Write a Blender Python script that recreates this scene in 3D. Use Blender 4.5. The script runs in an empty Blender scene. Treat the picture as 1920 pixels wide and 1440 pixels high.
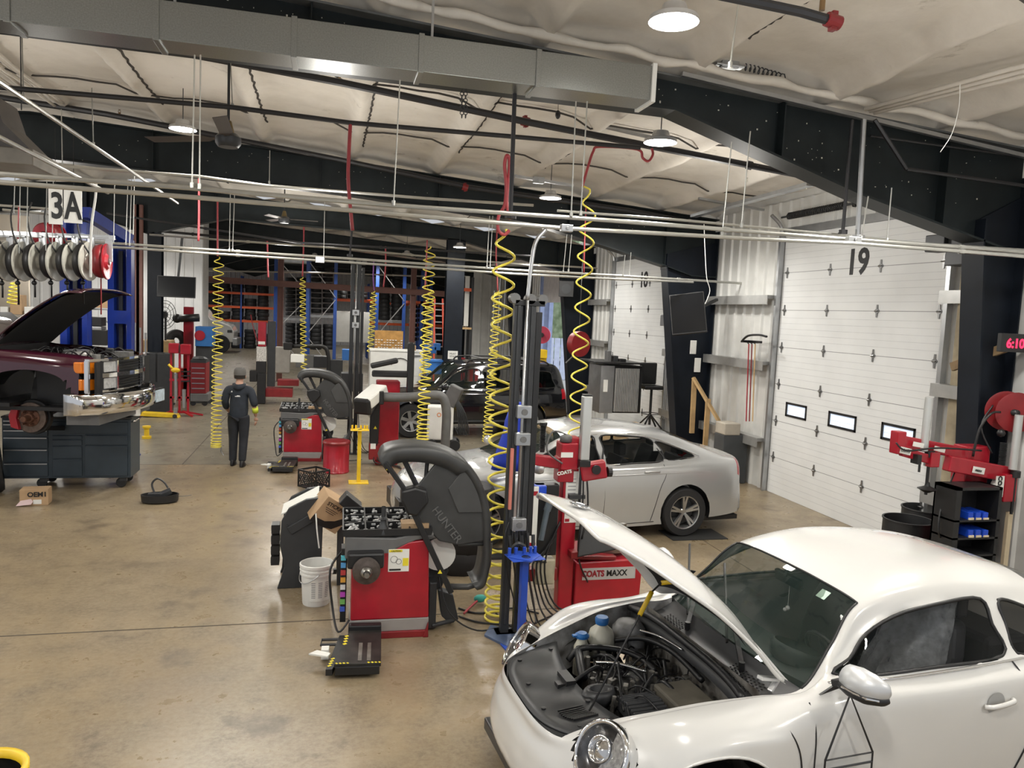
import bpy, bmesh, math, random
from mathutils import Vector, Matrix, noise
PI = math.pi
R = math.radians
COL = bpy.context.scene.collection
random.seed(7)
V = Vector

# ---------------------------------------------------------------- camera
FPX = 1420.0
CAMH = 2.88
_Y = V((617 - 960, -(574 - 720), -FPX)).normalized()
_Z = _Y.cross(V((1, -0.045, 0))).normalized()
if _Z.y < 0: _Z = -_Z
_X = _Y.cross(_Z)
CAMR = Matrix((_X, _Y, _Z))            # camera axes -> world axes
EYE = V((0, 0, CAMH))
def ray(u, v): return CAMR @ V((u - 960, -(v - 720), -FPX))
def F(u, v, z=0.0):                      # point of the height z seen at u, v
    d = ray(u, v); return EYE + d * ((z - CAMH) / d.z)
def PX(u, v, x):
    d = ray(u, v); return EYE + d * (x / d.x)
def PY(u, v, y):
    d = ray(u, v); return EYE + d * (y / d.y)
cam = bpy.data.cameras.new('camera'); co = bpy.data.objects.new('camera', cam); COL.objects.link(co)
cam.sensor_width = 36; cam.lens = 36 * FPX / 1920; cam.clip_end = 300
co.matrix_world = Matrix.Translation(EYE) @ CAMR.to_4x4()
bpy.context.scene.camera = co

# ---------------------------------------------------------------- materials
MATS = {}
def mat(name, c=(.5, .5, .5), rough=.5, metal=0.0, var=.12, scale=6.0, bump=0.0, coat=0.0, emis=None, es=1.0, alpha=None, trans=0.0, spec=None, dirt=None):
    if name in MATS: return MATS[name]
    m = bpy.data.materials.new(name); m.use_nodes = True
    nt = m.node_tree; N = nt.nodes; L = nt.links
    b = N['Principled BSDF']
    b.inputs['Roughness'].default_value = rough; b.inputs['Metallic'].default_value = metal
    if spec is not None: b.inputs['Specular IOR Level'].default_value = spec
    tc = N.new('ShaderNodeTexCoord'); nz = N.new('ShaderNodeTexNoise'); nz.inputs['Scale'].default_value = scale
    nz.inputs['Detail'].default_value = 4
    L.new(tc.outputs['Object'], nz.inputs['Vector'])
    rp = N.new('ShaderNodeValToRGB'); rp.color_ramp.elements[0].position = .3; rp.color_ramp.elements[1].position = .7
    lo = dirt or tuple(x * (1 - var) for x in c)
    rp.color_ramp.elements[0].color = (*lo, 1); rp.color_ramp.elements[1].color = (*[min(1, x * (1 + var * .5)) for x in c], 1)
    L.new(nz.outputs['Fac'], rp.inputs['Fac']); L.new(rp.outputs['Color'], b.inputs['Base Color'])
    if bump:
        bp = N.new('ShaderNodeBump'); bp.inputs['Strength'].default_value = bump; bp.inputs['Distance'].default_value = .01
        L.new(nz.outputs['Fac'], bp.inputs['Height']); L.new(bp.outputs['Normal'], b.inputs['Normal'])
    if coat: b.inputs['Coat Weight'].default_value = coat; b.inputs['Coat Roughness'].default_value = .04
    if emis: b.inputs['Emission Color'].default_value = (*emis, 1); b.inputs['Emission Strength'].default_value = es
    if alpha is not None: b.inputs['Alpha'].default_value = alpha
    if trans: b.inputs['Transmission Weight'].default_value = trans
    MATS[name] = m; return m
def glass(name, tint, alpha, rough=.03):
    return mat(name, tint, rough, 0, 0, alpha=alpha, spec=.9)

# ---------------------------------------------------------------- mesh builder
class MB:
    def __init__(s): s.v = []; s.f = []; s.mi = []; s.m = 0; s.T = Matrix.Identity(4)
    def _add(s, vs, fs):
        o = len(s.v); s.v += [s.T @ V(p) for p in vs]
        for f in fs: s.f.append(tuple(o + i for i in f)); s.mi.append(s.m)
        return s
    def box(s, c, d, rz=0, M=None):
        x, y, z = d[0] / 2, d[1] / 2, d[2] / 2
        vs = [V(p) for p in ((-x,-y,-z),(x,-y,-z),(x,y,-z),(-x,y,-z),(-x,-y,z),(x,-y,z),(x,y,z),(-x,y,z))]
        mm = Matrix.Translation(V(c)) @ (M.to_4x4() if M else Matrix.Rotation(rz, 4, 'Z'))
        return s._add([mm @ p for p in vs], [(3,2,1,0),(4,5,6,7),(0,1,5,4),(1,2,6,5),(2,3,7,6),(3,0,4,7)])
    def b2(s, a, b):                       # box from two corners
        return s.box([(a[i] + b[i]) / 2 for i in range(3)], [abs(b[i] - a[i]) for i in range(3)])
    def bar(s, p, q, w, h=None, up=(0, 0, 1)):  # box beam between two points
        p = V(p); q = V(q); h = h or w; d = q - p; y = d.normalized(); x = y.cross(V(up))
        if x.length < 1e-4: x = y.cross(V((1, 0, 0)))
        x.normalize(); z = x.cross(y)
        return s.box((p + q) / 2, (w, d.length, h), M=Matrix((x, y, z)).transposed())
    def ring(s, c, ax, r, n, ref=None):
        ax = V(ax).normalized(); a = V(ref) if ref else (V((0, 0, 1)) if abs(ax.z) < .9 else V((1, 0, 0)))
        x = ax.cross(a).normalized(); y = ax.cross(x)
        return [V(c) + x * (r * math.cos(2 * PI * i / n)) + y * (r * math.sin(2 * PI * i / n)) for i in range(n)]
    def cyl(s, p, q, r, r2=None, n=14, caps=True):
        p = V(p); q = V(q); r2 = r if r2 is None else r2; ax = q - p
        vs = s.ring(p, ax, r, n) + s.ring(q, ax, r2, n)
        fs = [(i, (i + 1) % n, n + (i + 1) % n, n + i) for i in range(n)]
        if caps: fs += [tuple(range(n - 1, -1, -1)), tuple(range(n, 2 * n))]
        return s._add(vs, fs)
    def lathe(s, prof, c=(0, 0, 0), ax=(0, 0, 1), n=24, closed=False):   # prof = [(r, h)]
        ax = V(ax).normalized(); vs = []
        for r, h in prof: vs += s.ring(V(c) + ax * h, ax, max(r, 1e-4), n)
        k = len(prof); fs = []
        for j in range(k if closed else k - 1):
            a = j * n; b = ((j + 1) % k) * n
            fs += [(a + i, a + (i + 1) % n, b + (i + 1) % n, b + i) for i in range(n)]
        if not closed:
            if prof[0][0] > 1e-3: pass
        return s._add(vs, fs)
    def tube(s, pts, r, n=8, closed=False, rf=None):
        pts = [V(p) for p in pts]; k = len(pts); vs = []; px = None
        for i, p in enumerate(pts):
            a = pts[(i - 1) % k] if (closed or i > 0) else p; b = pts[(i + 1) % k] if (closed or i < k - 1) else p
            t = (b - a).normalized()
            if px is None:
                px = t.cross(V((0, 0, 1)))
                if px.length < .05: px = t.cross(V((1, 0, 0)))
            px = (px - t * px.dot(t)).normalized(); py = t.cross(px)
            rr = rf(i / (k - 1)) * r if rf else r
            vs += [p + px * (rr * math.cos(2 * PI * j / n)) + py * (rr * math.sin(2 * PI * j / n)) for j in range(n)]
        fs = [(i * n + j, i * n + (j + 1) % n, ((i + 1) % k) * n + (j + 1) % n, ((i + 1) % k) * n + j) for i in range(k if closed else k - 1) for j in range(n)]
        if not closed: fs += [tuple(range(n - 1, -1, -1)), tuple(range((k - 1) * n, k * n))]
        return s._add(vs, fs)
    def prism(s, poly, h, M=None):          # poly in xy, extruded h along z of M
        M = M or Matrix.Identity(4); k = len(poly)
        vs = [M @ V((x, y, 0)) for x, y in poly] + [M @ V((x, y, h)) for x, y in poly]
        return s._add(vs, [tuple(range(k - 1, -1, -1)), tuple(range(k, 2 * k))] + [(i, (i + 1) % k, k + (i + 1) % k, k + i) for i in range(k)])
    def grid(s, rows, cu=False, cv=False):
        nr = len(rows); nc = len(rows[0]); vs = [p for r in rows for p in r]
        fs = [(i * nc + j, i * nc + (j + 1) % nc, ((i + 1) % nr) * nc + (j + 1) % nc, ((i + 1) % nr) * nc + j) for i in range(nr if cu else nr - 1) for j in range(nc if cv else nc - 1)]
        return s._add(vs, fs)
    def loft(s, rows, caps=True):           # rows are closed loops
        n = len(rows[0]); k = len(rows); s.grid(rows, cv=True)
        if caps: s._add([p for p in rows[0]], [tuple(range(n - 1, -1, -1))]); s._add([p for p in rows[-1]], [tuple(range(n))])
        return s
    def ball(s, c, r, n=12, sc=(1, 1, 1)):
        rows = []
        for i in range(n // 2 + 1):
            a = PI * i / (n // 2)
            rows.append([V(c) + V((r * sc[0] * math.sin(a) * math.cos(2 * PI * j / n), r * sc[1] * math.sin(a) * math.sin(2 * PI * j / n), r * sc[2] * math.cos(a))) for j in range(n)])
        return s.grid(rows, cv=True)

def obj(name, mb, m, parent=None, smooth=False, bev=0, sub=0, solid=0, auto=None):
    me = bpy.data.meshes.new(name)
    if isinstance(mb, MB):
        me.from_pydata([tuple(p) for p in mb.v], [], mb.f)
        ms = m if isinstance(m, (list, tuple)) else [m]
        for x in ms: me.materials.append(x)
        if len(ms) > 1: me.polygons.foreach_set('material_index', mb.mi)
        bm = bmesh.new(); bm.from_mesh(me)
        bmesh.ops.remove_doubles(bm, verts=bm.verts, dist=1e-5)
        bmesh.ops.recalc_face_normals(bm, faces=bm.faces); bm.to_mesh(me); bm.free()
    o = bpy.data.objects.new(name, me); COL.objects.link(o)
    if parent: o.parent = parent
    if smooth or auto:
        for p in me.polygons: p.use_smooth = True
        if auto: me.set_sharp_from_angle(angle=R(auto))
    if solid:
        k = o.modifiers.new('s', 'SOLIDIFY'); k.thickness = solid; k.offset = 0
    if bev:
        k = o.modifiers.new('b', 'BEVEL'); k.width = bev; k.segments = 2; k.limit_method = 'ANGLE'
    if sub:
        k = o.modifiers.new('u', 'SUBSURF'); k.levels = sub; k.render_levels = sub
    return o
def tag(o, label, cat, group=None, kind=None):
    o['label'] = label; o['category'] = cat
    if group: o['group'] = group
    if kind: o['kind'] = kind
    return o
def struct(name, mb, m, **k):
    o = obj(name, mb, m, **k); o['kind'] = 'structure'; return o
def thing(name, label, cat, loc=(0, 0, 0), rz=0, group=None, sc=1):
    o = bpy.data.objects.new(name, None); COL.objects.link(o); o.location = loc; o.rotation_euler = (0, 0, rz)
    if sc != 1: o.scale = (sc, sc, sc)
    o.empty_display_size = .1
    return tag(o, label, cat, group)
def dup(root, loc=None, rz=None, label=None, group=None):
    kids = {}
    for c in bpy.data.objects:
        if c.parent: kids.setdefault(c.parent, []).append(c)
    r = root.copy(); COL.objects.link(r)
    if loc is not None: r.location = loc
    if rz is not None: r.rotation_euler = (0, 0, rz)
    if label: r['label'] = label
    if group: r['group'] = group
    for ch in kids.get(root, []):
        c = ch.copy(); COL.objects.link(c); c.parent = r
        for g in kids.get(ch, []):
            d = g.copy(); COL.objects.link(d); d.parent = c
    return r
def text(name, body, size, M, m, parent=None, ext=.002, sx=1, align='CENTER', bold=0):
    cu = bpy.data.curves.new(name, 'FONT'); cu.body = body; cu.size = size; cu.extrude = ext; cu.align_x = align; cu.align_y = 'CENTER'; cu.offset = bold
    cu.resolution_u = 3
    t = bpy.data.objects.new(name + '_tmp', cu); COL.objects.link(t)
    bpy.context.view_layer.update()
    me = bpy.data.meshes.new_from_object(t.evaluated_get(bpy.context.evaluated_depsgraph_get()))
    bpy.data.objects.remove(t); bpy.data.curves.remove(cu)
    me.transform(M @ Matrix.Diagonal((sx, 1, 1, 1))); me.materials.clear(); me.materials.append(m)
    o = bpy.data.objects.new(name, me); COL.objects.link(o)
    if parent: o.parent = parent
    return o
def frame(o, x, y):                        # matrix at o whose x and y axes are given
    x = V(x).normalized(); z = x.cross(V(y)).normalized(); y = z.cross(x)
    M = Matrix((x, y, z)).transposed().to_4x4(); M.translation = V(o); return M
def smooth_path(pts, k=6):
    pts = [V(p) for p in pts]; out = []
    for i in range(len(pts) - 1):
        a = pts[max(i - 1, 0)]; b = pts[i]; c = pts[i + 1]; d = pts[min(i + 2, len(pts) - 1)]
        for j in range(k):
            t = j / k
            out.append(.5 * ((2 * b) + (c - a) * t + (2 * a - 5 * b + 4 * c - d) * t * t + (3 * b - a - 3 * c + d) * t ** 3))
    out.append(pts[-1]); return out
def rpoly(w, h, r, n=4, cx=0, cy=0):       # rounded rectangle outline
    out = []
    for sx, sy, a0 in ((1, 1, 0), (-1, 1, 90), (-1, -1, 180), (1, -1, 270)):
        for i in range(n + 1):
            a = R(a0 + 90 * i / n); out.append((cx + sx * (w / 2 - r) + r * math.cos(a), cy + sy * (h / 2 - r) + r * math.sin(a)))
    return out

# common colours
STEEL = mat('galvanised_steel', (.45, .46, .47), .35, .9)
CHROME = mat('chrome', (.8, .8, .8), .08, 1, 0)
DARKM = mat('dark_steel', (.04, .042, .045), .45, .3)
BLACK = mat('black_plastic', (.012, .012, .013), .42, 0)
RUBBER = mat('black_rubber', (.015, .015, .016), .7, 0, bump=.1, scale=30)
REDP = mat('red_paint', (.34, .008, .02), .3, 0, .15, coat=.3)
REDD = mat('dark_red_paint', (.21, .012, .015), .4, 0, .2)
WHITEP = mat('white_plastic', (.72, .72, .69), .4, 0, .06)
PAPER = mat('paper', (.75, .75, .72), .8, 0, .05)
YEL = mat('yellow_paint', (.75, .5, .02), .4, 0, .15)
YHOSE = mat('yellow_hose', (.82, .7, .09), .35, 0, .1)
RHOSE = mat('red_hose', (.4, .05, .06), .45, 0, .15)
BLUEP = mat('blue_paint', (.02, .07, .42), .35, 0, .15, coat=.2)
CARD = mat('cardboard', (.45, .3, .17), .85, 0, .12)
WOOD = mat('pine_wood', (.55, .37, .18), .6, 0, .25, 4)
NAVY = mat('navy_steel_paint', (.007, .010, .016), .5, 0, .3, 3, spec=.25)
GREYP = mat('grey_plastic', (.12, .12, .12), .5, 0, .15)
# ---------------------------------------------------------------- building shell
XW = 7.55                                  # wall of the overhead doors
FY = [7.1, 14.06, 21.3, 28.4, 35.5, 42.6, 49.7]
def rooftop(x): return 5.45 - .07 * x if x > -4.5 else 5.765 + .07 * (x + 4.5)
m = bpy.data.materials.new('polished_concrete'); m.use_nodes = True
N = m.node_tree.nodes; L = m.node_tree.links; b = N['Principled BSDF']
tc = N.new('ShaderNodeTexCoord')
def nz(sc, det=6, rough=.6):
    n = N.new('ShaderNodeTexNoise'); n.inputs['Scale'].default_value = sc; n.inputs['Detail'].default_value = det; n.inputs['Roughness'].default_value = rough
    L.new(tc.outputs['Object'], n.inputs['Vector']); return n
def mix(fac, a, bb, mode='MIX'):
    x = N.new('ShaderNodeMix'); x.data_type = 'RGBA'; x.blend_type = mode
    for i, v in ((0, fac), (6, a), (7, bb)):
        if hasattr(v, 'is_linked') or hasattr(v, 'links'): L.new(v, x.inputs[i])
        elif isinstance(v, tuple): x.inputs[i].default_value = (*v, 1)
        else: x.inputs[i].default_value = v
    return x.outputs[2]
def ramp(src, p0, p1, c0=(0, 0, 0), c1=(1, 1, 1)):
    r = N.new('ShaderNodeValToRGB'); r.color_ramp.elements[0].position = p0; r.color_ramp.elements[1].position = p1
    r.color_ramp.elements[0].color = (*c0, 1); r.color_ramp.elements[1].color = (*c1, 1); L.new(src, r.inputs[0]); return r.outputs[0]
big = nz(.55, 5); mid = nz(2.6, 8, .65); fine = nz(24, 6, .7); spots = nz(1.3, 3)
base = mix(ramp(big.outputs[0], .35, .65), (.185, .135, .078), (.27, .205, .125))
base = mix(ramp(mid.outputs[0], .42, .68), base, (.125, .095, .062))
base = mix(ramp(fine.outputs[0], .35, .8), base, (.30, .245, .165))
# the slab pours beyond the joint are greyer
sep = N.new('ShaderNodeSeparateXYZ'); L.new(tc.outputs['Object'], sep.inputs[0])
gt = N.new('ShaderNodeMath'); gt.operation = 'GREATER_THAN'; L.new(sep.outputs[1], gt.inputs[0]); gt.inputs[1].default_value = 14.06
grey = mix(ramp(mid.outputs[0], .35, .7), (.215, .195, .15), (.15, .138, .108))
gm = N.new('ShaderNodeMath'); gm.operation = 'MULTIPLY'; L.new(gt.outputs[0], gm.inputs[0]); gm.inputs[1].default_value = .8
base = mix(gm.outputs[0], base, grey)
base = mix(ramp(spots.outputs[0], .60, .74), base, (.11, .082, .055))
L.new(base, b.inputs['Base Color'])
L.new(ramp(mid.outputs[0], .3, .7, (.24,) * 3, (.42,) * 3), b.inputs['Roughness'])
bp = N.new('ShaderNodeBump'); bp.inputs['Strength'].default_value = .05; L.new(fine.outputs[0], bp.inputs['Height']); L.new(bp.outputs[0], b.inputs['Normal'])
CONC = m
q = MB(); q.b2((-16, -1, -.2), (XW + .2, 62, 0)); struct('floor', q, CONC)
JOINT = mat('joint_filler', (.07, .055, .04), .8)
q = MB()
q.b2((-14, 6.93, .0005), (XW, 6.945, .002)); q.b2((-14, 14.05, .0005), (XW, 14.07, .002))
q.b2((-2.45, 14.07, .0005), (-2.43, 40, .002)); q.b2((-14, 28.4, .0005), (XW, 28.42, .002)); q.b2((4.9, 6, .0005), (4.912, 21, .002))
struct('trim_1', q, JOINT)

# ceiling : sprayed insulation over purlins
FOAM = bpy.data.materials.new('sprayed_foam'); FOAM.use_nodes = True
N = FOAM.node_tree.nodes; L = FOAM.node_tree.links; b = N['Principled BSDF']; tc = N.new('ShaderNodeTexCoord')
a1 = nz(.5, 8, .65); a2 = nz(5, 6); a3 = nz(1.4, 10, .7)
c = mix(ramp(a1.outputs[0], .35, .6), (.56, .52, .46), (.72, .68, .62))
c = mix(ramp(a3.outputs[0], .62, .74), c, (.27, .23, .19))
L.new(c, b.inputs['Base Color']); b.inputs['Roughness'].default_value = .85
bp = N.new('ShaderNodeBump'); bp.inputs['Strength'].default_value = .35; bp.inputs['Distance'].default_value = .02; L.new(a2.outputs[0], bp.inputs['Height']); L.new(bp.outputs[0], b.inputs['Normal'])
def purl(x): # distance to nearest purlin
    return abs((x - .35 + .75) % 1.5 - .75)
def ceil_z(x, y):
    z = rooftop(x) + .24
    d = purl(x); pu = .13 * math.exp(-(d / .11) ** 4)
    z -= .05 * math.exp(-(purl(x + .2 * math.sin(y * .9)) / .22) ** 2)
    n = noise.noise(V((x * .9, y * .9, 0))); z += .035 * n
    z -= .03 * abs(noise.noise(V((x * 2.5, y * 2.5, 4))))
    for fy in FY: pu = max(pu, .15 * math.exp(-(abs(y - fy - .14) / .22) ** 2) * (.7 + .4 * noise.noise(V((x * 1.5, fy, 2)))))
    return z - pu
def ceiling(name, y0, y1, st, x0=-13):
    rows = []; y = y0
    xs = [x0 + st * .8 * i for i in range(int((XW + .3 - x0) / (st * .8)) + 2)]
    while y < y1 + st:
        rows.append([V((x, y, ceil_z(x, y))) for x in xs]); y += st
    q = MB(); q.grid(rows); return struct(name, q, FOAM, smooth=True)
ceiling('ceiling', 2.0, 21.5, .085)
q = MB(); q.grid([[V((x, y, rooftop(x) + .3)) for x in (-13, -4.5, XW + .3)] for y in (-1, 2.1)]); struct('ceiling.002', q, FOAM)
q = MB()
rows = [[V((x, y, rooftop(x) + (.05 if k % 2 else .24))) for k, x in enumerate([-13 + .75 * i for i in range(29)])] for y in (21.5, 62)]
q.grid(rows); struct('ceiling.001', q, FOAM)
# dark seams of the insulation blankets
SEAM = mat('seam_tape', (.05, .045, .04), .8)
q = MB()
for y in (4.6, 9.6, 12.1, 16.6, 19.2):
    pts = [(x * .25, y + .05 * math.sin(x * .5), ceil_z(x * .25, y) - .035) for x in range(-48, 30)]
    q.tube(pts, .013, 4)
for x in (-12, -10.5, -9, -7.5, -6.0, -4.4, -2.65, -1.15, .35, 1.85, 3.35, 4.85, 6.35):
    for y0, y1 in ((3, 6.7), (7.6, 13.6), (14.5, 20.8)):
        y0 += random.uniform(0, 1.2); y1 -= random.uniform(0, 1.6)
        pts = [(x + .145 + .012 * math.sin(t * 2.3), y0 + (y1 - y0) * t / 50, ceil_z(x + .145, y0 + (y1 - y0) * t / 50) - .015) for t in range(51)]
        q.tube(pts, .016, 5)
struct('trim_2', q, SEAM)

# rafters (I sections) : each frame one thing
def rafter(i, y, bot, x0=-12.5):
    t = thing('steel_rafter', ['dark navy tapered steel rafter running behind the galvanised duct', 'dark navy rafter over the ceiling fan, meeting the column with the hanging television', 'olive-lit rafter on top of the column marked J', 'dark rafter just past the column marked J', 'dark rafter above the brown steel framework', 'far dark rafter above the blue racking', 'last dark rafter before the far tyre racks'][i], 'rafter', (0, y, 0), 0, 'steel roof rafters')
    xs = [p[0] for p in bot]
    web = MB(); top = MB(); lo = MB()
    for j in range(len(bot) - 1):
        (xa, za), (xb, zb) = bot[j], bot[j + 1]
        poly = [(xa, za), (xb, zb), (xb, rooftop(xb)), (xa, rooftop(xa))]
        web.prism(poly, .02, frame((0, .01, 0), (1, 0, 0), (0, 0, 1)))
        lo.bar((xa, 0, za), (xb, 0, zb), .3, .022)
        top.bar((xa, 0, rooftop(xa)), (xb, 0, rooftop(xb)), .3, .02)
    if i < 3:
        for x in (-9, -6, -2.9, -.2, 1.9, 4.4, 6.4):
            z0 = [za + (zb - za) * (x - xa) / (xb - xa) for (xa, za), (xb, zb) in zip(bot, bot[1:]) if xa <= x <= xb][0]
            web.b2((x - .006, -.13, z0), (x + .006, .13, rooftop(x)))
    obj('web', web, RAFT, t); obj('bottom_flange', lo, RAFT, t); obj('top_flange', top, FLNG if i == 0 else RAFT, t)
    return t
RAFT = mat('rafter_paint', (.014, .019, .021), .45, 0, .35, 2.5, spec=.25)
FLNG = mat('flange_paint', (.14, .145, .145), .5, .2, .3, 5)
B1 = [(-12.5, 4.6), (-4.5, 5.0), (3.2, 4.92), (5.36, 4.28), (7.25, 3.84), (7.5, 3.84)]
B2 = [(-12.5, 4.6), (-4.7, 5.06), (.17, 4.87), (3.72, 4.6), (6.4, 3.97), (7.0, 3.8), (7.5, 3.8)]
B3 = [(-12.5, 4.3), (-6.2, 5.0), (-5.2, 4.7), (-4.5, 4.5), (-3.8, 4.72), (-2.6, 5.03), (3.5, 4.88), (7.0, 4.1), (7.5, 4.1)]
for i, y in enumerate(FY):
    rafter(i, y, [B1, B2, B3][i] if i < 3 else B3)
# flecks of paint on the near rafter
q = MB(); FLK = mat('paint_flecks', (.6, .58, .5), .7)
for _ in range(150):
    x = random.uniform(-1.5, 7.2); z = random.uniform(4.3 if x > 4 else 4.98, rooftop(x) - .06)
    s = random.choice((.004, .006, .006, .009, .014)); q.box((x, FY[0] - .012, z), (s, .004, s * random.uniform(.6, 1.6)))
for _ in range(40):
    x = random.uniform(-4, 6); z = random.uniform(5.0 if x < 2 else 4.6, rooftop(x) - .06); q.box((x, FY[1] - .012, z), (.009, .004, .009))
struct('trim_3', q, FLK)
# columns on the door wall : tapered
def wallcol(y, xb, xt, zt, lab):
    t = thing('steel_column', lab, 'column', (0, y, 0))
    w = MB(); w.prism([(xb, 0), (XW - .02, 0), (XW - .02, zt + .6), (xt, zt + .3), (xt, zt)], .02, frame((0, -.012, 0), (1, 0, 0), (0, 0, 1)))
    obj('web', w, NAVY, t)
    f = MB(); f.bar((xb, 0, 0), (xt, 0, zt), .3, .02, up=(1, 0, 0)); f.b2((xt - .02, -.15, zt), (xt, .15, zt + .3)); obj('inner_flange', f, NAVY, t)
    f = MB(); f.b2((XW - .05, -.15, 0), (XW - .03, .15, zt + .8)); obj('outer_flange', f, NAVY, t)
    bp = MB(); bp.b2((xb - .06, -.18, 0), (XW - .02, .18, .03)); obj('base_plate', bp, NAVY, t)
    return t
c1 = wallcol(FY[0], 7.25, 6.95, 3.85, 'black wall column holding the red digital clock')
c2 = wallcol(FY[1], 6.95, 6.45, 3.9, 'dark navy wall column between overhead doors 18 and 19')
c3 = wallcol(FY[2], 7.0, 6.55, 3.95, 'dark wall column between overhead door 18 and the open doorway')
for k, y in enumerate(FY[3:]): wallcol(y, 7.0, 6.6, 3.9, 'distant dark wall column %s the open doorway' % ['just beyond', 'second beyond', 'third beyond', 'fourth beyond'][k])
text('letter', 'A', .2, frame((7.4, FY[0] - .02, 2.95), (1, 0, 0), (0, 0, 1)), PAPER, c1, sx=.6, bold=.004)

# interior columns
def postcol(x, y, w, h, lab):
    t = thing('interior_column', lab, 'column', (x, y, 0))
    q = MB(); q.b2((-w / 2, -.15, 0), (w / 2, -.13, h)); q.b2((-w / 2, .13, 0), (w / 2, .15, h)); q.b2((-.01, -.13, 0), (.01, .13, h)); obj('shaft', q, NAVY, t)
    q = MB(); q.b2((-w / 2 - .06, -.22, 0), (w / 2 + .06, .22, .025)); obj('base_plate', q, NAVY, t)
    return t
cA = postcol(-4.36, FY[2], .33, 4.55, 'black interior column beside the red spring compressor')
cJ = postcol(3.42, FY[2], .5, 4.9, 'black interior column marked with the letter J')
text('letter', 'J', .22, frame((3.36, FY[2] - .16, 3.2), (1, 0, 0), (0, 0, 1)), PAPER, cJ)
q = MB(); q.b2((-.14, -.165, 1.55), (.14, -.155, 1.78)); sg = obj('paper_sign', q, PAPER, cJ)
text('writing', 'MUST\nSTAY', .075, frame((0, -.167, 1.66), (1, 0, 0), (0, 0, 1)), BLACK, sg)
pA = PY(157, 400, 20)
cB = postcol(pA.x, 20, .2, 5.4, 'thin black interior column behind the 3A bay sign')

# door wall with ribbed liner, openings for doors
LINER = mat('white_liner_panel', (.62, .62, .60), .45, .1, .12, 3)
def ribbed(mb, p, q, z0, z1, nrm, pitch=.3, dep=.035):
    p = V(p); q = V(q); d = (q - p); n = max(1, int(d.length / pitch)); d.normalize(); nr = V(nrm); pts = []
    Lg = (q - p).length
    for i in range(n):
        a = Lg * i / n; w = Lg / n
        pts += [(a, 0), (a + w * .72, 0), (a + w * .8, dep), (a + w * .92, dep)]
    pts.append((Lg, 0))
    rows = [[V((*(p + d * a + nr * h).xy, z)) for a, h in pts] for z in (z0, z1)]
    mb.grid(rows)
D19 = (8.0, 11.62); D18 = (15.95, 19.5); D17 = (22.9, 26.6); DH = 4.42
q = MB()
for a, b_ in ((-1.0, D19[0]), (D19[1], D18[0]), (D18[1], D17[0]), (D17[1], 62)):
    ribbed(q, (XW, a, 0), (XW, b_, 0), 0, 5.0, (-1, 0, 0))
for a, b_ in (D19, D18, D17): ribbed(q, (XW, a, 0), (XW, b_, 0), DH, 5.0, (-1, 0, 0))
struct('wall_right', q, LINER, solid=.01)
q = MB(); q.b2((XW + .06, -1, 0), (XW + .2, D19[0], 5.2)); q.b2((XW + .06, D19[1], 0), (XW + .2, D18[0], 5.2)); q.b2((XW + .06, D18[1], 0), (XW + .2, D17[0], 5.2)); q.b2((XW + .06, D17[1], 0), (XW + .2, 62, 5.2))
for a, b_ in (D19, D18, D17): q.b2((XW + .06, a, DH), (XW + .2, b_, 5.2))
struct('wall_right.001', q, LINER)
# girts
q = MB()
for (a, b_) in ((11.75, 13.9), (14.25, 15.85), (7.25, 7.95), (19.6, 21.1)):
    for z in (.85, 2.2, 3.35): q.b2((XW - .2, a, z), (XW - .04, b_, z + .06)); q.b2((XW - .215, a, z - .1), (XW - .201, b_, z + .06))
struct('trim_4', q, mat('girt_steel', (.42, .42, .41), .4, .6))

# back wall, left wall
q = MB(); ribbed(q, (-16, 58.5, 0), (XW, 58.5, 0), 0, 5.8, (0, -1, 0)); struct('wall_back', q, mat('grey_ribbed_wall', (.34, .34, .35), .6), solid=.02)
wl = PY(380, 600, 27.0)
q = MB(); ribbed(q, (-15, 27.0, 0), (wl.x, 27.0, 0), 0, 5.6, (0, -1, 0), .28, .03); struct('wall_left', q, mat('white_ribbed_wall', (.78, .79, .80), .5, 0, .08, 2), solid=.01)
q = MB(); q.b2((wl.x - .1, 27.0, 0), (wl.x, 28.2, 5.6)); struct('wall_left.001', q, mat('pale_wall', (.7, .71, .72), .6))
BEIGE = mat('beige_wall', (.52, .46, .38), .7, 0, .15, 1.5)
q = MB(); q.b2((-16, 24.0, 0), (-8.2, 24.1, 5.0)); struct('wall_left.002', q, BEIGE)
# ---------------------------------------------------------------- car surfaces
def cr(a, b, c, d, t): return .5 * ((2 * b) + (c - a) * t + (2 * a - 5 * b + 4 * c - d) * t * t + (3 * b - a - 3 * c + d) * t ** 3)
def inside(pt, poly):
    x, y = pt; r = False; n = len(poly)
    for i in range(n):
        x1, y1 = poly[i]; x2, y2 = poly[(i + 1) % n]
        if (y1 > y) != (y2 > y) and x < (x2 - x1) * (y - y1) / (y2 - y1) + x1: r = not r
    return r
def near_on(pt, poly):
    best = None; p = V(pt)
    for i in range(len(poly)):
        a = V(poly[i]); b = V(poly[(i + 1) % len(poly)]); d = b - a
        t = max(0, min(1, (p - a).dot(d) / max(d.length_squared, 1e-9))); q = a + d * t; l = (p - q).length
        if best is None or l < best[0]: best = (l, q)
    return best
def curve2(pts, k=5, closed=True):         # smooth closed outline
    n = len(pts); out = []
    for i in range(n):
        a, b, c, d = [V(pts[(i + j) % n]) for j in (-1, 0, 1, 2)]
        for j in range(k): p = cr(a, b, c, d, j / k); out.append((p.x, p.y))
    return out
def circle2(cx, cz, r, n=40, flat=None):
    return [(cx + r * math.cos(2 * PI * i / n), cz + r * math.sin(2 * PI * i / n)) for i in range(n)]
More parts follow.
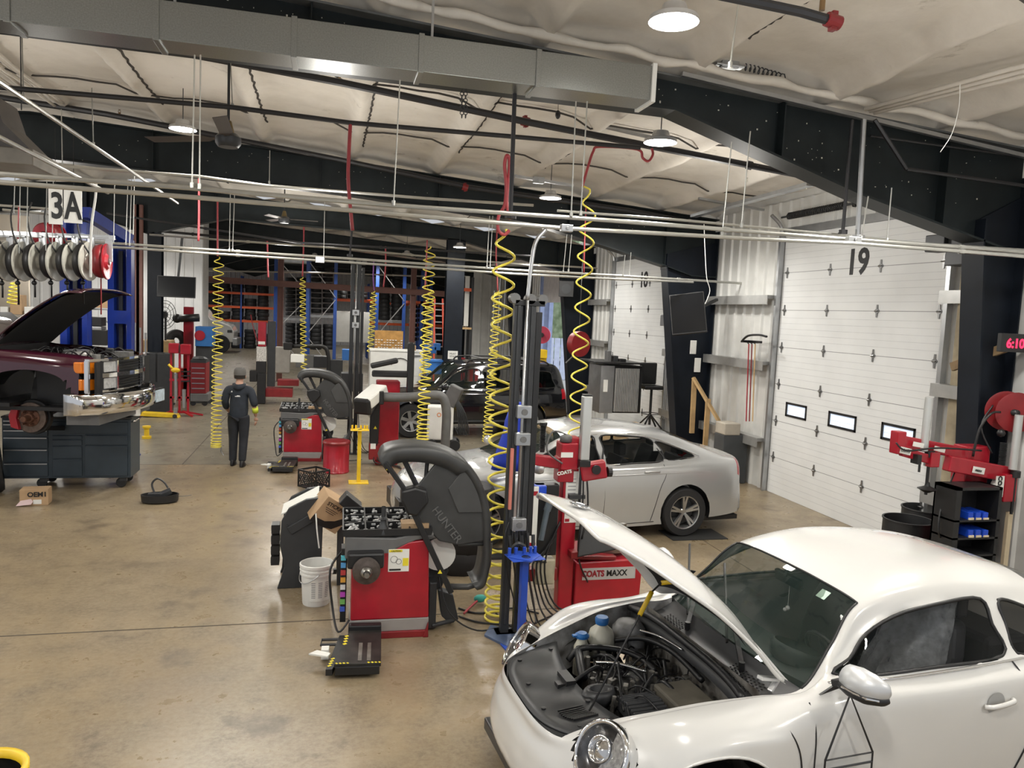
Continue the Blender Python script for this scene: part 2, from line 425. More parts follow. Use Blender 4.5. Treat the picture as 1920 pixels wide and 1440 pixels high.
class CarSkin:
    def __init__(s, rows, ku=7, kv=6):
        s.K = len(rows[0]); s.NR = len(rows); rows = [[V(p) for p in r] for r in rows]; s.ku = ku; s.kv = kv
        R1 = []
        for i in range(s.NR - 1):
            a, b, c, d = rows[max(i - 1, 0)], rows[i], rows[i + 1], rows[min(i + 2, s.NR - 1)]
            for k in range(ku): R1.append([cr(a[j], b[j], c[j], d[j], k / ku) for j in range(s.K)])
        R1.append(rows[-1]); s.g = []
        for r in R1:
            o = []
            for j in range(s.K - 1):
                a = r[j - 1] if j else V((r[1].x, -r[1].y, r[1].z)); b, c, d = r[j], r[j + 1], r[min(j + 2, s.K - 1)]
                for k in range(kv): o.append(cr(a, b, c, d, k / kv))
            o.append(r[-1]); s.g.append(o)
        s.nu = len(s.g); s.nv = len(s.g[0]); s.regs = []
    def snap(s, poly, vmin, tol=0, ulim=None):      # move the skin's vertices onto the outline of an opening
        st = {}
        for i in range(s.nu - 1):
            if ulim and not (ulim[0] * s.ku <= i <= ulim[1] * s.ku): continue
            for j in range(int(vmin * s.kv), s.nv - 1):
                c = (s.g[i][j] + s.g[i + 1][j] + s.g[i][j + 1] + s.g[i + 1][j + 1]) / 4; k = inside((c.x, c.z), poly)
                for a in ((i, j), (i + 1, j), (i, j + 1), (i + 1, j + 1)): st.setdefault(a, set()).add(k)
        for (i, j), k in st.items():
            if len(k) == 2: p = s.g[i][j]; l, q = near_on((p.x, p.z), poly); s.g[i][j] = V((q.x, p.y, q.y))
    def faces(s, test):                    # test(u, v, centre) -> bool ; returns list of faces
        out = []
        for i in range(s.nu - 1):
            for j in range(s.nv - 1):
                c = (s.g[i][j] + s.g[i + 1][j] + s.g[i][j + 1] + s.g[i + 1][j + 1]) / 4
                if test((i + .5) / s.ku, (j + .5) / s.kv, c): out.append((i, j))
        return out
    def mesh(s, fs, side=0, off=0):        # side 0 both, 1 left, -1 right
        q = MB()
        for sg in ((1, -1) if side == 0 else (side,)):
            for i, j in fs:
                vs = [s.g[i][j], s.g[i + 1][j], s.g[i + 1][j + 1], s.g[i][j + 1]]
                if off:
                    n = (vs[1] - vs[0]).cross(vs[3] - vs[0]); n = n.normalized() if n.length > 0 else V((0, 0, 1))
                    vs = [p + n * off for p in vs]
                q._add([(p.x, p.y * sg, p.z) for p in vs], [(0, 1, 2, 3)])
        return q
    def side(s, x, z):                      # y of the skin at x, z
        b = min(((p.x - x) ** 2 + (p.z - z) ** 2, -p.y, k) for k, p in enumerate(p for r in s.g for p in r[s.kv * 2:]))
        return -b[1]
    def line(s, pts, off=.002, sg=1, k=6):
        out = []
        for (x0, z0), (x1, z1) in zip(pts, pts[1:]):
            for t in range(k): x = x0 + (x1 - x0) * t / k; z = z0 + (z1 - z0) * t / k; out.append(V((x, sg * (s.side(x, z) + off), z)))
        x, z = pts[-1]; out.append(V((x, sg * (s.side(x, z) + off), z)))
        # smooth y
        for _ in range(6):
            for i in range(1, len(out) - 1): out[i] = (out[i - 1] + out[i] * 2 + out[i + 1]) / 4
        return out
ALLOY = mat('alloy_rim', (.5, .51, .52), .28, .85, .05)
def wheel(parent, x, y, r, w=.2, rim=.66, spokes=5, sg=1, alloy=None, name='wheel', z=None, twin=True):
    z = r if z is None else z; c = V((x, y, z)); ax = (0, sg, 0)
    q = MB(); R0 = r * rim
    q.lathe([(R0, -w / 2), (r * .93, -w / 2), (r * .985, -w * .4), (r, -w * .25), (r, w * .25), (r * .985, w * .4), (r * .93, w / 2), (R0, w / 2), (R0 * .97, w * .3), (R0 * .97, -w * .3)], c, ax, 40, closed=True)
    for k in (-.15, 0, .15): q.lathe([(r * 1.002, w * (k - .012)), (r * 1.002, w * (k + .012))], c, ax, 40)
    t = obj('tire' if name == 'wheel' else name, q, RUBBER, parent, auto=35)
    q = MB(); q.lathe([(R0 * .99, w * .46), (R0 * .93, w * .44), (R0 * .90, w * .2), (R0 * .9, -w * .3)], c, ax, 36)
    q.lathe([(0, w * .30), (R0 * .16, w * .31), (R0 * .2, w * .26), (R0 * .2, w * .05)], c, ax, 20)
    for k in range(spokes):
        a = 2 * PI * k / spokes + .3
        for da in ((-.13, .13) if twin else (0,)):
            p0 = c + V((math.cos(a + da * .4) * R0 * .14, sg * w * .27, math.sin(a + da * .4) * R0 * .14)); p1 = c + V((math.cos(a + da) * R0 * .95, sg * w * .38, math.sin(a + da) * R0 * .95))
            q.bar(p0, p1, .03 if twin else .07, .035, up=(0, 1, 0))
    obj('rim', q, alloy or ALLOY, t, auto=35)
    q = MB(); q.cyl(c + V((0, sg * w * -.1, 0)), c + V((0, sg * w * .0, 0)), R0 * .8, n=24); obj('brake_disc', q, DARKM, t)
    return t
CARGLASS = glass('tinted_car_glass', (.012, .02, .018), .55)
SIDEGLASS = mat('dark_side_glass', (.004, .006, .006), .03, 0, 0, alpha=.33, spec=.35)
WSGLASS = glass('windscreen_glass', (.02, .035, .03), .42)
# ---------------------------------------------------------------- white hatchback with its bonnet open
WHITEC = mat('white_car_paint', (.62, .615, .595), .22, 0, .02, 2, coat=.8)
BAYBLK = mat('engine_bay_plastic', (.018, .018, .02), .5, 0, .3, 20)
BAYGRY = mat('slam_panel_plastic', (.035, .036, .038), .42, 0, .15)
bt = thing('hatchback_car', 'white rounded two-door hatchback with its bonnet propped open above the engine', 'car', (1.93, 4.03, 0), R(185))
rows = [
 [(.80,0,.20),(.79,.25,.20),(.74,.46,.20),(.67,.60,.20),(.60,.71,.20),(.53,.79,.20),(.48,.84,.20),(.44,.86,.18)],
 [(.91,0,.38),(.90,.25,.38),(.85,.47,.38),(.74,.62,.38),(.66,.73,.36),(.58,.81,.34),(.52,.86,.32),(.46,.88,.24)],
 [(.90,0,.56),(.89,.26,.56),(.84,.46,.56),(.72,.61,.55),(.64,.73,.53),(.57,.81,.49),(.51,.87,.45),(.45,.89,.32)],
 [(.86,0,.66),(.85,.28,.66),(.80,.44,.67),(.70,.59,.67),(.60,.70,.65),(.54,.80,.58),(.48,.87,.52),(.43,.9,.38)],
 [(.83,0,.74),(.82,.29,.745),(.75,.45,.74),(.62,.58,.79),(.53,.68,.76),(.48,.79,.68),(.44,.87,.58),(.39,.905,.42)],
 [(.62,0,.88),(.60,.3,.87),(.52,.50,.82),(.44,.61,.86),(.40,.71,.85),(.38,.82,.76),(.35,.885,.66),(.32,.91,.45)],
 [(.34,0,.97),(.33,.3,.955),(.30,.56,.87),(.27,.65,.91),(.25,.75,.91),(.24,.85,.84),(.22,.905,.74),(.20,.915,.45)],
 [(.05,0,1.03),(.05,.31,1.01),(.05,.62,.92),(.05,.68,.94),(.05,.78,.93),(.05,.87,.87),(.05,.91,.78),(.05,.915,.4)],
 [(-.22,0,1.045),(-.22,.33,1.03),(-.24,.66,.94),(-.24,.70,.955),(-.24,.79,.93),(-.24,.87,.86),(-.24,.90,.74),(-.24,.905,.3)],
 [(-.40,0,1.02),(-.42,.34,1.01),(-.52,.67,.95),(-.50,.73,.97),(-.46,.80,.96),(-.45,.865,.88),(-.45,.885,.6),(-.45,.87,.2)],
 [(-.66,0,1.21),(-.68,.31,1.20),(-.74,.62,1.15),(-.75,.69,1.09),(-.75,.80,1.01),(-.75,.875,.92),(-.75,.89,.6),(-.75,.87,.2)],
 [(-.90,0,1.405),(-.91,.3,1.395),(-.95,.565,1.35),(-.97,.64,1.25),(-.97,.80,1.01),(-.97,.88,.92),(-.97,.895,.6),(-.97,.87,.2)],
 [(-1.4,0,1.50),(-1.4,.3,1.49),(-1.4,.53,1.445),(-1.4,.63,1.35),(-1.4,.80,1.01),(-1.4,.885,.92),(-1.4,.90,.6),(-1.4,.87,.2)],
 [(-1.9,0,1.485),(-1.9,.3,1.475),(-1.9,.52,1.42),(-1.9,.62,1.325),(-1.9,.80,1.02),(-1.9,.89,.93),(-1.9,.905,.6),(-1.9,.87,.2)],
 [(-2.3,0,1.41),(-2.3,.3,1.40),(-2.3,.50,1.34),(-2.3,.6,1.24),(-2.3,.79,1.02),(-2.3,.9,.93),(-2.3,.92,.65),(-2.3,.88,.2)],
 [(-2.8,0,1.25),(-2.8,.28,1.24),(-2.8,.46,1.19),(-2.8,.57,1.11),(-2.8,.74,1.0),(-2.8,.89,.92),(-2.8,.93,.66),(-2.8,.88,.25)],
 [(-3.15,0,1.04),(-3.15,.26,1.03),(-3.15,.42,.99),(-3.15,.52,.95),(-3.13,.66,.9),(-3.1,.82,.8),(-3.08,.87,.6),(-3.05,.83,.3)],
 [(-3.4,0,.76),(-3.4,.26,.76),(-3.38,.42,.74),(-3.36,.52,.72),(-3.33,.62,.68),(-3.3,.72,.62),(-3.26,.8,.5),(-3.22,.8,.3)],
 [(-3.48,0,.35),(-3.47,.26,.35),(-3.45,.42,.35),(-3.42,.52,.34),(-3.4,.62,.33),(-3.36,.72,.32),(-3.3,.78,.3),(-3.25,.8,.25)]]
sk = CarSkin(rows, 8, 8)
arch_f = circle2(.12, .36, .435); arch_r = circle2(-2.5, .34, .405)
dwin = curve2([(-.70, 1.035), (-.80, 1.10), (-.94, 1.215), (-1.2, 1.305), (-1.5, 1.335), (-1.80, 1.33), (-1.83, 1.2), (-1.84, 1.045), (-1.3, 1.035)], 4)
qwin = curve2([(-1.95, 1.31), (-2.15, 1.26), (-2.42, 1.14), (-2.5, 1.06), (-2.2, 1.045), (-1.95, 1.045), (-1.94, 1.2)], 4)
for pl in (arch_f, arch_r): sk.snap(pl, 3.2, .03)
for pl in (dwin, qwin): sk.snap(pl, 2.6, .022, (9.5, 15))
hood = lambda u, v, c: 3.85 < u < 9 and v < 2
wsf = lambda u, v, c: 9 < u < 11 and v < 2
def side_of(poly, v0=2.5): return lambda u, v, c: v > v0 and inside((c.x, c.z), poly)
inar = lambda u, v, c: v > 3 and (inside((c.x, c.z), arch_f) or inside((c.x, c.z), arch_r))
rearw = lambda u, v, c: 14.2 < u < 15.7 and v < 1.8
isd, isq = side_of(dwin), side_of(qwin)
HN = V((.80, .30, .52)).normalized()
def inhl(c):
    d = c - V((.635, .64, .735)); h = d.dot(HN); return abs(h) < .2 and (d - HN * h).length < .153
body = sk.faces(lambda u, v, c: not (hood(u, v, c) or wsf(u, v, c) or inar(u, v, c) or isd(u, v, c) or isq(u, v, c) or rearw(u, v, c) or (v > 2 and inhl(c))))
bo = obj('body', sk.mesh(body), WHITEC, bt, smooth=True)
ws = obj('windshield', sk.mesh(sk.faces(wsf), 0, .002), WSGLASS, bt, smooth=True)
obj('rear_window', sk.mesh(sk.faces(rearw)), CARGLASS, bt, smooth=True)
for sg in (1, -1):
    obj('side_window', sk.mesh(sk.faces(isd), sg), SIDEGLASS, bt, smooth=True)
    obj('quarter_window', sk.mesh(sk.faces(isq), sg), SIDEGLASS, bt, smooth=True)
# black surround of side glass and chrome strip
for sg in (1, -1):
    q = MB()
    for pl in (dwin, qwin):
        ys = [sk.side(x, z) for x, z in pl]
        for _ in range(4): ys = [(ys[i - 1] + 2 * ys[i] + ys[(i + 1) % len(ys)]) / 4 for i in range(len(ys))]
        q.tube([V((x, sg * (y + .001), z)) for (x, z), y in zip(pl, ys)], .011, 5, closed=True)
    obj('window_seal', q, BLACK, bt, smooth=True)
for sg in (1, -1):
    q = MB(); q.tube(sk.line([(-.62, 1.012), (-1.2, 1.015), (-1.85, 1.022), (-2.5, 1.04)], .006, sg), .009, 5); obj('belt_trim', q, CHROME, bt, smooth=True)
# black frame of the windscreen
q = MB(); u0, u1 = 9 * 8, 11 * 8
for sg in (1, -1):
    q.tube([V((p.x, p.y * sg, p.z)) + V((0, 0, .002)) for p in [sk.g[i][16] for i in range(u0, u1 + 1)]], .008, 5)
q.tube([V((sk.g[u1][j].x, sk.g[u1][j].y * sg, sk.g[u1][j].z)) for sg, js in ((-1, range(16, 0, -1)), (1, range(0, 17))) for j in js], .007, 5)
obj('windshield_seal', q, BLACK, bt, smooth=True)
# panel gaps
q = MB()
q.tube(sk.line([(-.455, .955), (-.46, .8), (-.45, .6), (-.47, .35), (-.5, .22)], .003), .005, 4)
q.tube(sk.line([(-1.88, 1.02), (-1.93, .85), (-1.95, .6), (-1.85, .4), (-1.8, .25)], .003), .005, 4)
q.tube(sk.line([(-.20, .935), (-.30, .86), (-.36, .74), (-.38, .6), (-.37, .4)], .003), .005, 4)
q.tube(sk.line([(-.5, .24), (-1.1, .23), (-1.8, .25)], .0005), .004, 4)
obj('panel_gap', q, BLACK, bt)
# sticker
q = MB(); q.prism(rpoly(.07, .06, .004), .001, frame(V((-.86, .40, 1.345)), (0, 1, 0), (-.78, 0, .62))); obj('sticker', q, mat('pale_green_sticker', (.5, .7, .55), .6), bt)
# hood : the same skin swung up about its hinge
hq = sk.mesh(sk.faces(lambda u, v, c: 3.95 < u < 8.95 and v < 2))
A = Matrix.Translation((-.40, 0, 1.11)) @ Matrix.Rotation(-R(46), 4, 'Y') @ Matrix.Translation((.42, 0, -1.0))
hm = MB(); hm._add([A @ p for p in hq.v], hq.f)
ho = obj('open_hood', hm, [WHITEC], bt, smooth=True)
ho['label'] = 'raised white bonnet'
# underside : pressed frame and black insulation pad, with a folded edge
und = MB(); 
ff = sk.faces(lambda u, v, c: 3.95 < u < 8.95 and v < 2)
for sg in (1, -1):
    for i, j in ff:
        vs = [sk.g[i][j], sk.g[i + 1][j], sk.g[i + 1][j + 1], sk.g[i][j + 1]]
        und._add([A @ V((p.x, p.y * sg, p.z - .022)) for p in vs], [(0, 3, 2, 1)])
obj('hood_inner_frame', und, mat('white_inner_panel', (.55, .55, .54), .4, 0, .1), ho, smooth=True)
pad = MB()
ff = sk.faces(lambda u, v, c: 4.7 < u < 8.5 and v < 1.35)
for sg in (1, -1):
    for i, j in ff:
        vs = [sk.g[i][j], sk.g[i + 1][j], sk.g[i + 1][j + 1], sk.g[i][j + 1]]
        pad._add([A @ V((p.x, p.y * sg, p.z - .05)) for p in vs], [(0, 3, 2, 1)])
obj('insulation_pad', pad, mat('black_felt', (.01, .01, .01), .95), ho, smooth=True)
edge = []
i0, i1 = int(3.95 * 8) + 1, int(8.95 * 8)
for i in range(i1, i0, -1): p = sk.g[i][16]; edge.append(A @ V((p.x, -p.y, p.z - .012)))
for j in range(16, 0, -1): p = sk.g[i0][j]; edge.append(A @ V((p.x, -p.y, p.z - .012)))
for j in range(0, 17): p = sk.g[i0][j]; edge.append(A @ V((p.x, p.y, p.z - .012)))
for i in range(i0 + 1, i1 + 1): p = sk.g[i][16]; edge.append(A @ V((p.x, p.y, p.z - .012)))
q = MB(); q.tube(edge, .012, 6); obj('hood_edge', q, WHITEC, ho, smooth=True)
# round badge on the bonnet nose
bc = A @ V((.735, 0, .825)); bn = (A.to_3x3() @ V((.55, 0, .83))).normalized(); bx = V((0, 1, 0))
FB = frame(bc, bx, bn.cross(bx))
q = MB(); q.lathe([(.055, 0), (.065, .004), (.06, .008), (.053, .005)], (0, 0, 0), n=28); q.T = Matrix.Identity(4)
q.v = [FB @ p for p in q.v]; bd = obj('badge_ring', q, CHROME, ho, smooth=True)
q = MB(); q.T = FB; q.cyl((0, 0, 0), (0, 0, .003), .055, n=28); obj('badge_disc', q, mat('badge_grey', (.10, .12, .16), .3, .4), ho)
q = MB(); q.T = FB
for a, b_ in (((-.035, .038), (0, -.005)), ((.035, .038), (0, -.005)), ((-.047, .012), (-.018, -.045)), ((.047, .012), (.018, -.045)), ((-.018, -.045), (0, 0)), ((.018, -.045), (0, 0))):
    q.bar((a[0], a[1], .005), (b_[0], b_[1], .005), .009, .004)
obj('badge_emblem', q, CHROME, ho)
# headlights
LENS = glass('clear_lens', (.05, .05, .05), .12, .02)
for sg in (1, -1):
    n = V((.80, .30 * sg, .52)).normalized(); c = V((.635, .64 * sg, .735)); Fm = frame(c, V((0, 1, 0)) - n * n.y, n.cross(V((0, 1, 0)) - n * n.y))
    q = MB(); q.T = Fm; q.lathe([(.160, -.08), (.168, .0), (.162, .014), (.150, .016), (.143, .004), (.14, -.03)], n=40); h = obj('headlight', q, CHROME, bt, smooth=True)
    q = MB(); q.T = Fm; q.lathe([(.143, .004), (.130, -.03), (.09, -.06), (0, -.07)], n=36); obj('reflector', q, mat('headlight_reflector', (.22, .22, .225), .2, .95, .7, 14), h, smooth=True)
    q = MB(); q.T = Fm; q.lathe([(.068, -.062), (.070, -.012), (.058, -.008), (.054, -.03)], (-.035, .01, 0), n=26); q.lathe([(.056, -.03), (.03, -.012), (0, -.006)], (-.035, .01, 0), n=26); obj('projector_lamp', q, CHROME, h, smooth=True)
    q = MB(); q.T = Fm; q.prism([(.0, -.13), (.05, -.12), (.10, -.08), (.12, 0), (.10, .08), (.05, .12), (.0, .13), (.02, 0)], .004, Matrix.Translation((0, 0, -.03))); obj('fluted_lamp', q, mat('fluted_reflector', (.6, .6, .6), .15, .9, .3, 60), h)
    q = MB(); q.T = Fm; q.lathe([(.146, .006), (.12, .028), (.07, .042), (0, .047)], n=36); obj('lens', q, LENS, h, smooth=True)
# bumper details
q = MB(); q.b2((.86, -.155, .36), (.895, .155, .54)); pf = obj('license_plate_frame', q, BLACK, bt)
q = MB(); q.b2((.893, -.145, .375), (.899, .145, .525)); pl_ = obj('license_plate', q, mat('plate_blue', (.25, .38, .55), .4, 0, .3, 20), bt)
text('plate_number', 'CF 51 092', .075, frame((.9, 0, .45), (0, 1, 0), (0, 0, 1)), mat('plate_red', (.35, .05, .05), .5), pl_, sx=.75)
q = MB(); q.b2((.80, -.55, .24), (.868, .55, .32)); obj('lower_grille', q, BLACK, bt, bev=.01)
q = MB()
for sg in (1, -1): q.tube([(.858 - .35 * (y / .8) ** 2 + .012, y * sg, .615) for y in [0, .1, .2, .3, .4, .5, .6, .68]], .006, 5)
obj('bumper_crease', q, mat('crease_grey', (.25, .25, .25), .6), bt)  # grey line along the bumper crease
# wheels
for x in (.11, -2.5):
    for sg in (1, -1): wheel(bt, x, .76 * sg, .335, .215, sg=sg)
q = MB()
for x, zc, ra in ((.12, .36, .43), (-2.5, .34, .402)):
    for sg in (1, -1):
        a = [(x + ra * math.cos(R(t)), zc + ra * math.sin(R(t))) for t in range(-15, 196, 10)]
        rows_ = [[V((px, sg * .90, pz)) for px, pz in a], [V((px, sg * .55, pz)) for px, pz in a]]; q.grid(rows_)
obj('wheel_arch_liner', q, BLACK, bt, smooth=True)
for sg in (1, -1):
    q = MB(); q.tube([V((x, sg * (min(sk.side(x, z), .92) + .002), z)) for x, z in [(.12 + .438 * math.cos(R(t)), .36 + .438 * math.sin(R(t))) for t in range(-10, 191, 8)]], .008, 5)
    obj('arch_lip', q, WHITEC, bt, smooth=True)
# mirror on the driver's side and far side
for sg in (1, -1):
    q = MB(); rr = []
    for k, (dy, sx, sz, dx) in enumerate([(0, .03, .03, 0), (.02, .065, .06, .0), (.09, .085, .075, -.005), (.17, .08, .07, -.02), (.22, .055, .045, -.045), (.235, .015, .015, -.055)]):
        rr.append([V((-.62 + dx + sx * math.cos(a) * (1 if math.cos(a) > 0 else .55), sg * (.87 + dy), 1.12 + sz * math.sin(a))) for a in [2 * PI * i / 16 for i in range(16)]])
    q.loft(rr); mr = obj('side_mirror', q, mat('silver_mirror_cap', (.55, .56, .57), .38, .35, .05), bt, smooth=True)
    q = MB(); rr = [[V((p.x + .004, p.y, 1.077 + (p.z - 1.12) * .55)) for p in r] for r in rr]; q.loft(rr); obj('mirror_lower_shell', q, BLACK, mr, smooth=True)
    q = MB(); q.bar((-.62, sg * .80, 1.04), (-.63, sg * .89, 1.08), .06, .035); obj('mirror_arm', q, BLACK, mr, bev=.006)
    q = MB(); q.tube([(-.54, sg * .93, 1.09), (-.55, sg * 1.0, 1.087), (-.575, sg * 1.06, 1.085), (-.62, sg * 1.095, 1.085)], .006, 5); obj('turn_signal', q, CHROME, mr)
    q = MB(); q.prism([(-.52, .985), (-.70, 1.02), (-.78, 1.08), (-.74, 1.09)], .012, Matrix.Translation((0, sg * .80 + .0, 0)) @ Matrix(((1, 0, 0, 0), (0, 0, 1, 0), (0, 1, 0, 0), (0, 0, 0, 1)))); obj('mirror_triangle', q, BLACK, bt)
# door handle with recess
for sg in (1, -1):
    q = MB(); q.lathe([(.0, .002), (.045, .0022), (.062, .004), (.066, .009)], (0, 0, 0), n=26)
    Fm = frame((-1.66, sg * (sk.side(-1.66, .84) - .002), .84), (-1, 0, 0), (0, 0, sg)); q.v = [Fm @ V((p.x, p.y, p.z * -1 * 0 + .003)) for p in q.v]
    dh = obj('door_handle', q, mat('handle_recess', (.35, .35, .34), .5), bt)
    q = MB(); y = sg * (sk.side(-1.66, .84) + .028)
    q.tube(smooth_path([(-1.57, y - .022 * sg, .835), (-1.60, y, .84), (-1.68, y + .004 * sg, .845), (-1.76, y - .002 * sg, .852), (-1.78, y - .02 * sg, .853)], 4), .014, 8); obj('grip', q, WHITEC, dh, smooth=True)
# engine bay tub
q = MB(); q.b2((-.42, -.60, .30), (.60, .60, .34)); obj('bay_floor', q, BLACK, bt)
for sg in (1, -1):
    q = MB(); q.grid([[V((p.x, sg * p.y, p.z - dz)) for p in [sk.g[i][16] for i in range(31, 73)]] for dz in (0, .02, .3)])
    obj('inner_fender', q, mat('inner_fender_paint', (.30, .30, .30), .5, 0, .5, 8, dirt=(.06, .055, .05)), bt, smooth=True)
q = MB(); q.grid([[V((-.30, y, .93)) for y in (-.62, -.3, 0, .3, .62)], [V((-.28, y, .34)) for y in (-.62, -.3, 0, .3, .62)]]); obj('firewall', q, mat('dirty_firewall', (.28, .27, .25), .6, 0, .4, 9, dirt=(.07, .06, .05)), bt)
# slam panel cover (front black plastic)
q = MB(); 
def slam(t, y):                            # t 0 front edge .. 1 rear edge
    xf = .835 - .32 * abs(y / .6) ** 3.5; xr = .50 - .12 * (y / .6) ** 2
    return V((xf + (xr - xf) * t, y, .725 + .045 * t + .02 * (y / .5) ** 2 - .012 * math.cos(y * 22) * (1 if .3 < t < .8 else 0)))
q.grid([[slam(t / 6, -.50 + i * .05) for i in range(21)] for t in range(7)])
q.grid([[slam(1, -.50 + i * .05) for i in range(21)], [slam(1, -.50 + i * .05) - V((0.01, 0, .09)) for i in range(21)]])
sl = obj('slam_panel_cover', q, BAYGRY, bt, smooth=True, solid=.012)
q = MB()
for i in range(9): q.bar(slam(.45, .24 + i * .016) + V((.035, 0, .012)), slam(.72, .24 + i * .016) + V((-.02, 0, .012)), .006, .01)
obj('vent_slats', q, BLACK, sl)
for y, t in ((-.38, .2), (-.1, .25), (.18, .2), (.42, .3), (-.42, .85), (.44, .85), (0, .85), (.22, .9)): q = MB(); q.cyl(slam(t, y), slam(t, y) + V((0, 0, .016)), .014, n=10); obj('retaining_clip', q, BLACK, sl)
q = MB(); q.box(slam(.9, -.05) + V((0, 0, .01)), (.06, .14, .04)); q.box(slam(.75, -.02) + V((0, 0, .012)), (.05, .05, .03)); obj('hood_latch', q, BLACK, sl)
q = MB(); q.loft([[V((x + .11 * math.cos(a) * s, y + .07 * math.sin(a) * s, z)) for a in [2 * PI * i / 14 for i in range(14)]] for x, y, z, s in ((.42, .14, .70, .7), (.42, .14, .76, 1), (.41, .14, .80, .8), (.41, .14, .795, .5), (.41, .14, .76, .4))]); obj('air_intake', q, BAYGRY, bt, smooth=True)
# cowl and scuttle
q = MB()
def cow(t, y): # t 0 at windscreen base, 1 at front of cowl
    return V((-.44 - .10 * (y / .66) ** 2 + (.23 + .12 * (abs(y) / .66) ** 3) * t, y, .985 - .05 * (y / .66) ** 2 - .055 * math.sin(PI * t) - .035 * t))
q.grid([[cow(t / 8, -.66 + i * .055) for i in range(25)] for t in range(9)])
q.grid([[cow(1, -.66 + i * .055) for i in range(25)], [cow(1, -.66 + i * .055) - V((0, 0, .1)) for i in range(25)]])
cw = obj('cowl_panel', q, BAYGRY, bt, smooth=True)
q = MB(); q.tube([cow(1.02, -.64 + i * .053) + V((.01, 0, .01)) for i in range(25)], .022, 8); obj('cowl_seal', q, BLACK, cw, smooth=True)
q = MB()
for y0 in (.28, -.5):
    for a in range(12):
        for b_ in range(7):
            p = cow(.3 + b_ * .075 + (.03 if a % 2 else 0), y0 + a * .022); q.cyl(p + V((0, 0, .001)), p + V((0, 0, .003)), .0065, n=6)
obj('grille_holes', q, mat('hole_black', (.002, .002, .002), .9), cw)
for y0, y1, sx in ((.34, -.16, 0), (-.22, -.6, .0)):
    q = MB(); pv = cow(.35, y0) + V((0, 0, .03)); md = cow(.1, (y0 + y1) / 2) + V((-.08, 0, .085)); en = V((-.60, y1, 1.11))
    q.cyl(pv - V((0, 0, .03)), pv + V((0, 0, .02)), .018, n=10); q.bar(pv, md, .028, .014); q.bar(md, en, .016, .01)
    w = obj('wiper_arm', q, BLACK, bt)
    q = MB(); q.tube([en + V((.17, -.0, -.14)) * k + V((0, .28 * k, .004)) for k in (-1, -.5, 0, .5, 1)], .009, 5); obj('wiper_blade', q, BLACK, w)
# engine
ALU = mat('dirty_aluminium', (.22, .21, .19), .45, .6, .5, 20, dirt=(.03, .028, .025))
q = MB(); q.b2((-.05, -.28, .5), (.33, .22, .70)); q.b2((0, -.22, .70), (.25, .15, .74)); obj('engine_block', q, mat('engine_dark', (.03, .03, .03), .5, .3, .6, 30), bt, bev=.015)
rnd = random.Random(5)
q = MB()
for k in range(70):
    x = rnd.uniform(-.2, .38); y = rnd.uniform(-.36, .24); s = rnd.uniform(.012, .05)
    if rnd.random() < .5: q.box((x, y, rnd.uniform(.70, .77)), (s, s * rnd.uniform(.5, 1.5), s), rz=rnd.uniform(0, 3))
    else: q.cyl((x, y, .68), (x + rnd.uniform(-.02, .02), y, rnd.uniform(.74, .79)), s * .4, n=8)
obj('engine_fittings', q, ALU, bt)['kind'] = 'stuff'
q = MB()
for k in range(46):
    x = rnd.uniform(-.2, .35); y = rnd.uniform(-.42, .25); a = rnd.uniform(0, 6.28); l = rnd.uniform(.08, .28)
    P = [(x, y, .74), (x + math.cos(a) * l * .4 + rnd.uniform(-.03, .03), y + math.sin(a) * l * .4, .79 + rnd.uniform(-.02, .03)), (x + math.cos(a) * l, y + math.sin(a) * l, .74)]
    q.tube(smooth_path(P, 4), rnd.choice((.005, .006, .008, .012)), 6)
obj('engine_wiring', q, BLACK, bt, smooth=True)['kind'] = 'stuff'
for nm, P, r, m_ in (('coolant_hose', [(.38, -.38, .72), (.30, -.36, .80), (.1, -.30, .80), (-.02, -.2, .78), (-.05, -.05, .76)], .02, BLACK), ('intake_hose', [(.40, -.1, .74), (.36, -.25, .78), (.28, -.42, .77), (.1, -.45, .74)], .028, BLACK),
                  ('fuel_pipe', [(.28, -.2, .78), (.18, -.12, .80), (.05, .02, .80)], .008, CHROME), ('coolant_hose', [(.05, -.42, .8), (-.1, -.3, .85), (-.2, -.1, .84), (-.22, .2, .8)], .018, BLACK), ('brake_line', [(-.1, -.36, .88), (-.16, -.2, .9), (-.2, .0, .9)], .007, CHROME)):
    q = MB(); q.tube(smooth_path(P, 6), r, 8); obj(nm, q, m_, bt, smooth=True)
RES = mat('reservoir_plastic', (.62, .60, .50), .35, 0, .1)
CAPB = mat('blue_cap', (.03, .16, .45), .4)
q = MB(); q.lathe([(.0, .62), (.07, .64), (.088, .70), (.09, .76), (.075, .82), (.04, .85), (.035, .86)], (.12, -.46, .04), n=20); rs = obj('coolant_reservoir', q, RES, bt, smooth=True)
q = MB(); q.lathe([(.042, .885), (.045, .90), (.045, .92), (.038, .93), (0, .93)], (.12, -.46, .02), n=18); obj('reservoir_cap', q, CAPB, rs, auto=40)
q = MB(); q.lathe([(.05, .6), (.05, .78), (.03, .82), (.03, .84)], (.27, -.43, .0), n=16); rs = obj('washer_filler', q, RES, bt, smooth=True)
q = MB(); q.lathe([(.045, .84), (.047, .855), (.03, .87), (0, .872)], (.27, -.43, .0), n=18); q.box((.31, -.43, .855), (.05, .03, .01)); obj('filler_cap', q, CAPB, rs)
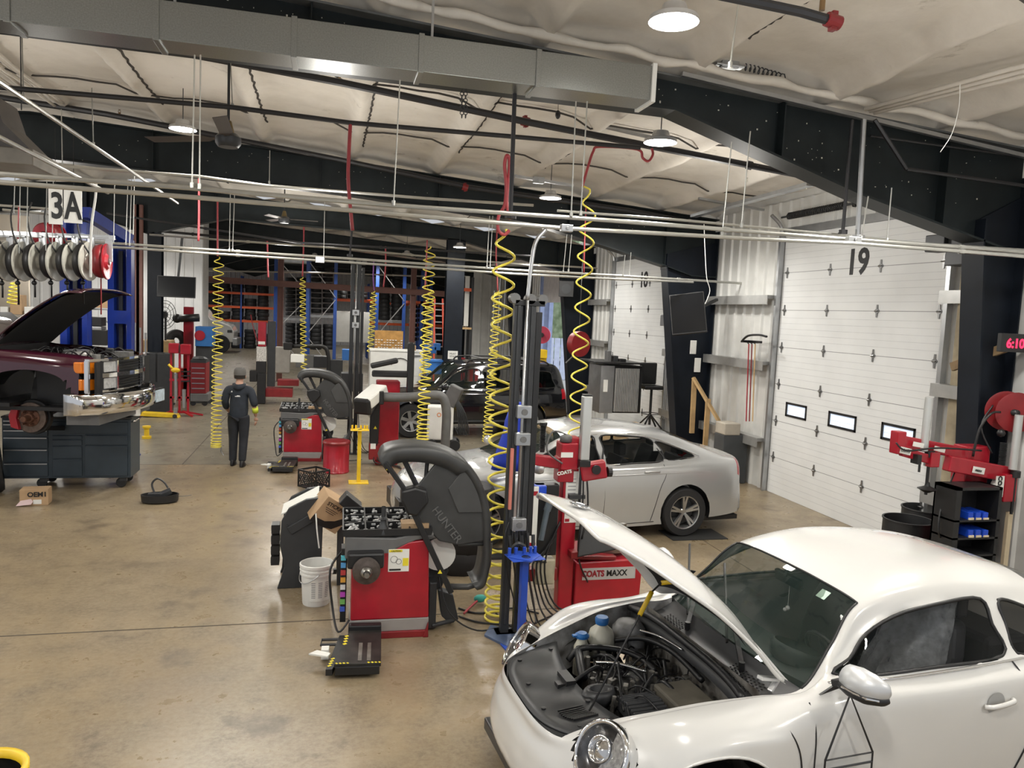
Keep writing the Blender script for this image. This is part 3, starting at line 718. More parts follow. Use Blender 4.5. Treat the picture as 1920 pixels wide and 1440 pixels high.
# ribbed air duct and battery box near left fender
q = MB(); 
for k in range(9): q.box((.22 - k * .0, .20 + k * .028, .765 - .004 * abs(k - 4)), (.22, .016, .05))
q.b2((.10, .19, .70), (.33, .44, .76)); obj('ribbed_air_box', q, BAYGRY, bt, bev=.006)
q = MB(); q.b2((-.16, .16, .60), (.08, .44, .80)); bb = obj('battery_box', q, mat('battery_cover', (.10, .09, .07), .6, 0, .3, 8), bt, bev=.012)
q = MB(); q.b2((-.14, .46, .62), (.06, .58, .79)); obj('fuse_box', q, BAYGRY, bt, bev=.01)
q = MB(); q.lathe([(.11, .70), (.11, .84), (.08, .88), (.03, .89), (0, .89)], (-.1, -.50, 0), n=20); obj('strut_tower', q, mat('inner_fender_paint', (0, 0, 0)), bt, smooth=True)
q = MB(); q.bar((-.42, .60, .98), (-.28, .63, 1.02), .04, .02); q.bar((-.36, .62, .93), (-.42, .60, .98), .03, .02); obj('hood_hinge', q, WHITEC, bt, bev=.004)
# interior
INT = mat('car_interior_black', (.014, .014, .016), .7)
def seat(x, y, m_, nm='front_seat'):
    q = MB()
    q.loft([[V((x + a, y + w * b_, z)) for a, b_ in ((0, -1), (0, 1))] + [V((x + a2, y + w * b_, z)) for a2, b_ in ((.12, 1), (.12, -1))] for a, a2, w, z in ((0, .12, .22, .55), )] * 1 if False else [[V((x - .18 - t * .22 + dx, y + s_ * w, .52 + t * .62)) for dx, s_ in ((0, -1), (0, 1), (.11, 1), (.11, -1))] for t, w in ((0, .21), (.3, .24), (.7, .23), (.95, .18), (1.0, .14))])
    q.b2((x - .2, y - .24, .38), (x + .32, y + .24, .54)); q.b2((x - .46, y - .12, 1.14), (x - .37, y + .12, 1.30))
    return obj(nm, q, m_, bt, bev=.02)
for y in (.36, -.36): seat(-1.45, y, mat('seat_leather', (.03, .03, .035), .5))
q = MB(); q.b2((-2.3, -.6, .45), (-1.95, .6, 1.05)); obj('rear_seat', q, INT, bt, bev=.04)
q = MB(); q.b2((-2.6, -.68, .28), (-.45, .68, .36)); obj('cabin_floor', q, INT, bt)
q = MB(); q.grid([[V((-.50 - .12 * (y / .66) ** 2 - t * .32, y, .955 + .03 * math.sin(PI * t) - .02 * (y / .66) ** 2)) for y in [-.64 + .08 * i for i in range(17)]] for t in (0, .3, .6, .9, 1)])
q.grid([[V((-.82 - .12 * (y / .66) ** 2, y, z)) for y in [-.64 + .08 * i for i in range(17)]] for z in (.95, .6)]); obj('dashboard', q, mat('dashboard_plastic', (.03, .045, .04), .6), bt, smooth=True)
q = MB(); q.lathe([(.0, 0), (.1, 0), (.13, .02), (.15, .09), (.13, .11)], (-.70, .37, .93), (-.3, 0, 1), n=20); obj('instrument_hood', q, mat('dashboard_plastic', (0, 0, 0)), bt, smooth=True)
q = MB(); st = V((-.98, .37, .92)); q.T = Matrix.Translation(st) @ Matrix.Rotation(R(-62), 4, 'Y'); q.lathe([(.185 + .013 * math.cos(a), .013 * math.sin(a)) for a in [2 * PI * i / 8 for i in range(8)]], n=28, closed=True)
for a in (0, 2.2, 4.1): q.bar((0, 0, 0), (.18 * math.cos(a), .18 * math.sin(a), 0), .03, .02)
obj('steering_wheel', q, BLACK, bt, smooth=True)
# crumpled clear plastic over the driver's seat
q = MB(); rr = []
for t in range(15):
    f = t / 14; row = []
    for k in range(25):
        a = 2 * PI * k / 24; w = (.26 - .10 * f) * (1 + .22 * noise.noise(V((k * .8, t * .35, 3))) + .1 * math.sin(k * 2.6))
        row.append(V((-1.50 - .22 * f + w * 1.1 * math.cos(a) * (1 - .3 * f) + .02 * noise.noise(V((k, t, 0))), .36 + w * math.sin(a), .56 + .76 * f)))
    rr.append(row)
q.grid(rr); obj('clear_seat_cover', q, mat('crumpled_clear_plastic', (.75, .78, .8), .12, 0, .35, 20, bump=1, alpha=.42, spec=1), bt, smooth=True)
q = MB(); q.tube([(-.95, -.02, 1.38), (-.93, -.02, 1.30)], .012, 6); q.box((-.96, -.02, 1.28), (.03, .24, .07), M=Matrix.Rotation(R(12), 3, 'Y')); mrr = obj('rear_view_mirror', q, BLACK, bt, bev=.01)
q = MB(); q.tube([(-.97, -.02, 1.25), (-.97, -.02, 1.10)], .0015, 4); q.ball((-.97, -.02, 1.09), .015, 8); q.ball((-.97, -.045, 1.07), .013, 8); obj('hanging_charm', q, PAPER, mrr)
q = MB(); q.grid([[V((x, y, .3)) for y in (-.8, .8)] for x in (.7, -3.2)]); obj('underbody', q, BLACK, bt)
# work-light prop : hooked rod with yellow foam sleeves holding the bonnet
pa = V((-.34, .38, 0)); 
mw = Matrix.Translation((1.93, 4.03, 0)) @ Matrix.Rotation(R(185), 4, 'Z')
p0 = V(F(1105, 1333, .80)); p1 = PY(1222, 1110, 3.95); p2 = PY(1240, 1093, 3.95); p3 = PY(1272, 1090, 3.93)
t = thing('hood_support_rod', 'thin black bonnet support rod with yellow foam sleeves, in the open engine bay', 'prop rod', (0, 0, 0))
q = MB(); q.tube([p0, p1 + (p0 - p1) * .03, p1, p2, p3], .006, 7); obj('rod', q, BLACK, t, smooth=True)
q = MB(); d = (p0 - p1).normalized(); q.tube([p1 + d * .16, p1 + d * .03, p1], .014, 8); obj('foam_sleeve', q, YEL, t, smooth=True)
q = MB(); q.tube([p2, p3, p3 + V((.02, 0, .05))], .014, 8); obj('foam_sleeve', q, YEL, t, smooth=True)
# paper work order hanging from the mirror
t = thing('work_order_holder', 'black-edged clear work order pouch hanging from the white car mirror', 'document holder', (0, 0, 0))
def cl(x, y, z): return mw @ V((x, y, z))
a, b_ = cl(-.46, .95, .72), cl(-.76, .95, .72); c_, d_ = cl(-.46, .955, .3), cl(-.76, .955, .3); hk = cl(-.60, .93, 1.04)
q = MB(); q.tube([a, b_, d_, c_], .006, 5, closed=True); q.tube([a + V((0, 0, -.05)), b_ + V((0, 0, -.05))], .006, 5); q.tube([a, hk, b_], .006, 5); obj('black_edging', q, BLACK, t)
q = MB(); q._add([a, b_, d_, c_], [(0, 1, 2, 3)]); obj('clear_pouch', q, glass('clear_pouch', (.6, .62, .62), .25), t)
q = MB(); q.prism([(-.1, -.16), (.1, -.16), (.1, .14), (-.1, .14)], .001, frame(cl(-.61, .945, .50), (1, 0, 0), (0, 0, 1))); pp = obj('work_order_sheet', q, PAPER, t)
q = MB()
for k in range(11):
    q.box(cl(-.61, .9485, .62 - k * .022), (.17 if k % 3 else .12, .0006, .003), rz=R(3.5))
obj('printed_line', q, mat('grey_ink', (.2, .2, .22), .8), pp)
# ---------------------------------------------------------------- other vehicles
def row(x, pts, wrap=0, dz=0):
    ym = max(p[0] for p in pts) or 1
    return [(x - wrap * (y / ym) ** 2, y, z + dz) for y, z in pts]
def arches(parent, cx, cz, r, yo, yi):
    for x in cx:
        for sg in (1, -1):
            a = [(x + r * math.cos(R(t)), cz + r * math.sin(R(t))) for t in range(-25, 206, 11)]
            q = MB(); q.grid([[V((px, sg * yo, pz)) for px, pz in a], [V((px, sg * yi, pz)) for px, pz in a]]); obj('wheel_arch_liner', q, BLACK, parent, smooth=True)
def seals(sk, parent, polys, r=.012, m=None):
    for sg in (1, -1):
        q = MB()
        for pl in polys:
            ys = [sk.side(x, z) for x, z in pl]
            for _ in range(4): ys = [(ys[i - 1] + 2 * ys[i] + ys[(i + 1) % len(ys)]) / 4 for i in range(len(ys))]
            q.tube([V((x, sg * (y + .002), z)) for (x, z), y in zip(pl, ys)], r, 5, closed=True)
        obj('window_seal', q, m or BLACK, parent, smooth=True)
def handle(sk, parent, x, z, m, l=.11):
    for sg in (1, -1):
        y = sg * (sk.side(x, z) + .025); q = MB()
        q.tube(smooth_path([(x + l, y - .02 * sg, z), (x + l * .8, y, z), (x, y + .003 * sg, z + .004), (x - l * .8, y, z + .006), (x - l, y - .02 * sg, z + .006)], 3), .013, 6)
        obj('door_handle', q, m, parent, smooth=True)
def mirror(parent, x, y, z, m, s=1):
    for sg in (1, -1):
        q = MB(); rr = []
        for dy, sx, sz, dx in [(0, .03, .03, 0), (.02, .06, .06, 0), (.09, .08, .075, -.005), (.16, .07, .07, -.02), (.2, .05, .05, -.04), (.21, .01, .01, -.05)]:
            rr.append([V((x + dx + sx * s * math.cos(a) * (1 if math.cos(a) > 0 else .5), sg * (y + dy * s), z + s * sz * math.sin(a))) for a in [2 * PI * i / 12 for i in range(12)]])
        q.loft(rr); q.bar((x, sg * (y - .08), z - .04), (x, sg * (y + .03), z - .03), .04, .03); obj('side_mirror', q, m, parent, smooth=True)

# --- silver four-door saloon
SILV = mat('silver_car_paint', (.47, .475, .475), .25, .45, .03, 2, coat=.7)
ma = thing('sedan_car', 'silver four-door sedan parked behind the red tyre changer', 'car', (1.80, 9.75, 0), R(185.5))
rows = [
 row(.93, [(0,.22),(.3,.22),(.55,.22),(.66,.22),(.75,.22),(.82,.22),(.86,.22),(.88,.20)], .38),
 row(.97, [(0,.42),(.3,.42),(.56,.42),(.68,.42),(.78,.42),(.85,.40),(.89,.36),(.9,.28)], .42),
 row(.94, [(0,.62),(.3,.62),(.56,.62),(.68,.62),(.78,.61),(.86,.58),(.9,.48),(.915,.34)], .42),
 row(.84, [(0,.73),(.3,.73),(.55,.735),(.66,.73),(.77,.71),(.86,.66),(.905,.54),(.92,.38)], .35),
 row(.55, [(0,.84),(.3,.83),(.55,.825),(.66,.815),(.78,.80),(.87,.74),(.915,.6),(.92,.3)], .1),
 row(.05, [(0,.92),(.3,.91),(.58,.90),(.69,.89),(.80,.87),(.88,.81),(.92,.62),(.92,.25)]),
 row(-.38, [(0,.98),(.3,.975),(.62,.965),(.72,.955),(.81,.93),(.88,.86),(.92,.6),(.91,.2)]),
 row(-.72, [(0,1.20),(.3,1.19),(.60,1.14),(.71,1.06),(.82,.96),(.885,.88),(.925,.6),(.91,.19)]),
 row(-1.10, [(0,1.395),(.3,1.385),(.56,1.345),(.67,1.24),(.82,.97),(.89,.89),(.925,.6),(.91,.19)]),
 row(-1.6, [(0,1.455),(.3,1.445),(.55,1.41),(.65,1.34),(.82,.98),(.89,.9),(.925,.6),(.91,.19)]),
 row(-2.2, [(0,1.445),(.3,1.435),(.54,1.40),(.64,1.32),(.82,.99),(.89,.91),(.925,.62),(.91,.19)]),
 row(-2.75, [(0,1.37),(.3,1.36),(.52,1.325),(.62,1.25),(.80,1.01),(.885,.93),(.925,.66),(.91,.22)]),
 row(-3.15, [(0,1.235),(.3,1.225),(.52,1.19),(.63,1.13),(.77,1.03),(.87,.95),(.915,.7),(.905,.25)]),
 row(-3.5, [(0,1.08),(.3,1.075),(.55,1.07),(.66,1.055),(.77,1.02),(.855,.93),(.895,.72),(.88,.28)], .03),
 row(-3.84, [(0,1.03),(.3,1.03),(.55,1.025),(.65,1.01),(.74,.975),(.80,.89),(.83,.68),(.82,.3)], -.14),
 row(-3.95, [(0,.85),(.3,.85),(.53,.85),(.62,.84),(.69,.81),(.75,.74),(.78,.6),(.78,.32)], -.2),
 row(-4.0, [(0,.5),(.3,.5),(.53,.5),(.62,.5),(.69,.49),(.74,.46),(.77,.42),(.78,.34)], -.22),
 row(-3.96, [(0,.24),(.3,.24),(.5,.24),(.6,.24),(.66,.24),(.7,.24),(.74,.25),(.76,.26)], -.2)]
s2 = CarSkin(rows, 6, 4)
af, ar = circle2(0, .34, .385), circle2(-2.83, .34, .385)
w1 = curve2([(-.62, .985), (-.85, 1.13), (-1.08, 1.25), (-1.3, 1.325), (-1.52, 1.345), (-1.54, 1.2), (-1.55, 1.0), (-1.1, .985)], 4)
w2 = curve2([(-1.66, 1.0), (-1.65, 1.2), (-1.64, 1.35), (-2.0, 1.345), (-2.35, 1.30), (-2.45, 1.18), (-2.5, 1.03), (-2.1, 1.01)], 4)
w3 = curve2([(-2.56, 1.035), (-2.52, 1.16), (-2.46, 1.265), (-2.75, 1.18), (-3.02, 1.07), (-2.8, 1.045)], 4)
for pl in (af, ar): s2.snap(pl, 3.2, .04)
for pl in (w1, w2, w3): s2.snap(pl, 2.5, .025, (6, 13))
IN = lambda pl, v0: (lambda u, v, c: v > v0 and inside((c.x, c.z), pl))
gl = [IN(w1, 2.4), IN(w2, 2.4), IN(w3, 2.4)]
wsf = lambda u, v, c: 6 < u < 8 and v < 2.25; rwf = lambda u, v, c: 11 < u < 13 and v < 2
ia = lambda u, v, c: v > 3 and (inside((c.x, c.z), af) or inside((c.x, c.z), ar))
lmp = lambda u, v, c: 13.7 < u < 15 and 3.2 < v < 5.4; hl = lambda u, v, c: 2.2 < u < 3.9 and 3 < v < 5
obj('body', s2.mesh(s2.faces(lambda u, v, c: not (wsf(u, v, c) or rwf(u, v, c) or ia(u, v, c) or lmp(u, v, c) or hl(u, v, c) or any(g(u, v, c) for g in gl)))), SILV, ma, smooth=True)
obj('windshield', s2.mesh(s2.faces(wsf)), WSGLASS, ma, smooth=True); obj('rear_window', s2.mesh(s2.faces(rwf)), CARGLASS, ma, smooth=True)
TAILR = mat('tail_lamp_red', (.35, .01, .02), .15, 0, .1, coat=.5)
for sg in (1, -1):
    for g, nm in zip(gl, ('side_window', 'side_window', 'quarter_window')): obj(nm, s2.mesh(s2.faces(g), sg), SIDEGLASS, ma, smooth=True)
    obj('tail_light', s2.mesh(s2.faces(lmp), sg), TAILR, ma, smooth=True); obj('headlight', s2.mesh(s2.faces(hl), sg), LENS, ma, smooth=True)
seals(s2, ma, (w1, w2, w3))
q = MB()
for sg in (1, -1):
    q.tube(s2.line([(-.6, .975), (-1.5, .985), (-2.5, 1.015), (-3.1, 1.06)], .004, sg), .008, 5); q.tube(s2.line([(-.62, 1.0), (-1.08, 1.275), (-1.55, 1.375), (-2.1, 1.37), (-2.5, 1.30), (-3.1, 1.07)], .004, sg), .007, 5)
obj('chrome_trim', q, CHROME, ma, smooth=True)
q = MB()
for pts in ([(-.42, .93), (-.45, .6), (-.5, .25)], [(-1.6, .98), (-1.62, .6), (-1.6, .24)], [(-2.5, 1.0), (-2.52, .85), (-2.42, .7), (-2.36, .45), (-2.3, .25)], [(-.5, .24), (-1.6, .22), (-2.35, .24)]):
    q.tube(s2.line(pts, .001), .005, 4)
obj('panel_gap', q, BLACK, ma)
q = MB(); q.tube(s2.line([(-.5, .83), (-1.4, .86), (-2.4, .88), (-3.2, .88)], .0), .008, 4); obj('body_crease', q, SILV, ma, smooth=True)
handle(s2, ma, -1.38, .88, SILV); handle(s2, ma, -2.3, .905, SILV); mirror(ma, -.62, .92, 1.02, SILV, .95)
for x in (0, -2.83):
    for sg in (1, -1): wheel(ma, x, .80 * sg, .335, .22, sg=sg, rim=.68)
arches(ma, (0, -2.83), .34, .385, .90, .5)
q = MB(); q.b2((.55, -.85, .2), (-3.7, .85, .26)); q.b2((-.45, -.7, .25), (-2.6, .7, .4)); obj('underbody', q, BLACK, ma)
q = MB()
for x in (-1.45, -2.35):
    for y in (-.36, .36): q.b2((x, y - .23, .4), (x - .5, y + .23, .58)); q.bar((x - .42, y, .5), (x - .62, y, 1.02), .42, .12); q.b2((x - .58, y - .1, 1.04), (x - .68, y + .1, 1.2))
obj('seats', q, INT, ma, bev=.02)
q = MB(); q.grid([[V((-.42 - t * .4, y, .95)) for y in (-.7, 0, .7)] for t in (0, 1)]); q.grid([[V((-.82, y, z)) for y in (-.7, .7)] for z in (.95, .5)]); obj('dashboard', q, INT, ma)
q = MB(); q.b2((.80, -.45, .30), (.955, .45, .52)); obj('grille', q, BLACK, ma, bev=.01)
q = MB(); q.tube([(-.38, y, .985) for y in (.1, .6)], .01, 5); q.bar((-.36, .1, .98), (-.55, .55, 1.10), .02, .012); q.bar((-.36, -.5, .98), (-.55, .0, 1.10), .02, .012); obj('wiper_arm', q, BLACK, ma)

# --- black SUV
BLKP = mat('black_car_paint', (.008, .009, .012), .12, .1, .1, 2, coat=1)
pf = thing('suv_car', 'black four-door suv with roof rails parked behind the silver sedan', 'car', (1.75, 17.85, 0), R(186))
rows = [
 row(.80, [(0,.35),(.3,.35),(.55,.35),(.66,.35),(.75,.35),(.83,.35),(.87,.35),(.88,.33)], .25),
 row(.86, [(0,.6),(.3,.6),(.56,.6),(.68,.6),(.78,.6),(.86,.58),(.9,.54),(.9,.45)], .28),
 row(.82, [(0,.9),(.3,.9),(.56,.9),(.68,.89),(.78,.87),(.86,.82),(.9,.72),(.91,.55)], .25),
 row(.65, [(0,1.0),(.3,1.0),(.55,1.0),(.66,.99),(.78,.97),(.87,.9),(.91,.75),(.92,.5)], .1),
 row(.1, [(0,1.08),(.3,1.08),(.6,1.06),(.70,1.05),(.81,1.02),(.89,.95),(.925,.75),(.92,.4)]),
 row(-.42, [(0,1.13),(.3,1.13),(.65,1.11),(.74,1.09),(.82,1.06),(.89,.98),(.93,.75),(.92,.38)]),
 row(-.78, [(0,1.42),(.3,1.41),(.63,1.36),(.73,1.25),(.84,1.10),(.89,1.0),(.93,.75),(.92,.38)]),
 row(-1.12, [(0,1.68),(.3,1.67),(.60,1.63),(.69,1.5),(.84,1.10),(.9,1.0),(.93,.75),(.92,.38)]),
 row(-1.7, [(0,1.74),(.3,1.735),(.60,1.70),(.68,1.6),(.84,1.11),(.9,1.0),(.93,.75),(.92,.38)]),
 row(-2.6, [(0,1.745),(.3,1.74),(.60,1.71),(.68,1.6),(.84,1.12),(.9,1.0),(.93,.75),(.92,.38)]),
 row(-3.3, [(0,1.73),(.3,1.725),(.60,1.69),(.68,1.58),(.83,1.13),(.9,1.0),(.93,.75),(.92,.42)]),
 row(-3.66, [(0,1.66),(.3,1.66),(.57,1.63),(.66,1.52),(.78,1.13),(.85,1.0),(.88,.75),(.88,.45)]),
 row(-3.85, [(0,1.14),(.3,1.14),(.57,1.14),(.66,1.13),(.76,1.08),(.83,.98),(.86,.75),(.86,.48)], -.05),
 row(-3.9, [(0,.6),(.3,.6),(.57,.6),(.66,.6),(.76,.58),(.82,.55),(.85,.5),(.85,.45)], -.05)]
s3 = CarSkin(rows, 6, 4)
af, ar = circle2(0, .40, .43), circle2(-2.85, .40, .43)
w1 = curve2([(-.66, 1.13), (-.85, 1.3), (-1.05, 1.46), (-1.3, 1.55), (-1.62, 1.57), (-1.64, 1.35), (-1.64, 1.14), (-1.1, 1.13)], 4)
w2 = curve2([(-1.74, 1.14), (-1.74, 1.35), (-1.74, 1.57), (-2.1, 1.575), (-2.5, 1.57), (-2.52, 1.35), (-2.55, 1.15), (-2.1, 1.14)], 4)
w3 = curve2([(-2.66, 1.16), (-2.64, 1.35), (-2.62, 1.57), (-3.0, 1.56), (-3.4, 1.53), (-3.47, 1.35), (-3.52, 1.18), (-3.1, 1.16)], 4)
for pl in (af, ar): s3.snap(pl, 3.2, .05)
for pl in (w1, w2, w3): s3.snap(pl, 2.5, .03, (5, 12))
gl = [IN(w1, 2.4), IN(w2, 2.4), IN(w3, 2.4)]
wsf = lambda u, v, c: 5 < u < 7 and v < 2.25
ia = lambda u, v, c: v > 3 and (inside((c.x, c.z), af) or inside((c.x, c.z), ar))
lmp = lambda u, v, c: 11.2 < u < 12.2 and 3.9 < v < 5.4
obj('body', s3.mesh(s3.faces(lambda u, v, c: not (wsf(u, v, c) or ia(u, v, c) or lmp(u, v, c) or any(g(u, v, c) for g in gl)))), BLKP, pf, smooth=True)
obj('windshield', s3.mesh(s3.faces(wsf)), WSGLASS, pf, smooth=True)
for sg in (1, -1):
    for k, g in enumerate(gl): obj('side_window' if k < 2 else 'quarter_window', s3.mesh(s3.faces(g), sg), glass('suv_front_glass', (.03, .04, .04), .3) if k == 0 else SIDEGLASS, pf, smooth=True)
    obj('tail_light', s3.mesh(s3.faces(lmp), sg), TAILR, pf, smooth=True)
seals(s3, pf, (w1, w2, w3), .012)
q = MB(); q.tube(s3.line([(-.62, 1.105), (-1.2, 1.11), (-2.5, 1.125)], .005, 1), .009, 5); q.tube(s3.line([(-.66, 1.15), (-1.05, 1.49), (-1.3, 1.58)], .006, 1), .006, 5); obj('belt_trim', q, CHROME, pf, smooth=True)
q = MB()
for pts in ([(-.5, 1.05), (-.52, .7), (-.55, .42)], [(-1.69, 1.12), (-1.7, .7), (-1.68, .42)], [(-2.58, 1.12), (-2.6, .95), (-2.45, .75), (-2.38, .45)]): q.tube(s3.line(pts, .001), .006, 4)
obj('panel_gap', q, DARKM, pf)
handle(s3, pf, -1.5, .99, BLKP); handle(s3, pf, -2.42, 1.0, BLKP); mirror(pf, -.72, .93, 1.19, BLKP, 1.2)
for sg in (1, -1):
    q = MB(); q.tube(smooth_path([(-1.35, sg * .60, 1.70), (-1.5, sg * .60, 1.79), (-2.3, sg * .60, 1.81), (-3.2, sg * .60, 1.79), (-3.42, sg * .6, 1.70)], 4), .022, 6); obj('roof_rail', q, BLACK, pf, smooth=True)
q = MB(); q.bar((-1.8, -.6, 1.80), (-1.8, .6, 1.80), .06, .03); q.bar((-3.0, -.6, 1.80), (-3.0, .6, 1.80), .06, .03); obj('roof_crossbar', q, GREYP, pf)
for x in (0, -2.85):
    for sg in (1, -1): wheel(pf, x, .80 * sg, .385, .25, sg=sg, rim=.62, spokes=6, twin=False)
arches(pf, (0, -2.85), .40, .43, .90, .5)
q = MB(); q.b2((.5, -.85, .3), (-3.7, .85, .42)); obj('underbody', q, BLACK, pf)
q = MB(); q.b2((-.55, .88, .36), (-2.35, 1.0, .40)); q.b2((-.55, -1.0, .36), (-2.35, -.88, .40)); obj('running_board', q, DARKM, pf, bev=.01)
q = MB()
for x in (-1.45, -2.35):
    for y in (-.38, .38): q.b2((x, y - .24, .6), (x - .5, y + .24, .8)); q.bar((x - .42, y, .7), (x - .62, y, 1.25), .42, .12); q.b2((x - .58, y - .1, 1.27), (x - .68, y + .1, 1.42))
obj('seats', q, INT, pf, bev=.02)
q = MB(); q.T = Matrix.Translation((-1.0, .38, 1.12)) @ Matrix.Rotation(R(-62), 4, 'Y'); q.lathe([(.185 + .014 * math.cos(a), .014 * math.sin(a)) for a in [2 * PI * i / 8 for i in range(8)]], n=24, closed=True); q.bar((-.18, 0, 0), (.18, 0, 0), .03, .02); obj('steering_wheel', q, BLACK, pf)

# --- maroon pickup front on the lift : own axes, x forward, lifted .88
MAR = mat('maroon_car_paint', (.045, .006, .016), .16, .1, .1, 2, coat=1)
tk = thing('pickup_truck', 'dark maroon pickup truck with its hood up and front wheel off, raised on the lift', 'truck', (-3.38, 12.18, .93), R(-9))
rows = [
 row(.62, [(0,.62),(.3,.62),(.6,.62),(.75,.62),(.88,.62),(.93,.61),(.95,.6),(.96,.58)], .06),
 row(.64, [(0,.85),(.3,.85),(.6,.85),(.75,.85),(.88,.85),(.93,.83),(.955,.76),(.96,.66)], .06),
 row(.58, [(0,1.10),(.3,1.10),(.6,1.09),(.75,1.085),(.86,1.07),(.93,1.0),(.96,.86),(.965,.62)], .06),
 row(.3, [(0,1.15),(.3,1.15),(.6,1.14),(.75,1.13),(.87,1.11),(.945,1.03),(.975,.88),(.975,.45)]),
 row(0, [(0,1.17),(.3,1.17),(.62,1.16),(.76,1.15),(.88,1.13),(.955,1.05),(.985,.9),(.985,.45)]),
 row(-.45, [(0,1.20),(.3,1.20),(.65,1.185),(.78,1.175),(.89,1.15),(.955,1.07),(.98,.88),(.975,.5)]),
 row(-.95, [(0,1.24),(.3,1.24),(.68,1.22),(.8,1.20),(.89,1.17),(.955,1.08),(.975,.85),(.96,.45)]),
 row(-1.5, [(0,1.62),(.3,1.61),(.62,1.57),(.74,1.4),(.9,1.19),(.955,1.08),(.975,.8),(.96,.42)]),
 row(-2.4, [(0,1.72),(.3,1.71),(.62,1.67),(.73,1.5),(.9,1.19),(.955,1.08),(.975,.8),(.96,.42)])]
s4 = CarSkin(rows, 7, 5)
af = curve2([(.20, .50), (.16, .72), (.0, .87), (-.36, .93), (-.72, .87), (-.92, .72), (-.98, .45), (-.38, .1)], 6)
s4.snap(af, 3.2, .04)
bay = lambda u, v, c: 2.0 < u < 6.0 and v < 3; ia = lambda u, v, c: v > 3 and inside((c.x, c.z), af); fr = lambda u, v, c: u < 2.0
for r_ in s4.g:
    for p_ in r_:
        if p_.x > .1: p_.x -= .22 * (p_.y / .95) ** 2 * min(1, (p_.x - .1) / .4)
obj('body', s4.mesh(s4.faces(lambda u, v, c: not (bay(u, v, c) or ia(u, v, c) or fr(u, v, c)))), MAR, tk, smooth=True)
q = MB()
for sg in (1, -1):
    q.grid([[V((.60 - .03 * (1 - k), sg * .955, z)) for z in (.62, 1.08)] for k in (0, 1)])
    q.b2((-.5, sg * .4, .4), (.55, sg * .46, 1.05))
q.b2((-1.0, -.8, .4), (-.96, .8, 1.2)); q.b2((-.95, -.75, .35), (.5, .75, .40)); q.b2((.47, -.9, .55), (.5, .9, 1.05)); obj('engine_bay_shell', q, BLACK, tk)
rt = random.Random(3); q = MB()
for k in range(60):
    x, y = rt.uniform(-.85, .42), rt.uniform(-.72, .72); s = rt.uniform(.03, .12); q.box((x, y, rt.uniform(.98, 1.12)), (s * 1.4, s, s * .6), rz=rt.uniform(0, 3))
q.b2((-.6, -.3, .5), (.2, .3, 1.06)); obj('engine_parts', q, mat('engine_dark', (0, 0, 0)), tk, bev=.004)
q = MB(); q.lathe([(0, 1.16), (.12, 1.16), (.2, 1.14), (.22, 1.10), (.22, 1.05)], (-.15, .0, 0), n=24); q.cyl((.3, -.45, 1.05), (.3, -.45, 1.13), .06, n=14); q.box((.32, .35, 1.08), (.25, .18, .1)); obj('air_cleaner', q, mat('pale_engine_metal', (.35, .34, .32), .35, .6, .3, 12), tk, auto=40)
q = MB()
for k in range(22):
    x, y = rt.uniform(-.8, .35), rt.uniform(-.6, .6); a = rt.uniform(0, 6.3); l = rt.uniform(.15, .4)
    q.tube(smooth_path([(x, y, 1.08), (x + l * .5 * math.cos(a), y + l * .5 * math.sin(a), 1.17), (x + l * math.cos(a), y + l * math.sin(a), 1.08)], 4), .012, 5)
obj('engine_hose', q, BLACK, tk, smooth=True)
# hood up
q = MB(); HA = Matrix.Translation((-1.0, 0, 1.28)) @ Matrix.Rotation(-R(37), 4, 'Y') @ Matrix.Diagonal((.92, 1, 1.2, 1))
rr = [[HA @ V((x, y, .09 * math.sin(PI * min(1, max(0, x / 1.55))) * .5 - .07 * (abs(y) / .82) ** 3 - (.10 * ((x - 1.25) / .3) ** 2 if x > 1.25 else 0))) for y in [-.82 + .082 * i for i in range(21)]] for x in [0, .2, .4, .6, .8, 1.0, 1.15, 1.25, 1.33, 1.42, 1.5, 1.55]]
q.grid(rr); hd = obj('open_hood', q, MAR, tk, smooth=True, solid=.012)
q = MB(); q.grid([[p - HA.to_3x3() @ V((0, 0, .045)) for p in r[1:-1]] for r in rr[:-2]]); obj('hood_insulation', q, mat('black_felt', (0, 0, 0)), hd, smooth=True)
q = MB(); q.tube([r[0] for r in rr] + rr[-1][1:] + [r[-1] for r in rr[::-1][1:]], .012, 6); obj('hood_edge', q, MAR, hd, smooth=True)
# grille, lamps, bumper
gx = .60
def tb(q):                                  # the front is bowed in plan
    for p_ in q.v: p_.x -= .22 * (p_.y / .95) ** 2
    return q
q = MB()
for k in range(12):
    y0, y1 = -.93 + k * .155, -.775 + k * .155
    for z, w_, h_ in ((1.075, .06, .035), (.86, .07, .06), (.64, .06, .03)): q.bar((gx, y0, z), (gx, y1, z), w_, h_)
for y in (-.93, -.43, .43, .93): q.bar((gx, y, .64), (gx, y, 1.07), .03, .05)
obj('chrome_grille_frame', tb(q), CHROME, tk)
q = MB(); q.b2((gx - .05, -.42, .66), (gx - .02, .42, 1.06))
for z in (.69, .73, .77, .81, .92, .96, 1.0, 1.04): q.b2((gx - .02, -.42, z - .004), (gx + .012, .42, z + .004))
obj('grille_insert', tb(q), BLACK, tk)
AMB = mat('amber_lens', (.8, .22, .01), .25, 0, .1, coat=.5)
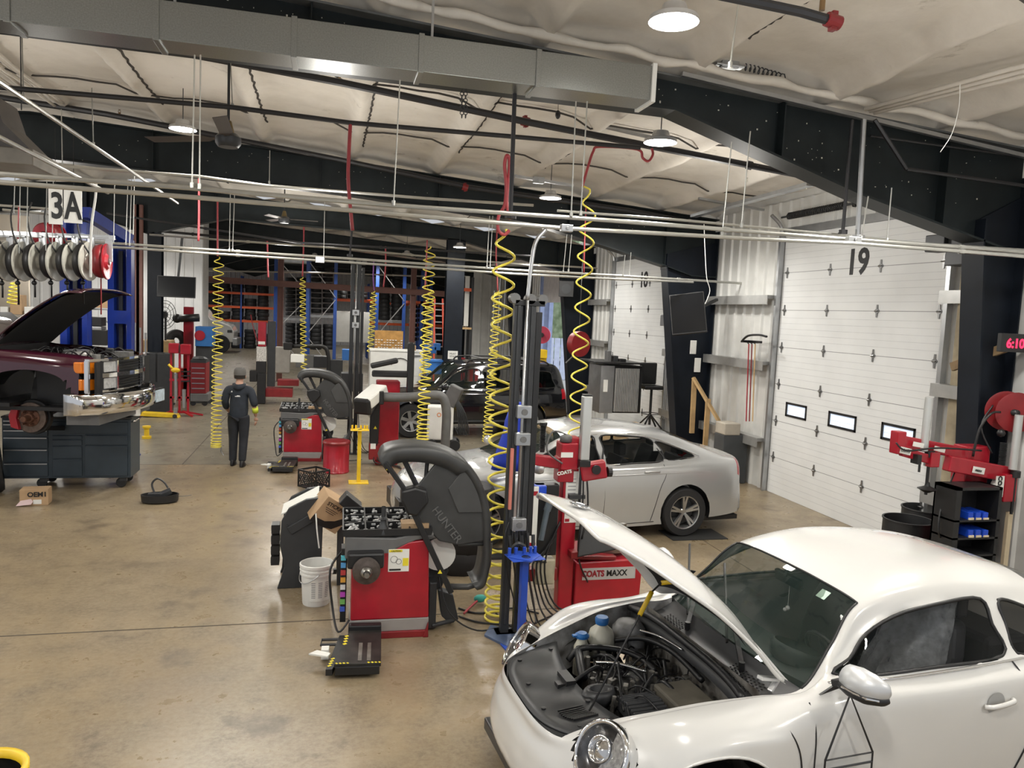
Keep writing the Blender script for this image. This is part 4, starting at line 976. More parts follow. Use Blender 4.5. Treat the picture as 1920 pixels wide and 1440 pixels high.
for sg in (1, -1):
    for z0, z1 in ((.90, 1.05), (.67, .82)):
        q = MB(); q.b2((gx - .03, sg * .46, z0), (gx + .02, sg * .75, z1)); obj('headlight', tb(q), mat('headlight_glass', (.55, .56, .57), .12, .4, .25, 25), tk, bev=.01)
        q = MB(); q.b2((gx - .07, sg * .77, z0), (gx + .015, sg * .94, z1)); q.b2((gx - .15, sg * .90, z0), (gx - .05, sg * .962, z1)); obj('turn_signal', tb(q), AMB, tk, bev=.012)
q = MB(); pr = [(.0, .62), (.05, .60), (.075, .52), (.075, .42), (.05, .35), (.0, .33)]
def bx(y): return .66 + .10 * (1 - (abs(y) / 1.0) ** 2.2)
rr = [[V((bx(y) + dx - (.12 if abs(y) > .99 else 0), y, z)) for dx, z in pr] for y in [-1.02, -1.0, -.9, -.7, -.45, -.2, 0, .2, .45, .7, .9, 1.0, 1.02]]
rr = [[V((.38, -1.02, z)) for dx, z in pr]] + rr + [[V((.38, 1.02, z)) for dx, z in pr]]
q.grid(rr); obj('chrome_bumper', tb(q), CHROME, tk, smooth=True, solid=.01)
q = MB(); q.prism([(.3, -.9), (.68, -.85), (.70, .85), (.3, .9)], .14, Matrix.Translation((0, 0, .19))); obj('front_valance', tb(q), GREYP, tk)
q = MB(); q.b2((.76, .46, .36), (.775, .78, .54)); lp = obj('license_plate', q, mat('plate_pale', (.5, .6, .68), .4, 0, .3, 20), tk); 
q = MB(); q.b2((.70, .44, .34), (.76, .80, .56)); obj('plate_bracket', q, BLACK, lp)
# bare hub on the near side
q = MB(); q.T = Matrix.Translation((-.48, -.74, .24)) @ Matrix.Scale(1.25, 4)
q.lathe([(.0, -.0), (.05, -.0), (.06, .03), (.10, .04), (.11, .12)], ax=(0, 1, 0), n=28); q.lathe([(0, -.10), (.03, -.10), (.035, 0)], ax=(0, 1, 0), n=16)
for k in range(6): a = k * PI / 3; q.cyl((.075 * math.cos(a), -.04, .075 * math.sin(a)), (.075 * math.cos(a), .04, .075 * math.sin(a)), .009, n=6)
hb = obj('wheel_hub', q, mat('rusty_iron', (.15, .07, .045), .7, .5, .5, 20), tk, auto=40)
q = MB(); q.T = Matrix.Translation((-.48, -.68, .24)) @ Matrix.Scale(1.25, 4); q.lathe([(.10, .0), (.165, .0), (.165, .035), (.10, .035)], ax=(0, 1, 0), n=36, closed=True); obj('brake_rotor', q, mat('worn_rotor', (.16, .12, .10), .4, .7, .3, 20), hb, auto=40)
q = MB(); q.loft([[V((x * 1.2 - .48, y, .24 + z * 1.2)) for x, z in [(-.10, -.14), (-.19, -.11), (-.215, .02), (-.17, .14), (-.10, .13), (-.13, .0)]] for y in (-.74, -.60)]); obj('brake_caliper', q, REDP, hb, bev=.01)
q = MB(); q.T = Matrix.Translation((-.48, -.62, .24)) @ Matrix.Scale(1.25, 4); q.lathe([(.05, 0), (.19, .0), (.2, .04), (.12, .05)], ax=(0, 1, 0), n=30); q.bar((0, .05, 0), (0, .4, .05), .12, .1); q.bar((-.05, .1, 0), (-.1, .35, .5), .07); q.bar((0, 0, -.12), (.05, .5, -.2), .1, .05); obj('suspension_knuckle', q, BLACK, hb)
q = MB()
for sg in (1, -1): q.grid([[V((px, sg * .95, pz)) for px, pz in af[:34]], [V((px, sg * .42, pz)) for px, pz in af[:34]]])
obj('wheel_arch_liner', q, BLACK, tk, smooth=True)
q = MB(); q.b2((-2.4, -.5, .3), (.4, -.38, .42)); q.b2((-2.4, .38, .3), (.4, .5, .42)); obj('chassis_rail', q, BLACK, tk)
q = MB(); q.prism([(-2.3, -.95), (-.6, -.95), (-.6, .95), (-2.3, .95)], .05, Matrix.Translation((0, 0, .42))); q.grid([[V((-1.0 - t * .5, y, 1.24 + t * .4)) for y in (-.75, .75)] for t in (0, 1)]); obj('cab_shell', q, BLACK, tk)
# ---------------------------------------------------------------- overhead doors
DOORW = mat('white_door_panel', (.70, .71, .71), .42, 0, .05, 2, bump=.15)
LINE = mat('door_joint', (.25, .25, .26), .6)
HINGE = mat('hinge_steel', (.28, .28, .28), .35, .9)
GLOW = mat('daylight_pane', (.75, .8, .9), .1, 0, .1, 8, alpha=.8, emis=(.75, .85, 1), es=.75)  # panes emit a bluish glow in place of daylight from outside
BFONT = None
def secdoor(i, y0, y1, num, ny, ws):
    d = bpy.data.objects.new('door_%d' % i, None); COL.objects.link(d); d['kind'] = 'structure'; d.location = (XW, 0, 0)
    H = 4.42; n = 7; h = H / n
    for k in range(n):
        q = MB(); q.b2((-.02, y0, k * h + .004), (.03, y1, (k + 1) * h - .004))
        if k == 2 and ws:
            q = MB(); z0, z1 = 1.40, 1.60; ys = sorted([y0, y1] + [t for a in ws for t in a])
            q.b2((-.02, y0, k * h + .004), (.03, y1, z0)); q.b2((-.02, y0, z1), (.03, y1, (k + 1) * h - .004))
            for a, b_ in zip(ys[::2], ys[1::2]): q.b2((-.02, a, z0), (.03, b_, z1))
        obj('door_section', q, DOORW, d)
        q = MB()
        for t in (.2, .35, .5, .65, .8): q.b2((-.0215, y0, (k + t) * h - .002), (-.0195, y1, (k + t) * h + .002))
        obj('section_groove', q, mat('door_groove', (.5, .51, .52), .5), d)
    q = MB()
    for k in range(1, n): q.b2((-.021, y0, k * h - .004), (-.012, y1, k * h + .004))
    obj('section_joint', q, LINE, d)
    for k in range(1, n):
        for f in (.0, .335, .665, 1):
            y = y0 + .12 + (y1 - y0 - .24) * f; z = k * h; M = Matrix.Translation((-.022, y, z)) @ Matrix(((0, 0, -1, 0), (1, 0, 0, 0), (0, 1, 0, 0), (0, 0, 0, 1)))
            q = MB(); q.prism([(-.012, -.09), (.012, -.09), (.016, -.03), (.045, -.008), (.045, .008), (.016, .03), (.012, .09), (-.012, .09), (-.016, .03), (-.045, .008), (-.045, -.008), (-.016, -.03)], .012, M); q.cyl((-.045, y - .03, z), (-.045, y + .03, z), .01, n=6)
            obj('hinge', q, HINGE, d)
    for a, b_ in ws:
        q = MB(); c = (a + b_) / 2; w = b_ - a
        for p, r_ in (((-.03, a - .02, 1.38), (-.015, b_ + .02, 1.415)), ((-.03, a - .02, 1.585), (-.015, b_ + .02, 1.62)), ((-.03, a - .02, 1.38), (-.015, a + .015, 1.62)), ((-.03, b_ - .015, 1.38), (-.015, b_ + .02, 1.62))): q.b2(p, r_)
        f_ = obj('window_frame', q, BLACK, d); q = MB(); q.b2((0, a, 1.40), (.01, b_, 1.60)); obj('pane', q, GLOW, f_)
    q = MB()
    for y in (y0 - .05, y1 + .05): q.b2((-.10, y - .04, 0), (-.03, y + .04, H + .02)); q.b2((-.12, y - .045, 0), (-.10, y - .03, H))
    obj('vertical_track', q, STEEL, d)
    q = MB()
    for y in (y0 - .05, y1 + .05): q.tube(smooth_path([(-.07, y, H - .1), (-.1, y, H + .15), (-.3, y, H + .33)], 5), .03, 6)
    obj('curved_track', q, STEEL, d)
    q = MB(); q.cyl((-.2, y0 + .1, H + .28), (-.2, y1 - .1, H + .28), .018, n=8); obj('torsion_shaft', q, DARKM, d)
    for a, b_ in ((y0 + .3, (y0 + y1) / 2 - .1), ((y0 + y1) / 2 + .1, y1 - .3)):
        q = MB(); t = int((b_ - a) / .045); q.tube([V((-.2 + .05 * math.cos(j * PI / 3), a + (b_ - a) * j / (t * 6), H + .28 + .05 * math.sin(j * PI / 3))) for j in range(t * 6 + 1)], .013, 4); obj('torsion_spring', q, BLACK, d, smooth=True)
    q = MB(); q.b2((-.05, y0 - .1, H + .0), (-.0, y1 + .1, H + .12)); obj('header_angle', q, STEEL, d)
    if num:
        text('door_number', num, .52, frame((-.024, ny, 3.86), (0, -1, 0), (0, 0, 1)), BLACK, d, sx=.95, bold=.014)
    return d
def yy(u, v): return PX(u, v, XW).y
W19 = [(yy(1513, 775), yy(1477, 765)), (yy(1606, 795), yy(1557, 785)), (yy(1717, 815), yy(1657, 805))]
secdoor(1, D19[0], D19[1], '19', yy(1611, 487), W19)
secdoor(2, D18[0], D18[1], '18', yy(1209, 520), [])
# the open doorway : raised section bent inwards, canopy and things outside
q = MB(); q.b2((XW - .04, D17[0], 3.35), (XW, D17[1], DH)); d = struct('door_3', q, mat('pale_canopy', (.55, .53, .53), .6))
q = MB(); q.grid([[V((x, y, z)) for y in D17] for x, z in ((XW - .03, 4.3), (XW - .35, 4.62), (XW - 2.2, 4.55))]); obj('raised_section', q, mat('pale_canopy', (0, 0, 0)), d)
GRASS = mat('outside_ground', (.35, .36, .36), .9)
q = MB(); q.b2((XW + .2, 12, -.2), (60, 60, -.02)); struct('ground', q, GRASS)
LEAF = mat('conifer_green', (.36, .44, .30), .9, 0, .5, 3, bump=1, dirt=(.18, .26, .14))  # green lightened so the colour carries the bright haze outdoors
t = thing('conifer_tree', 'hazy green conifer seen through the open doorway', 'tree', (PY(1072, 600, 45).x, 45, 0))
rr = []
for k in range(22):
    z = .4 + k * .42; w = 2.3 * (1 - k / 24) ** .8
    rr.append([V((w * (1 + .28 * noise.noise(V((i * 1.7, k * 1.3, 0)))) * math.cos(2 * PI * i / 26), w * (1 + .28 * noise.noise(V((i * 1.7, k * 1.3, 5)))) * math.sin(2 * PI * i / 26), z + .25 * noise.noise(V((i * 2.1, k, 9))))) for i in range(26)])
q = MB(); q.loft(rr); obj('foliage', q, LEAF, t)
q = MB(); q.cyl((0, 0, 0), (0, 0, .6), .2); obj('trunk', q, WOOD, t)
q = MB()
p = PY(1085, 690, 33)
for k in range(44): q.b2((p.x - 4.5 + k * .3, 33, 0), (p.x - 4.5 + k * .3 + .26, 33.03, 1.9))
q.b2((p.x - 4.5, 33.03, 1.5), (p.x + 7.2, 33.09, 1.6)); q.b2((p.x - 4.5, 33.03, .4), (p.x + 7.2, 33.09, .5)); tag(obj('board_fence', q, mat('pale_blue_fence', (.50, .56, .74), .6)), 'pale bluish board fence outside the open doorway', 'fence')
p = F(1063, 735); q = MB(); q.cyl((PX(1063, 650, 12).x, PX(1063, 650, 12).y, 0), (12, PX(1063, 650, 12).y, 3.2), .07); q.box((12, PX(1063, 650, 12).y, 3.25), (.25, .25, .12)); tag(obj('lamp_post', q, mat('blue_grey_paint', (.28, .34, .5), .5)), 'blue-grey post standing outside the open doorway', 'post')
q = MB(); q.b2((XW + .2, D17[1] - .12, 0), (XW + .35, D17[1] + .0, DH)); q.b2((XW - .12, D17[1] - .05, 0), (XW + .2, D17[1] + .1, DH)); struct('trim_5', q, mat('bluish_jamb', (.30, .38, .62), .5))
# ---------------------------------------------------------------- duct
GALV = mat('spangled_galvanised', (.30, .31, .30), .33, .9, .16, 90)
dz = PY(600, 112, 6.3)
t = thing('air_duct', 'long rectangular galvanised air duct across the top of the view', 'duct', (0, 6.3, 0))
zb = dz.z; zt = zb + .34; xe = PY(1218, 187, 6.3).x
sR = PY(1218, 187, 6.3); sL = PY(0, 37, 6.3); tl = math.atan2(sL.z - sR.z, sR.x - sL.x); t.rotation_euler = (0, tl, 0); t.location.z = sR.x * math.tan(tl); zb = sR.z; zt = zb + .285
seam = [-7.6, PY(8, 20, 6.3).x, PY(288, 40, 6.3).x, PY(547, 80, 6.3).x, PY(786, 100, 6.3).x, PY(1005, 150, 6.3).x, xe]
for a, b_ in zip(seam, seam[1:]):
    q = MB(); q.b2((a + .004, 0, zb), (b_ - .004, .32, zt)); obj('duct_section', q, GALV, t, bev=.004)
for a in seam[1:-1]: q = MB(); q.b2((a - .022, -.012, zb - .012), (a + .022, .335, zt + .01)); obj('seam_flange', q, GALV, t, bev=.003)
q = MB(); q.b2((xe - .01, -.02, zb - .02), (xe + .03, .35, zt + .02)); obj('end_cap', q, WHITEP, t, bev=.003)
q = MB()
for x in (seam[2], seam[4], -5): q.bar((x + .1, .16, zt), (x + .1, .16, 5.55), .02, .02)
obj('duct_hanger', q, STEEL, t)

# ---------------------------------------------------------------- pipes and conduits
CONDM = mat('emt_conduit', (.50, .50, .47), .3, .75, .1)
IRON = mat('black_iron_pipe', (.03, .03, .033), .4, .3)
def pipe(pts, Y, r, lab, m=CONDM, name='conduit', group=None):
    ps = [PY(u, v, Y) for u, v in pts]; q = MB(); q.tube(ps, r, 8)
    for a, b_ in zip(ps, ps[1:]):
        d = (b_ - a); L_ = d.length; n = int(L_ / 2.4)
        for k in range(1, n + 1): c = a + d * (k / (n + 1)); q.cyl(c - d.normalized() * .03, c + d.normalized() * .03, r * 1.35, n=8)
    o = obj(name, q, m, auto=40); return tag(o, lab, 'pipe', group)
pipe([(-60, 322), (350, 352), (735, 385), (1100, 410), (1600, 449), (1990, 477)], 6.32, .019, 'upper of the two long bright conduits crossing the whole view')
pipe([(-60, 337), (375, 371), (735, 401), (1060, 428), (1400, 447), (1600, 456), (1990, 486)], 6.2, .018, 'lower of the two long bright conduits crossing the whole view')
pipe([(1045, 395), (1280, 413), (1573, 440), (1680, 452)], 6.7, .012, 'thin conduit just above the long pair, starting near the bright lamp')
pipe([(-40, 160), (435, 201), (655, 230), (960, 256), (1200, 277)], 8.6, .026, 'iron air line below the ceiling fan rod, feeding the red hoses', IRON, 'air_line')
pipe([(330, 96), (640, 155), (985, 228), (1240, 278), (1560, 340)], 9.0, .042, 'black sprinkler main with a red coupling just past the duct', IRON, 'sprinkler_pipe')
pipe([(-40, 176), (200, 214), (640, 300), (885, 352), (1180, 395), (1400, 437)], 13.6, .045, 'black sprinkler pipe along the top of the second rafter', IRON, 'sprinkler_pipe')
pipe([(1290, -22), (1500, 22), (1562, 40)], 4.4, .032, 'black sprinkler pipe with a red end cap beside the largest lamp', IRON, 'sprinkler_pipe')
pipe([(-60, 443), (240, 458), (640, 484), (960, 506), (1150, 516), (1390, 531)], 13.0, .022, 'upper conduit of the lower long pair behind the yellow hoses')
pipe([(-60, 450), (240, 465), (640, 491), (960, 513), (1150, 523), (1300, 529)], 12.8, .02, 'lower conduit of the lower long pair behind the yellow hoses')
pipe([(110, 311), (375, 331), (500, 348), (800, 372), (1000, 385)], 11, .02, 'pale conduit below the second rafter, behind the hanging rods')
pipe([(1700, 458), (1990, 476)], 6.5, .03, 'grey conduit in front of the digital clock column')
pipe([(280, 440), (640, 466), (900, 490), (1120, 503)], 17, .02, 'thin far conduit crossing behind the third rafter')
pipe([(200, 400), (560, 455), (1000, 480)], 19.5, .025, 'thin dark pipe below the olive-lit rafter', IRON, 'sprinkler_pipe')
pipe([(240, 428), (700, 470), (860, 492)], 26, .04, 'far dark pipe between the racking and the third rafter', IRON, 'sprinkler_pipe')
pipe([(260, 505), (620, 512), (850, 520)], 30, .03, 'pale far conduit above the brown framework')
def ypipe(p, q_, r, lab, m=CONDM, name='conduit'):
    q = MB(); q.tube([p, q_], r, 8); return tag(obj(name, q, m, auto=40), lab, 'pipe')
a = PY(-20, 141, 6.0); b_ = a.copy(); b_.y = 12.6; ypipe(a, b_, .018, 'conduit running away from the camera near the unit heater')
a = PY(-15, 250, 6.0); b_ = a.copy(); b_.y = 8.8; ypipe(a, b_, .018, 'short conduit beside the grey unit heater near the unit heater')
# foam-coated conduits on the ceiling, left and right
q = MB(); FC = FOAM
for k in range(6):
    x = -4.05 - k * .12; pts = [(x + .02 * math.sin(y * 2 + k), y, ceil_z(x, y) - .04 - .02 * (k % 2)) for y in [7.7 + .35 * j for j in range(17)]]; q.tube(pts, .022, 6)
struct('trim_6', q, FC, smooth=True)
q = MB()
for y, dz, r_ in ((6.80, .07, .04),):
    q.tube([V((x * .1, y + .05 * noise.noise(V((x * .3, y, 0))), rooftop(x * .1) + dz + .04 * noise.noise(V((x * .25, y, 3))))) for x in range(-45, 76)], r_, 7, rf=lambda t: 1 + .5 * noise.noise(V((t * 60, y, 1))))
struct('trim_7', q, FC, smooth=True)
for k, (dx, lab) in enumerate(((0, 'foam-dusted'), (.16, 'middle foam-dusted'), (.34, 'lower foam-dusted'))):
    q = MB(); pts = []
    a = PY(1622 + k * 8, 205 + k * 3, 6.7); e = PX(1925, 55 + k * 24, a.x + 1.25 + k * .05)
    e = V((a.x + .9 + k * .12, 4.3, ceil_z(a.x + .9, 4.3) - .12)); 
    q.tube([a, a + (e - a) * .5 + V((0, 0, .03)), e], .022, 7); tag(obj('ceiling_conduit', q, FOAM, smooth=True), lab + ' conduit under the ceiling over the first rafter end', 'pipe')
# rods
def rod(u0, v0, u1, v1, Y, lab, r=.006, m=CONDM, name='hanger_rod', clamp=True):
    p, q_ = PY(u0, v0, Y), PY(u1, v1, Y); q = MB(); q.cyl(p, q_, r, n=6)
    if clamp: q.cyl(q_ + V((0, 0, .03)), q_ - V((0, 0, .01)), r * 2.6, n=8)
    return tag(obj(name, q, m), lab, 'rod', 'threaded hanger rods' if name == 'hanger_rod' else None)
for a in [(41, 60, 44, 183, 8.6, 'hanger rod holding the sloping conduit'), (376, 103, 374, 352, 6.3, 'one of the two long rods beside the ceiling fan'), (365, 103, 360, 350, 6.3, 'one of the two long rods beside the ceiling fan'),
          (432, 110, 436, 200, 8.6, 'short hanger rod beside the ceiling fan stem'), (750, 150, 738, 383, 6.3, 'long bright rod from the duct down to the conduit pair'), (1080, 190, 1071, 404, 6.3, 'one of the pair below the duct end'), (1101, 190, 1089, 402, 6.3, 'one of the pair below the duct end'),
          (1386, -5, 1369, 125, 5.0, 'bright rod hanging beside the largest lamp'), (1372, 266, 1354, 440, 6.4, 'one of the pair under the first rafter haunch'), (1407, 246, 1390, 424, 6.4, 'one of the pair under the first rafter haunch'),
          (1628, 368, 1615, 448, 6.4, 'short bent rod next to the bright riser pipe'), (1672, 352, 1663, 452, 6.5, 'short rod further along from the bright riser pipe'), (115, 205, 117, 310, 11, 'rod over the bay sign conduit'), (172, 165, 175, 272, 9, 'rod halfway along the sloping conduit'), (506, 282, 505, 343, 12.5, 'small rod below the fan on the second rafter'),
          (240, 335, 236, 458, 12.9, 'one of the twin rods beside the blue lift'), (247, 335, 243, 460, 12.9, 'one of the twin rods beside the blue lift'), (432, 360, 430, 470, 12.9, 'one of the twin rods above the yellow hose by the walking man'), (440, 360, 436, 470, 12.9, 'one of the twin rods above the yellow hose by the walking man'), (609, 378, 607, 484, 12.9, 'rod down to the lower conduit pair in the middle'),
          (918, 405, 913, 502, 12.9, 'one of the twin rods beside the largest yellow hose'), (924, 405, 919, 503, 12.9, 'one of the twin rods beside the largest yellow hose'), (1063, 440, 1056, 510, 12.9, 'one of the twin rods over the open doorway'), (1072, 440, 1066, 508, 12.9, 'one of the twin rods over the open doorway'), (1172, 478, 1168, 516, 12.9, 'one of the twin rods in front of door 18'), (1183, 473, 1180, 514, 12.9, 'one of the twin rods in front of door 18')]:
    rod(*a)
rod(1620, 224, 1608, 447, 6.5, 'bright galvanised riser pipe dropping from the first rafter', .024, STEEL, 'riser_pipe')
rod(1598, 225, 1580, 437, 6.6, 'dark riser pipe beside the bright riser', .017, IRON, 'riser_pipe')
rod(965, 175, 957, 408, 6.6, 'black riser pipe from the duct behind the red hose', .02, IRON, 'riser_pipe')
rod(660, 430, 656, 480, 14, 'dark drop pipe above the rear service mast', .02, IRON, 'riser_pipe')
def boxon(u, v, Y, s, lab, m=STEEL, name='junction_box'):
    p = PY(u, v, Y); q = MB(); q.box(p, s); q.cyl(p + V((0, -s[1] / 2, 0)), p + V((0, -s[1] / 2 - .012, 0)), min(s[0], s[2]) * .25, n=10); return tag(obj(name, q, m, bev=.006), lab, 'junction box')
boxon(1600, 450, 6.25, (.14, .06, .06), 'steel junction box where the bright riser meets the conduits')
boxon(1062, 428, 6.1, (.10, .06, .06), 'junction box on the lower conduit next to the red hose')
boxon(600, 487, 12.7, (.14, .06, .10), 'junction box on the lower conduit pair above the racking')
boxon(44, 453, 12.7, (.14, .08, .08), 'junction box above the row of hose reels')
def strutp(u0, v0, u1, v1, Y, lab):
    q = MB(); q.bar(PY(u0, v0, Y), PY(u1, v1, Y), .05, .04); tag(obj('steel_strut', q, STEEL), lab, 'strut')
strutp(1110, 232, 1240, 262, 9.8, 'perforated strut under the ceiling beside the hose loop lamp'); strutp(1310, 372, 1432, 394, 12, 'short strut crossing below the ceiling near door 19'); strutp(965, 330, 1075, 348, 11.6, 'strut with a small steel box over the bright lamp')
q = MB(); q.bar(PY(1300, 405, 12.4), PY(1520, 345, 9.0), .12, .05); tag(obj('door_track', q, STEEL), 'horizontal door track under the ceiling beside door 19', 'track')
boxon(1010, 338, 11.6, (.18, .06, .10), 'small bright steel box on the strut over the lamp')
strutp(1278, 139, 1935, 296, 6.85, 'long perforated strut along the top of the first rafter')
# red end cap, coupling, sprinkler heads
for u, v, Y, r, lab in ((1562, 40, 4.4, .045, 'red coupling on the end of the pipe by the largest lamp'), (985, 228, 9.6, .06, 'red coupling on the black sprinkler main'), (872, 351, 13.6, .06, 'small red coupling on the pipe along the second rafter')):
    p = PY(u, v, Y); q = MB(); q.cyl(p - V((.05, 0, -.01)), p + V((.05, 0, -.01)), r, n=14); q.box(p + V((0, 0, r)), (.04, .05, .03)); q.box(p - V((0, 0, r)), (.04, .05, .03)); tag(obj('pipe_coupling', q, REDD, bev=.005), lab, 'coupling')
for u, v, Y, lab in ((1541, 20, 4.4, 'sprinkler head standing on the pipe by the largest lamp'), (224, 218, 13.6, 'sprinkler head on the pipe near the unit heater'), (636, 155, 9.6, 'sprinkler head on the main beside the long bright rod')):
    p = PY(u, v, Y); q = MB(); q.cyl(p, p + V((0, 0, .06)), .018, n=8); q.tube([p + V((-.014, 0, .05)), p + V((-.018, 0, .08)), p + V((0, 0, .1)), p + V((.018, 0, .08)), p + V((.014, 0, .05))], .004, 5); q.cyl(p + V((0, 0, .1)), p + V((0, 0, .103)), .02, n=10); tag(obj('fire_sprinkler', q, mat('bronze', (.25, .16, .08), .4, .8)), lab, 'sprinkler')
# spring-loaded door gear over the first rafter
p = PY(1375, 125, 6.9); t = thing('door_spring_bracket', 'galvanised bracket and spring on the first rafter flange, under the bright rod', 'bracket', p)
q = MB(); q.box((-.05, 0, .03), (.18, .08, .10)); q.box((-.05, 0, .0), (.3, .1, .02)); obj('bracket', q, STEEL, t, bev=.004)
q = MB(); q.tube([V((.1 + .0075 * j, .035 * math.cos(j), .02 + .035 * math.sin(j) - .01 * j * .1)) for j in range(64)], .006, 4); obj('spring', q, DARKM, t)
# chains under the duct, pull weight, cable
q = MB()
for du in (0, 7):
    for k in range(9):
        c = PY(866 + du, 170 + k * 6, 6.9); a = PI / 2 * (k % 2); q.lathe([(.016 + .004 * math.cos(t_), .004 * math.sin(t_)) for t_ in [2 * PI * i / 6 for i in range(6)]], c, (math.cos(a), math.sin(a), 0), 10, closed=True)
tag(obj('hanging_chain', q, DARKM), 'double black chain hanging below the duct', 'chain')
p = PY(1046, 215, 8); q = MB(); q.ball(p, .03, 10, (1, 1, 1.6)); q.cyl(p, p + V((0, 0, .2)), .003, n=4); tag(obj('pull_weight', q, BLACK), 'small dark teardrop weight hanging near the duct end', 'weight')
q = MB(); q.tube(smooth_path([PY(1800, 158, 5.5), PY(1798, 200, 5.5), PY(1785, 250, 5.5), PY(1763, 285, 5.5)], 5), .003, 5); tag(obj('loose_wire', q, PAPER), 'thin white wire dangling from the ceiling over the first rafter end', 'wire')
q = MB(); q.tube(smooth_path([PY(1320, 420, 12.6), PY(1322, 470, 12.6), PY(1325, 520, 12.6), PY(1331, 545, 12.6), PY(1322, 570, 12.6)], 5), .008, 5); tag(obj('television_cable', q, PAPER), 'pale cable looping down to the hanging television', 'cable')
q = MB(); q.tube(smooth_path([PY(180, 335, 11), PY(179, 370, 11), PY(171, 430, 11), PY(170, 520, 11)], 5), .016, 6); tag(obj('grey_cable', q, mat('pale_grey_pvc', (.55, .55, .53), .5)), 'pale grey cable drop beside the 3A sign column', 'cable')
# drop brace on the first rafter
q = MB(); q.tube([PY(1640, 225, 6.8), PY(1700, 317, 6.8)], .022, 6); q.tube([PY(1700, 317, 6.8), PY(1925, 349, 6.8)], .02, 6); q.tube([PY(1632, 255, 6.95), PY(1925, 295, 6.95)], .012, 6); tag(obj('rafter_conduit', q, IRON), 'dark conduits strapped across the first rafter over the first rafter end', 'pipe')
# fans
def fan(u, v, Y, R_, lab, ang):
    p = PY(u, v, Y); t = thing('ceiling_fan', lab, 'fan', p, R(ang)); 
    q = MB(); q.lathe([(0, -.10), (.10, -.10), (.13, -.06), (.13, .0), (.09, .04), (.05, .05)], n=20); obj('motor', q, DARKM, t, auto=40)
    q = MB(); q.lathe([(.03, .17), (.035, .16), (.06, .06), (.06, .04)], n=16); obj('rod_cover', q, mat('brass', (.22, .17, .09), .35, .9), t, smooth=True)
    top = rooftop(p.x) + .15 - p.z; q = MB(); q.cyl((0, 0, .1), (0, 0, top), .014, n=8); obj('downrod', q, DARKM, t)
    q = MB(); q.lathe([(.02, top - .12), (.06, top - .06), (.07, top)], n=14); obj('canopy', q, DARKM, t, smooth=True)
    for k in range(3):
        a = k * 2 * PI / 3; M = Matrix.Rotation(a, 4, 'Z') @ Matrix.Translation((.12, 0, -.01)) @ Matrix.Rotation(R(12), 4, 'X')
        q = MB(); q.prism([(0, -.03), (.08, -.03), (.14, -.065), (R_ - .12, -.075), (R_ - .10, .06), (.14, .065), (.08, .03), (0, .03)], .006, M); obj('blade', q, mat('fan_blade', (.06, .05, .045), .5), t)
fan(428, 258, 8.6, .95, 'dark three-bladed ceiling fan with a brass collar near the unit heater', 33)
fan(533, 410, 18, .72, 'smaller distant ceiling fan in front of the olive-lit rafter', 3)
# unit heater at upper left
p = PY(20, 262, 8.8); t = thing('unit_heater', 'grey metal unit heater hanging above the cream hose reels', 'heater', (p.x, p.y, p.z))
q = MB(); q.loft([[V((x, y, z)) for x, y in ((-.9, -.3), (w, -.3), (w, .4), (-.9, .4))] for z, w in ((-.28, .30), (-.12, .30))]); obj('lower_housing', q, mat('heater_grey', (.22, .2, .17), .5, .4, .2), t, bev=.01)
q = MB(); q.loft([[V((x, y, z)) for x, y in ((-.9, -.25), (w, -.25), (w, .35), (-.9, .35))] for z, w in ((-.12, .26), (.12, .02), (.38, -.06))]); obj('sloped_hood', q, mat('heater_dark', (.10, .09, .085), .5, .4, .2), t)
q = MB(); 
for x in (-.4, .1): q.cyl((x, 0, .3), (x, 0, 5.7 - p.z), .006, n=5)
obj('hanger', q, DARKM, t)
# bay sign and its post
p = PY(123, 385, 11.5); t = thing('bay_sign', 'white hanging bay sign reading 3A', 'sign', p, R(0))
q = MB(); q.box((-.12, 0, 0), (.17, .012, .52)); q.box((.09, 0, .02), (.22, .012, .5)); obj('sign_board', q, PAPER, t)
text('letters', '3', .48, frame((-.10, -.008, -.03), (1, 0, .02), (0, 0, 1)), BLACK, t, sx=.7, bold=.012); text('letters', 'A', .5, frame((.09, -.008, -.02), (1, 0, .02), (0, 0, 1)), BLACK, t, sx=.6, bold=.012)
q = MB(); q.cyl((-.12, 0, .26), (-.12, 0, 1.0), .004, n=5); q.cyl((.1, 0, .26), (.1, 0, 1.0), .004, n=5); obj('hanging_wire', q, BLACK, t)
# small steel ladder of thin pipes by the reels
for k, (u, v0, v1) in enumerate([(38, 335, 475), (52, 340, 455), (28, 330, 400), (88, 332, 470), (100, 340, 455), (215, 340, 455), (252, 330, 440)]):
    rod(u, v0, u - 2, v1, 11.6, 'thin drop rod above the row of hose reels', .006, clamp=False)
pipe([(0, 385), (95, 392), (140, 398)], 12.2, .018, 'pale pipe rack beside the 3A sign, upper'); pipe([(5, 393), (130, 405)], 12.3, .018, 'pale pipe rack beside the 3A sign, lower')
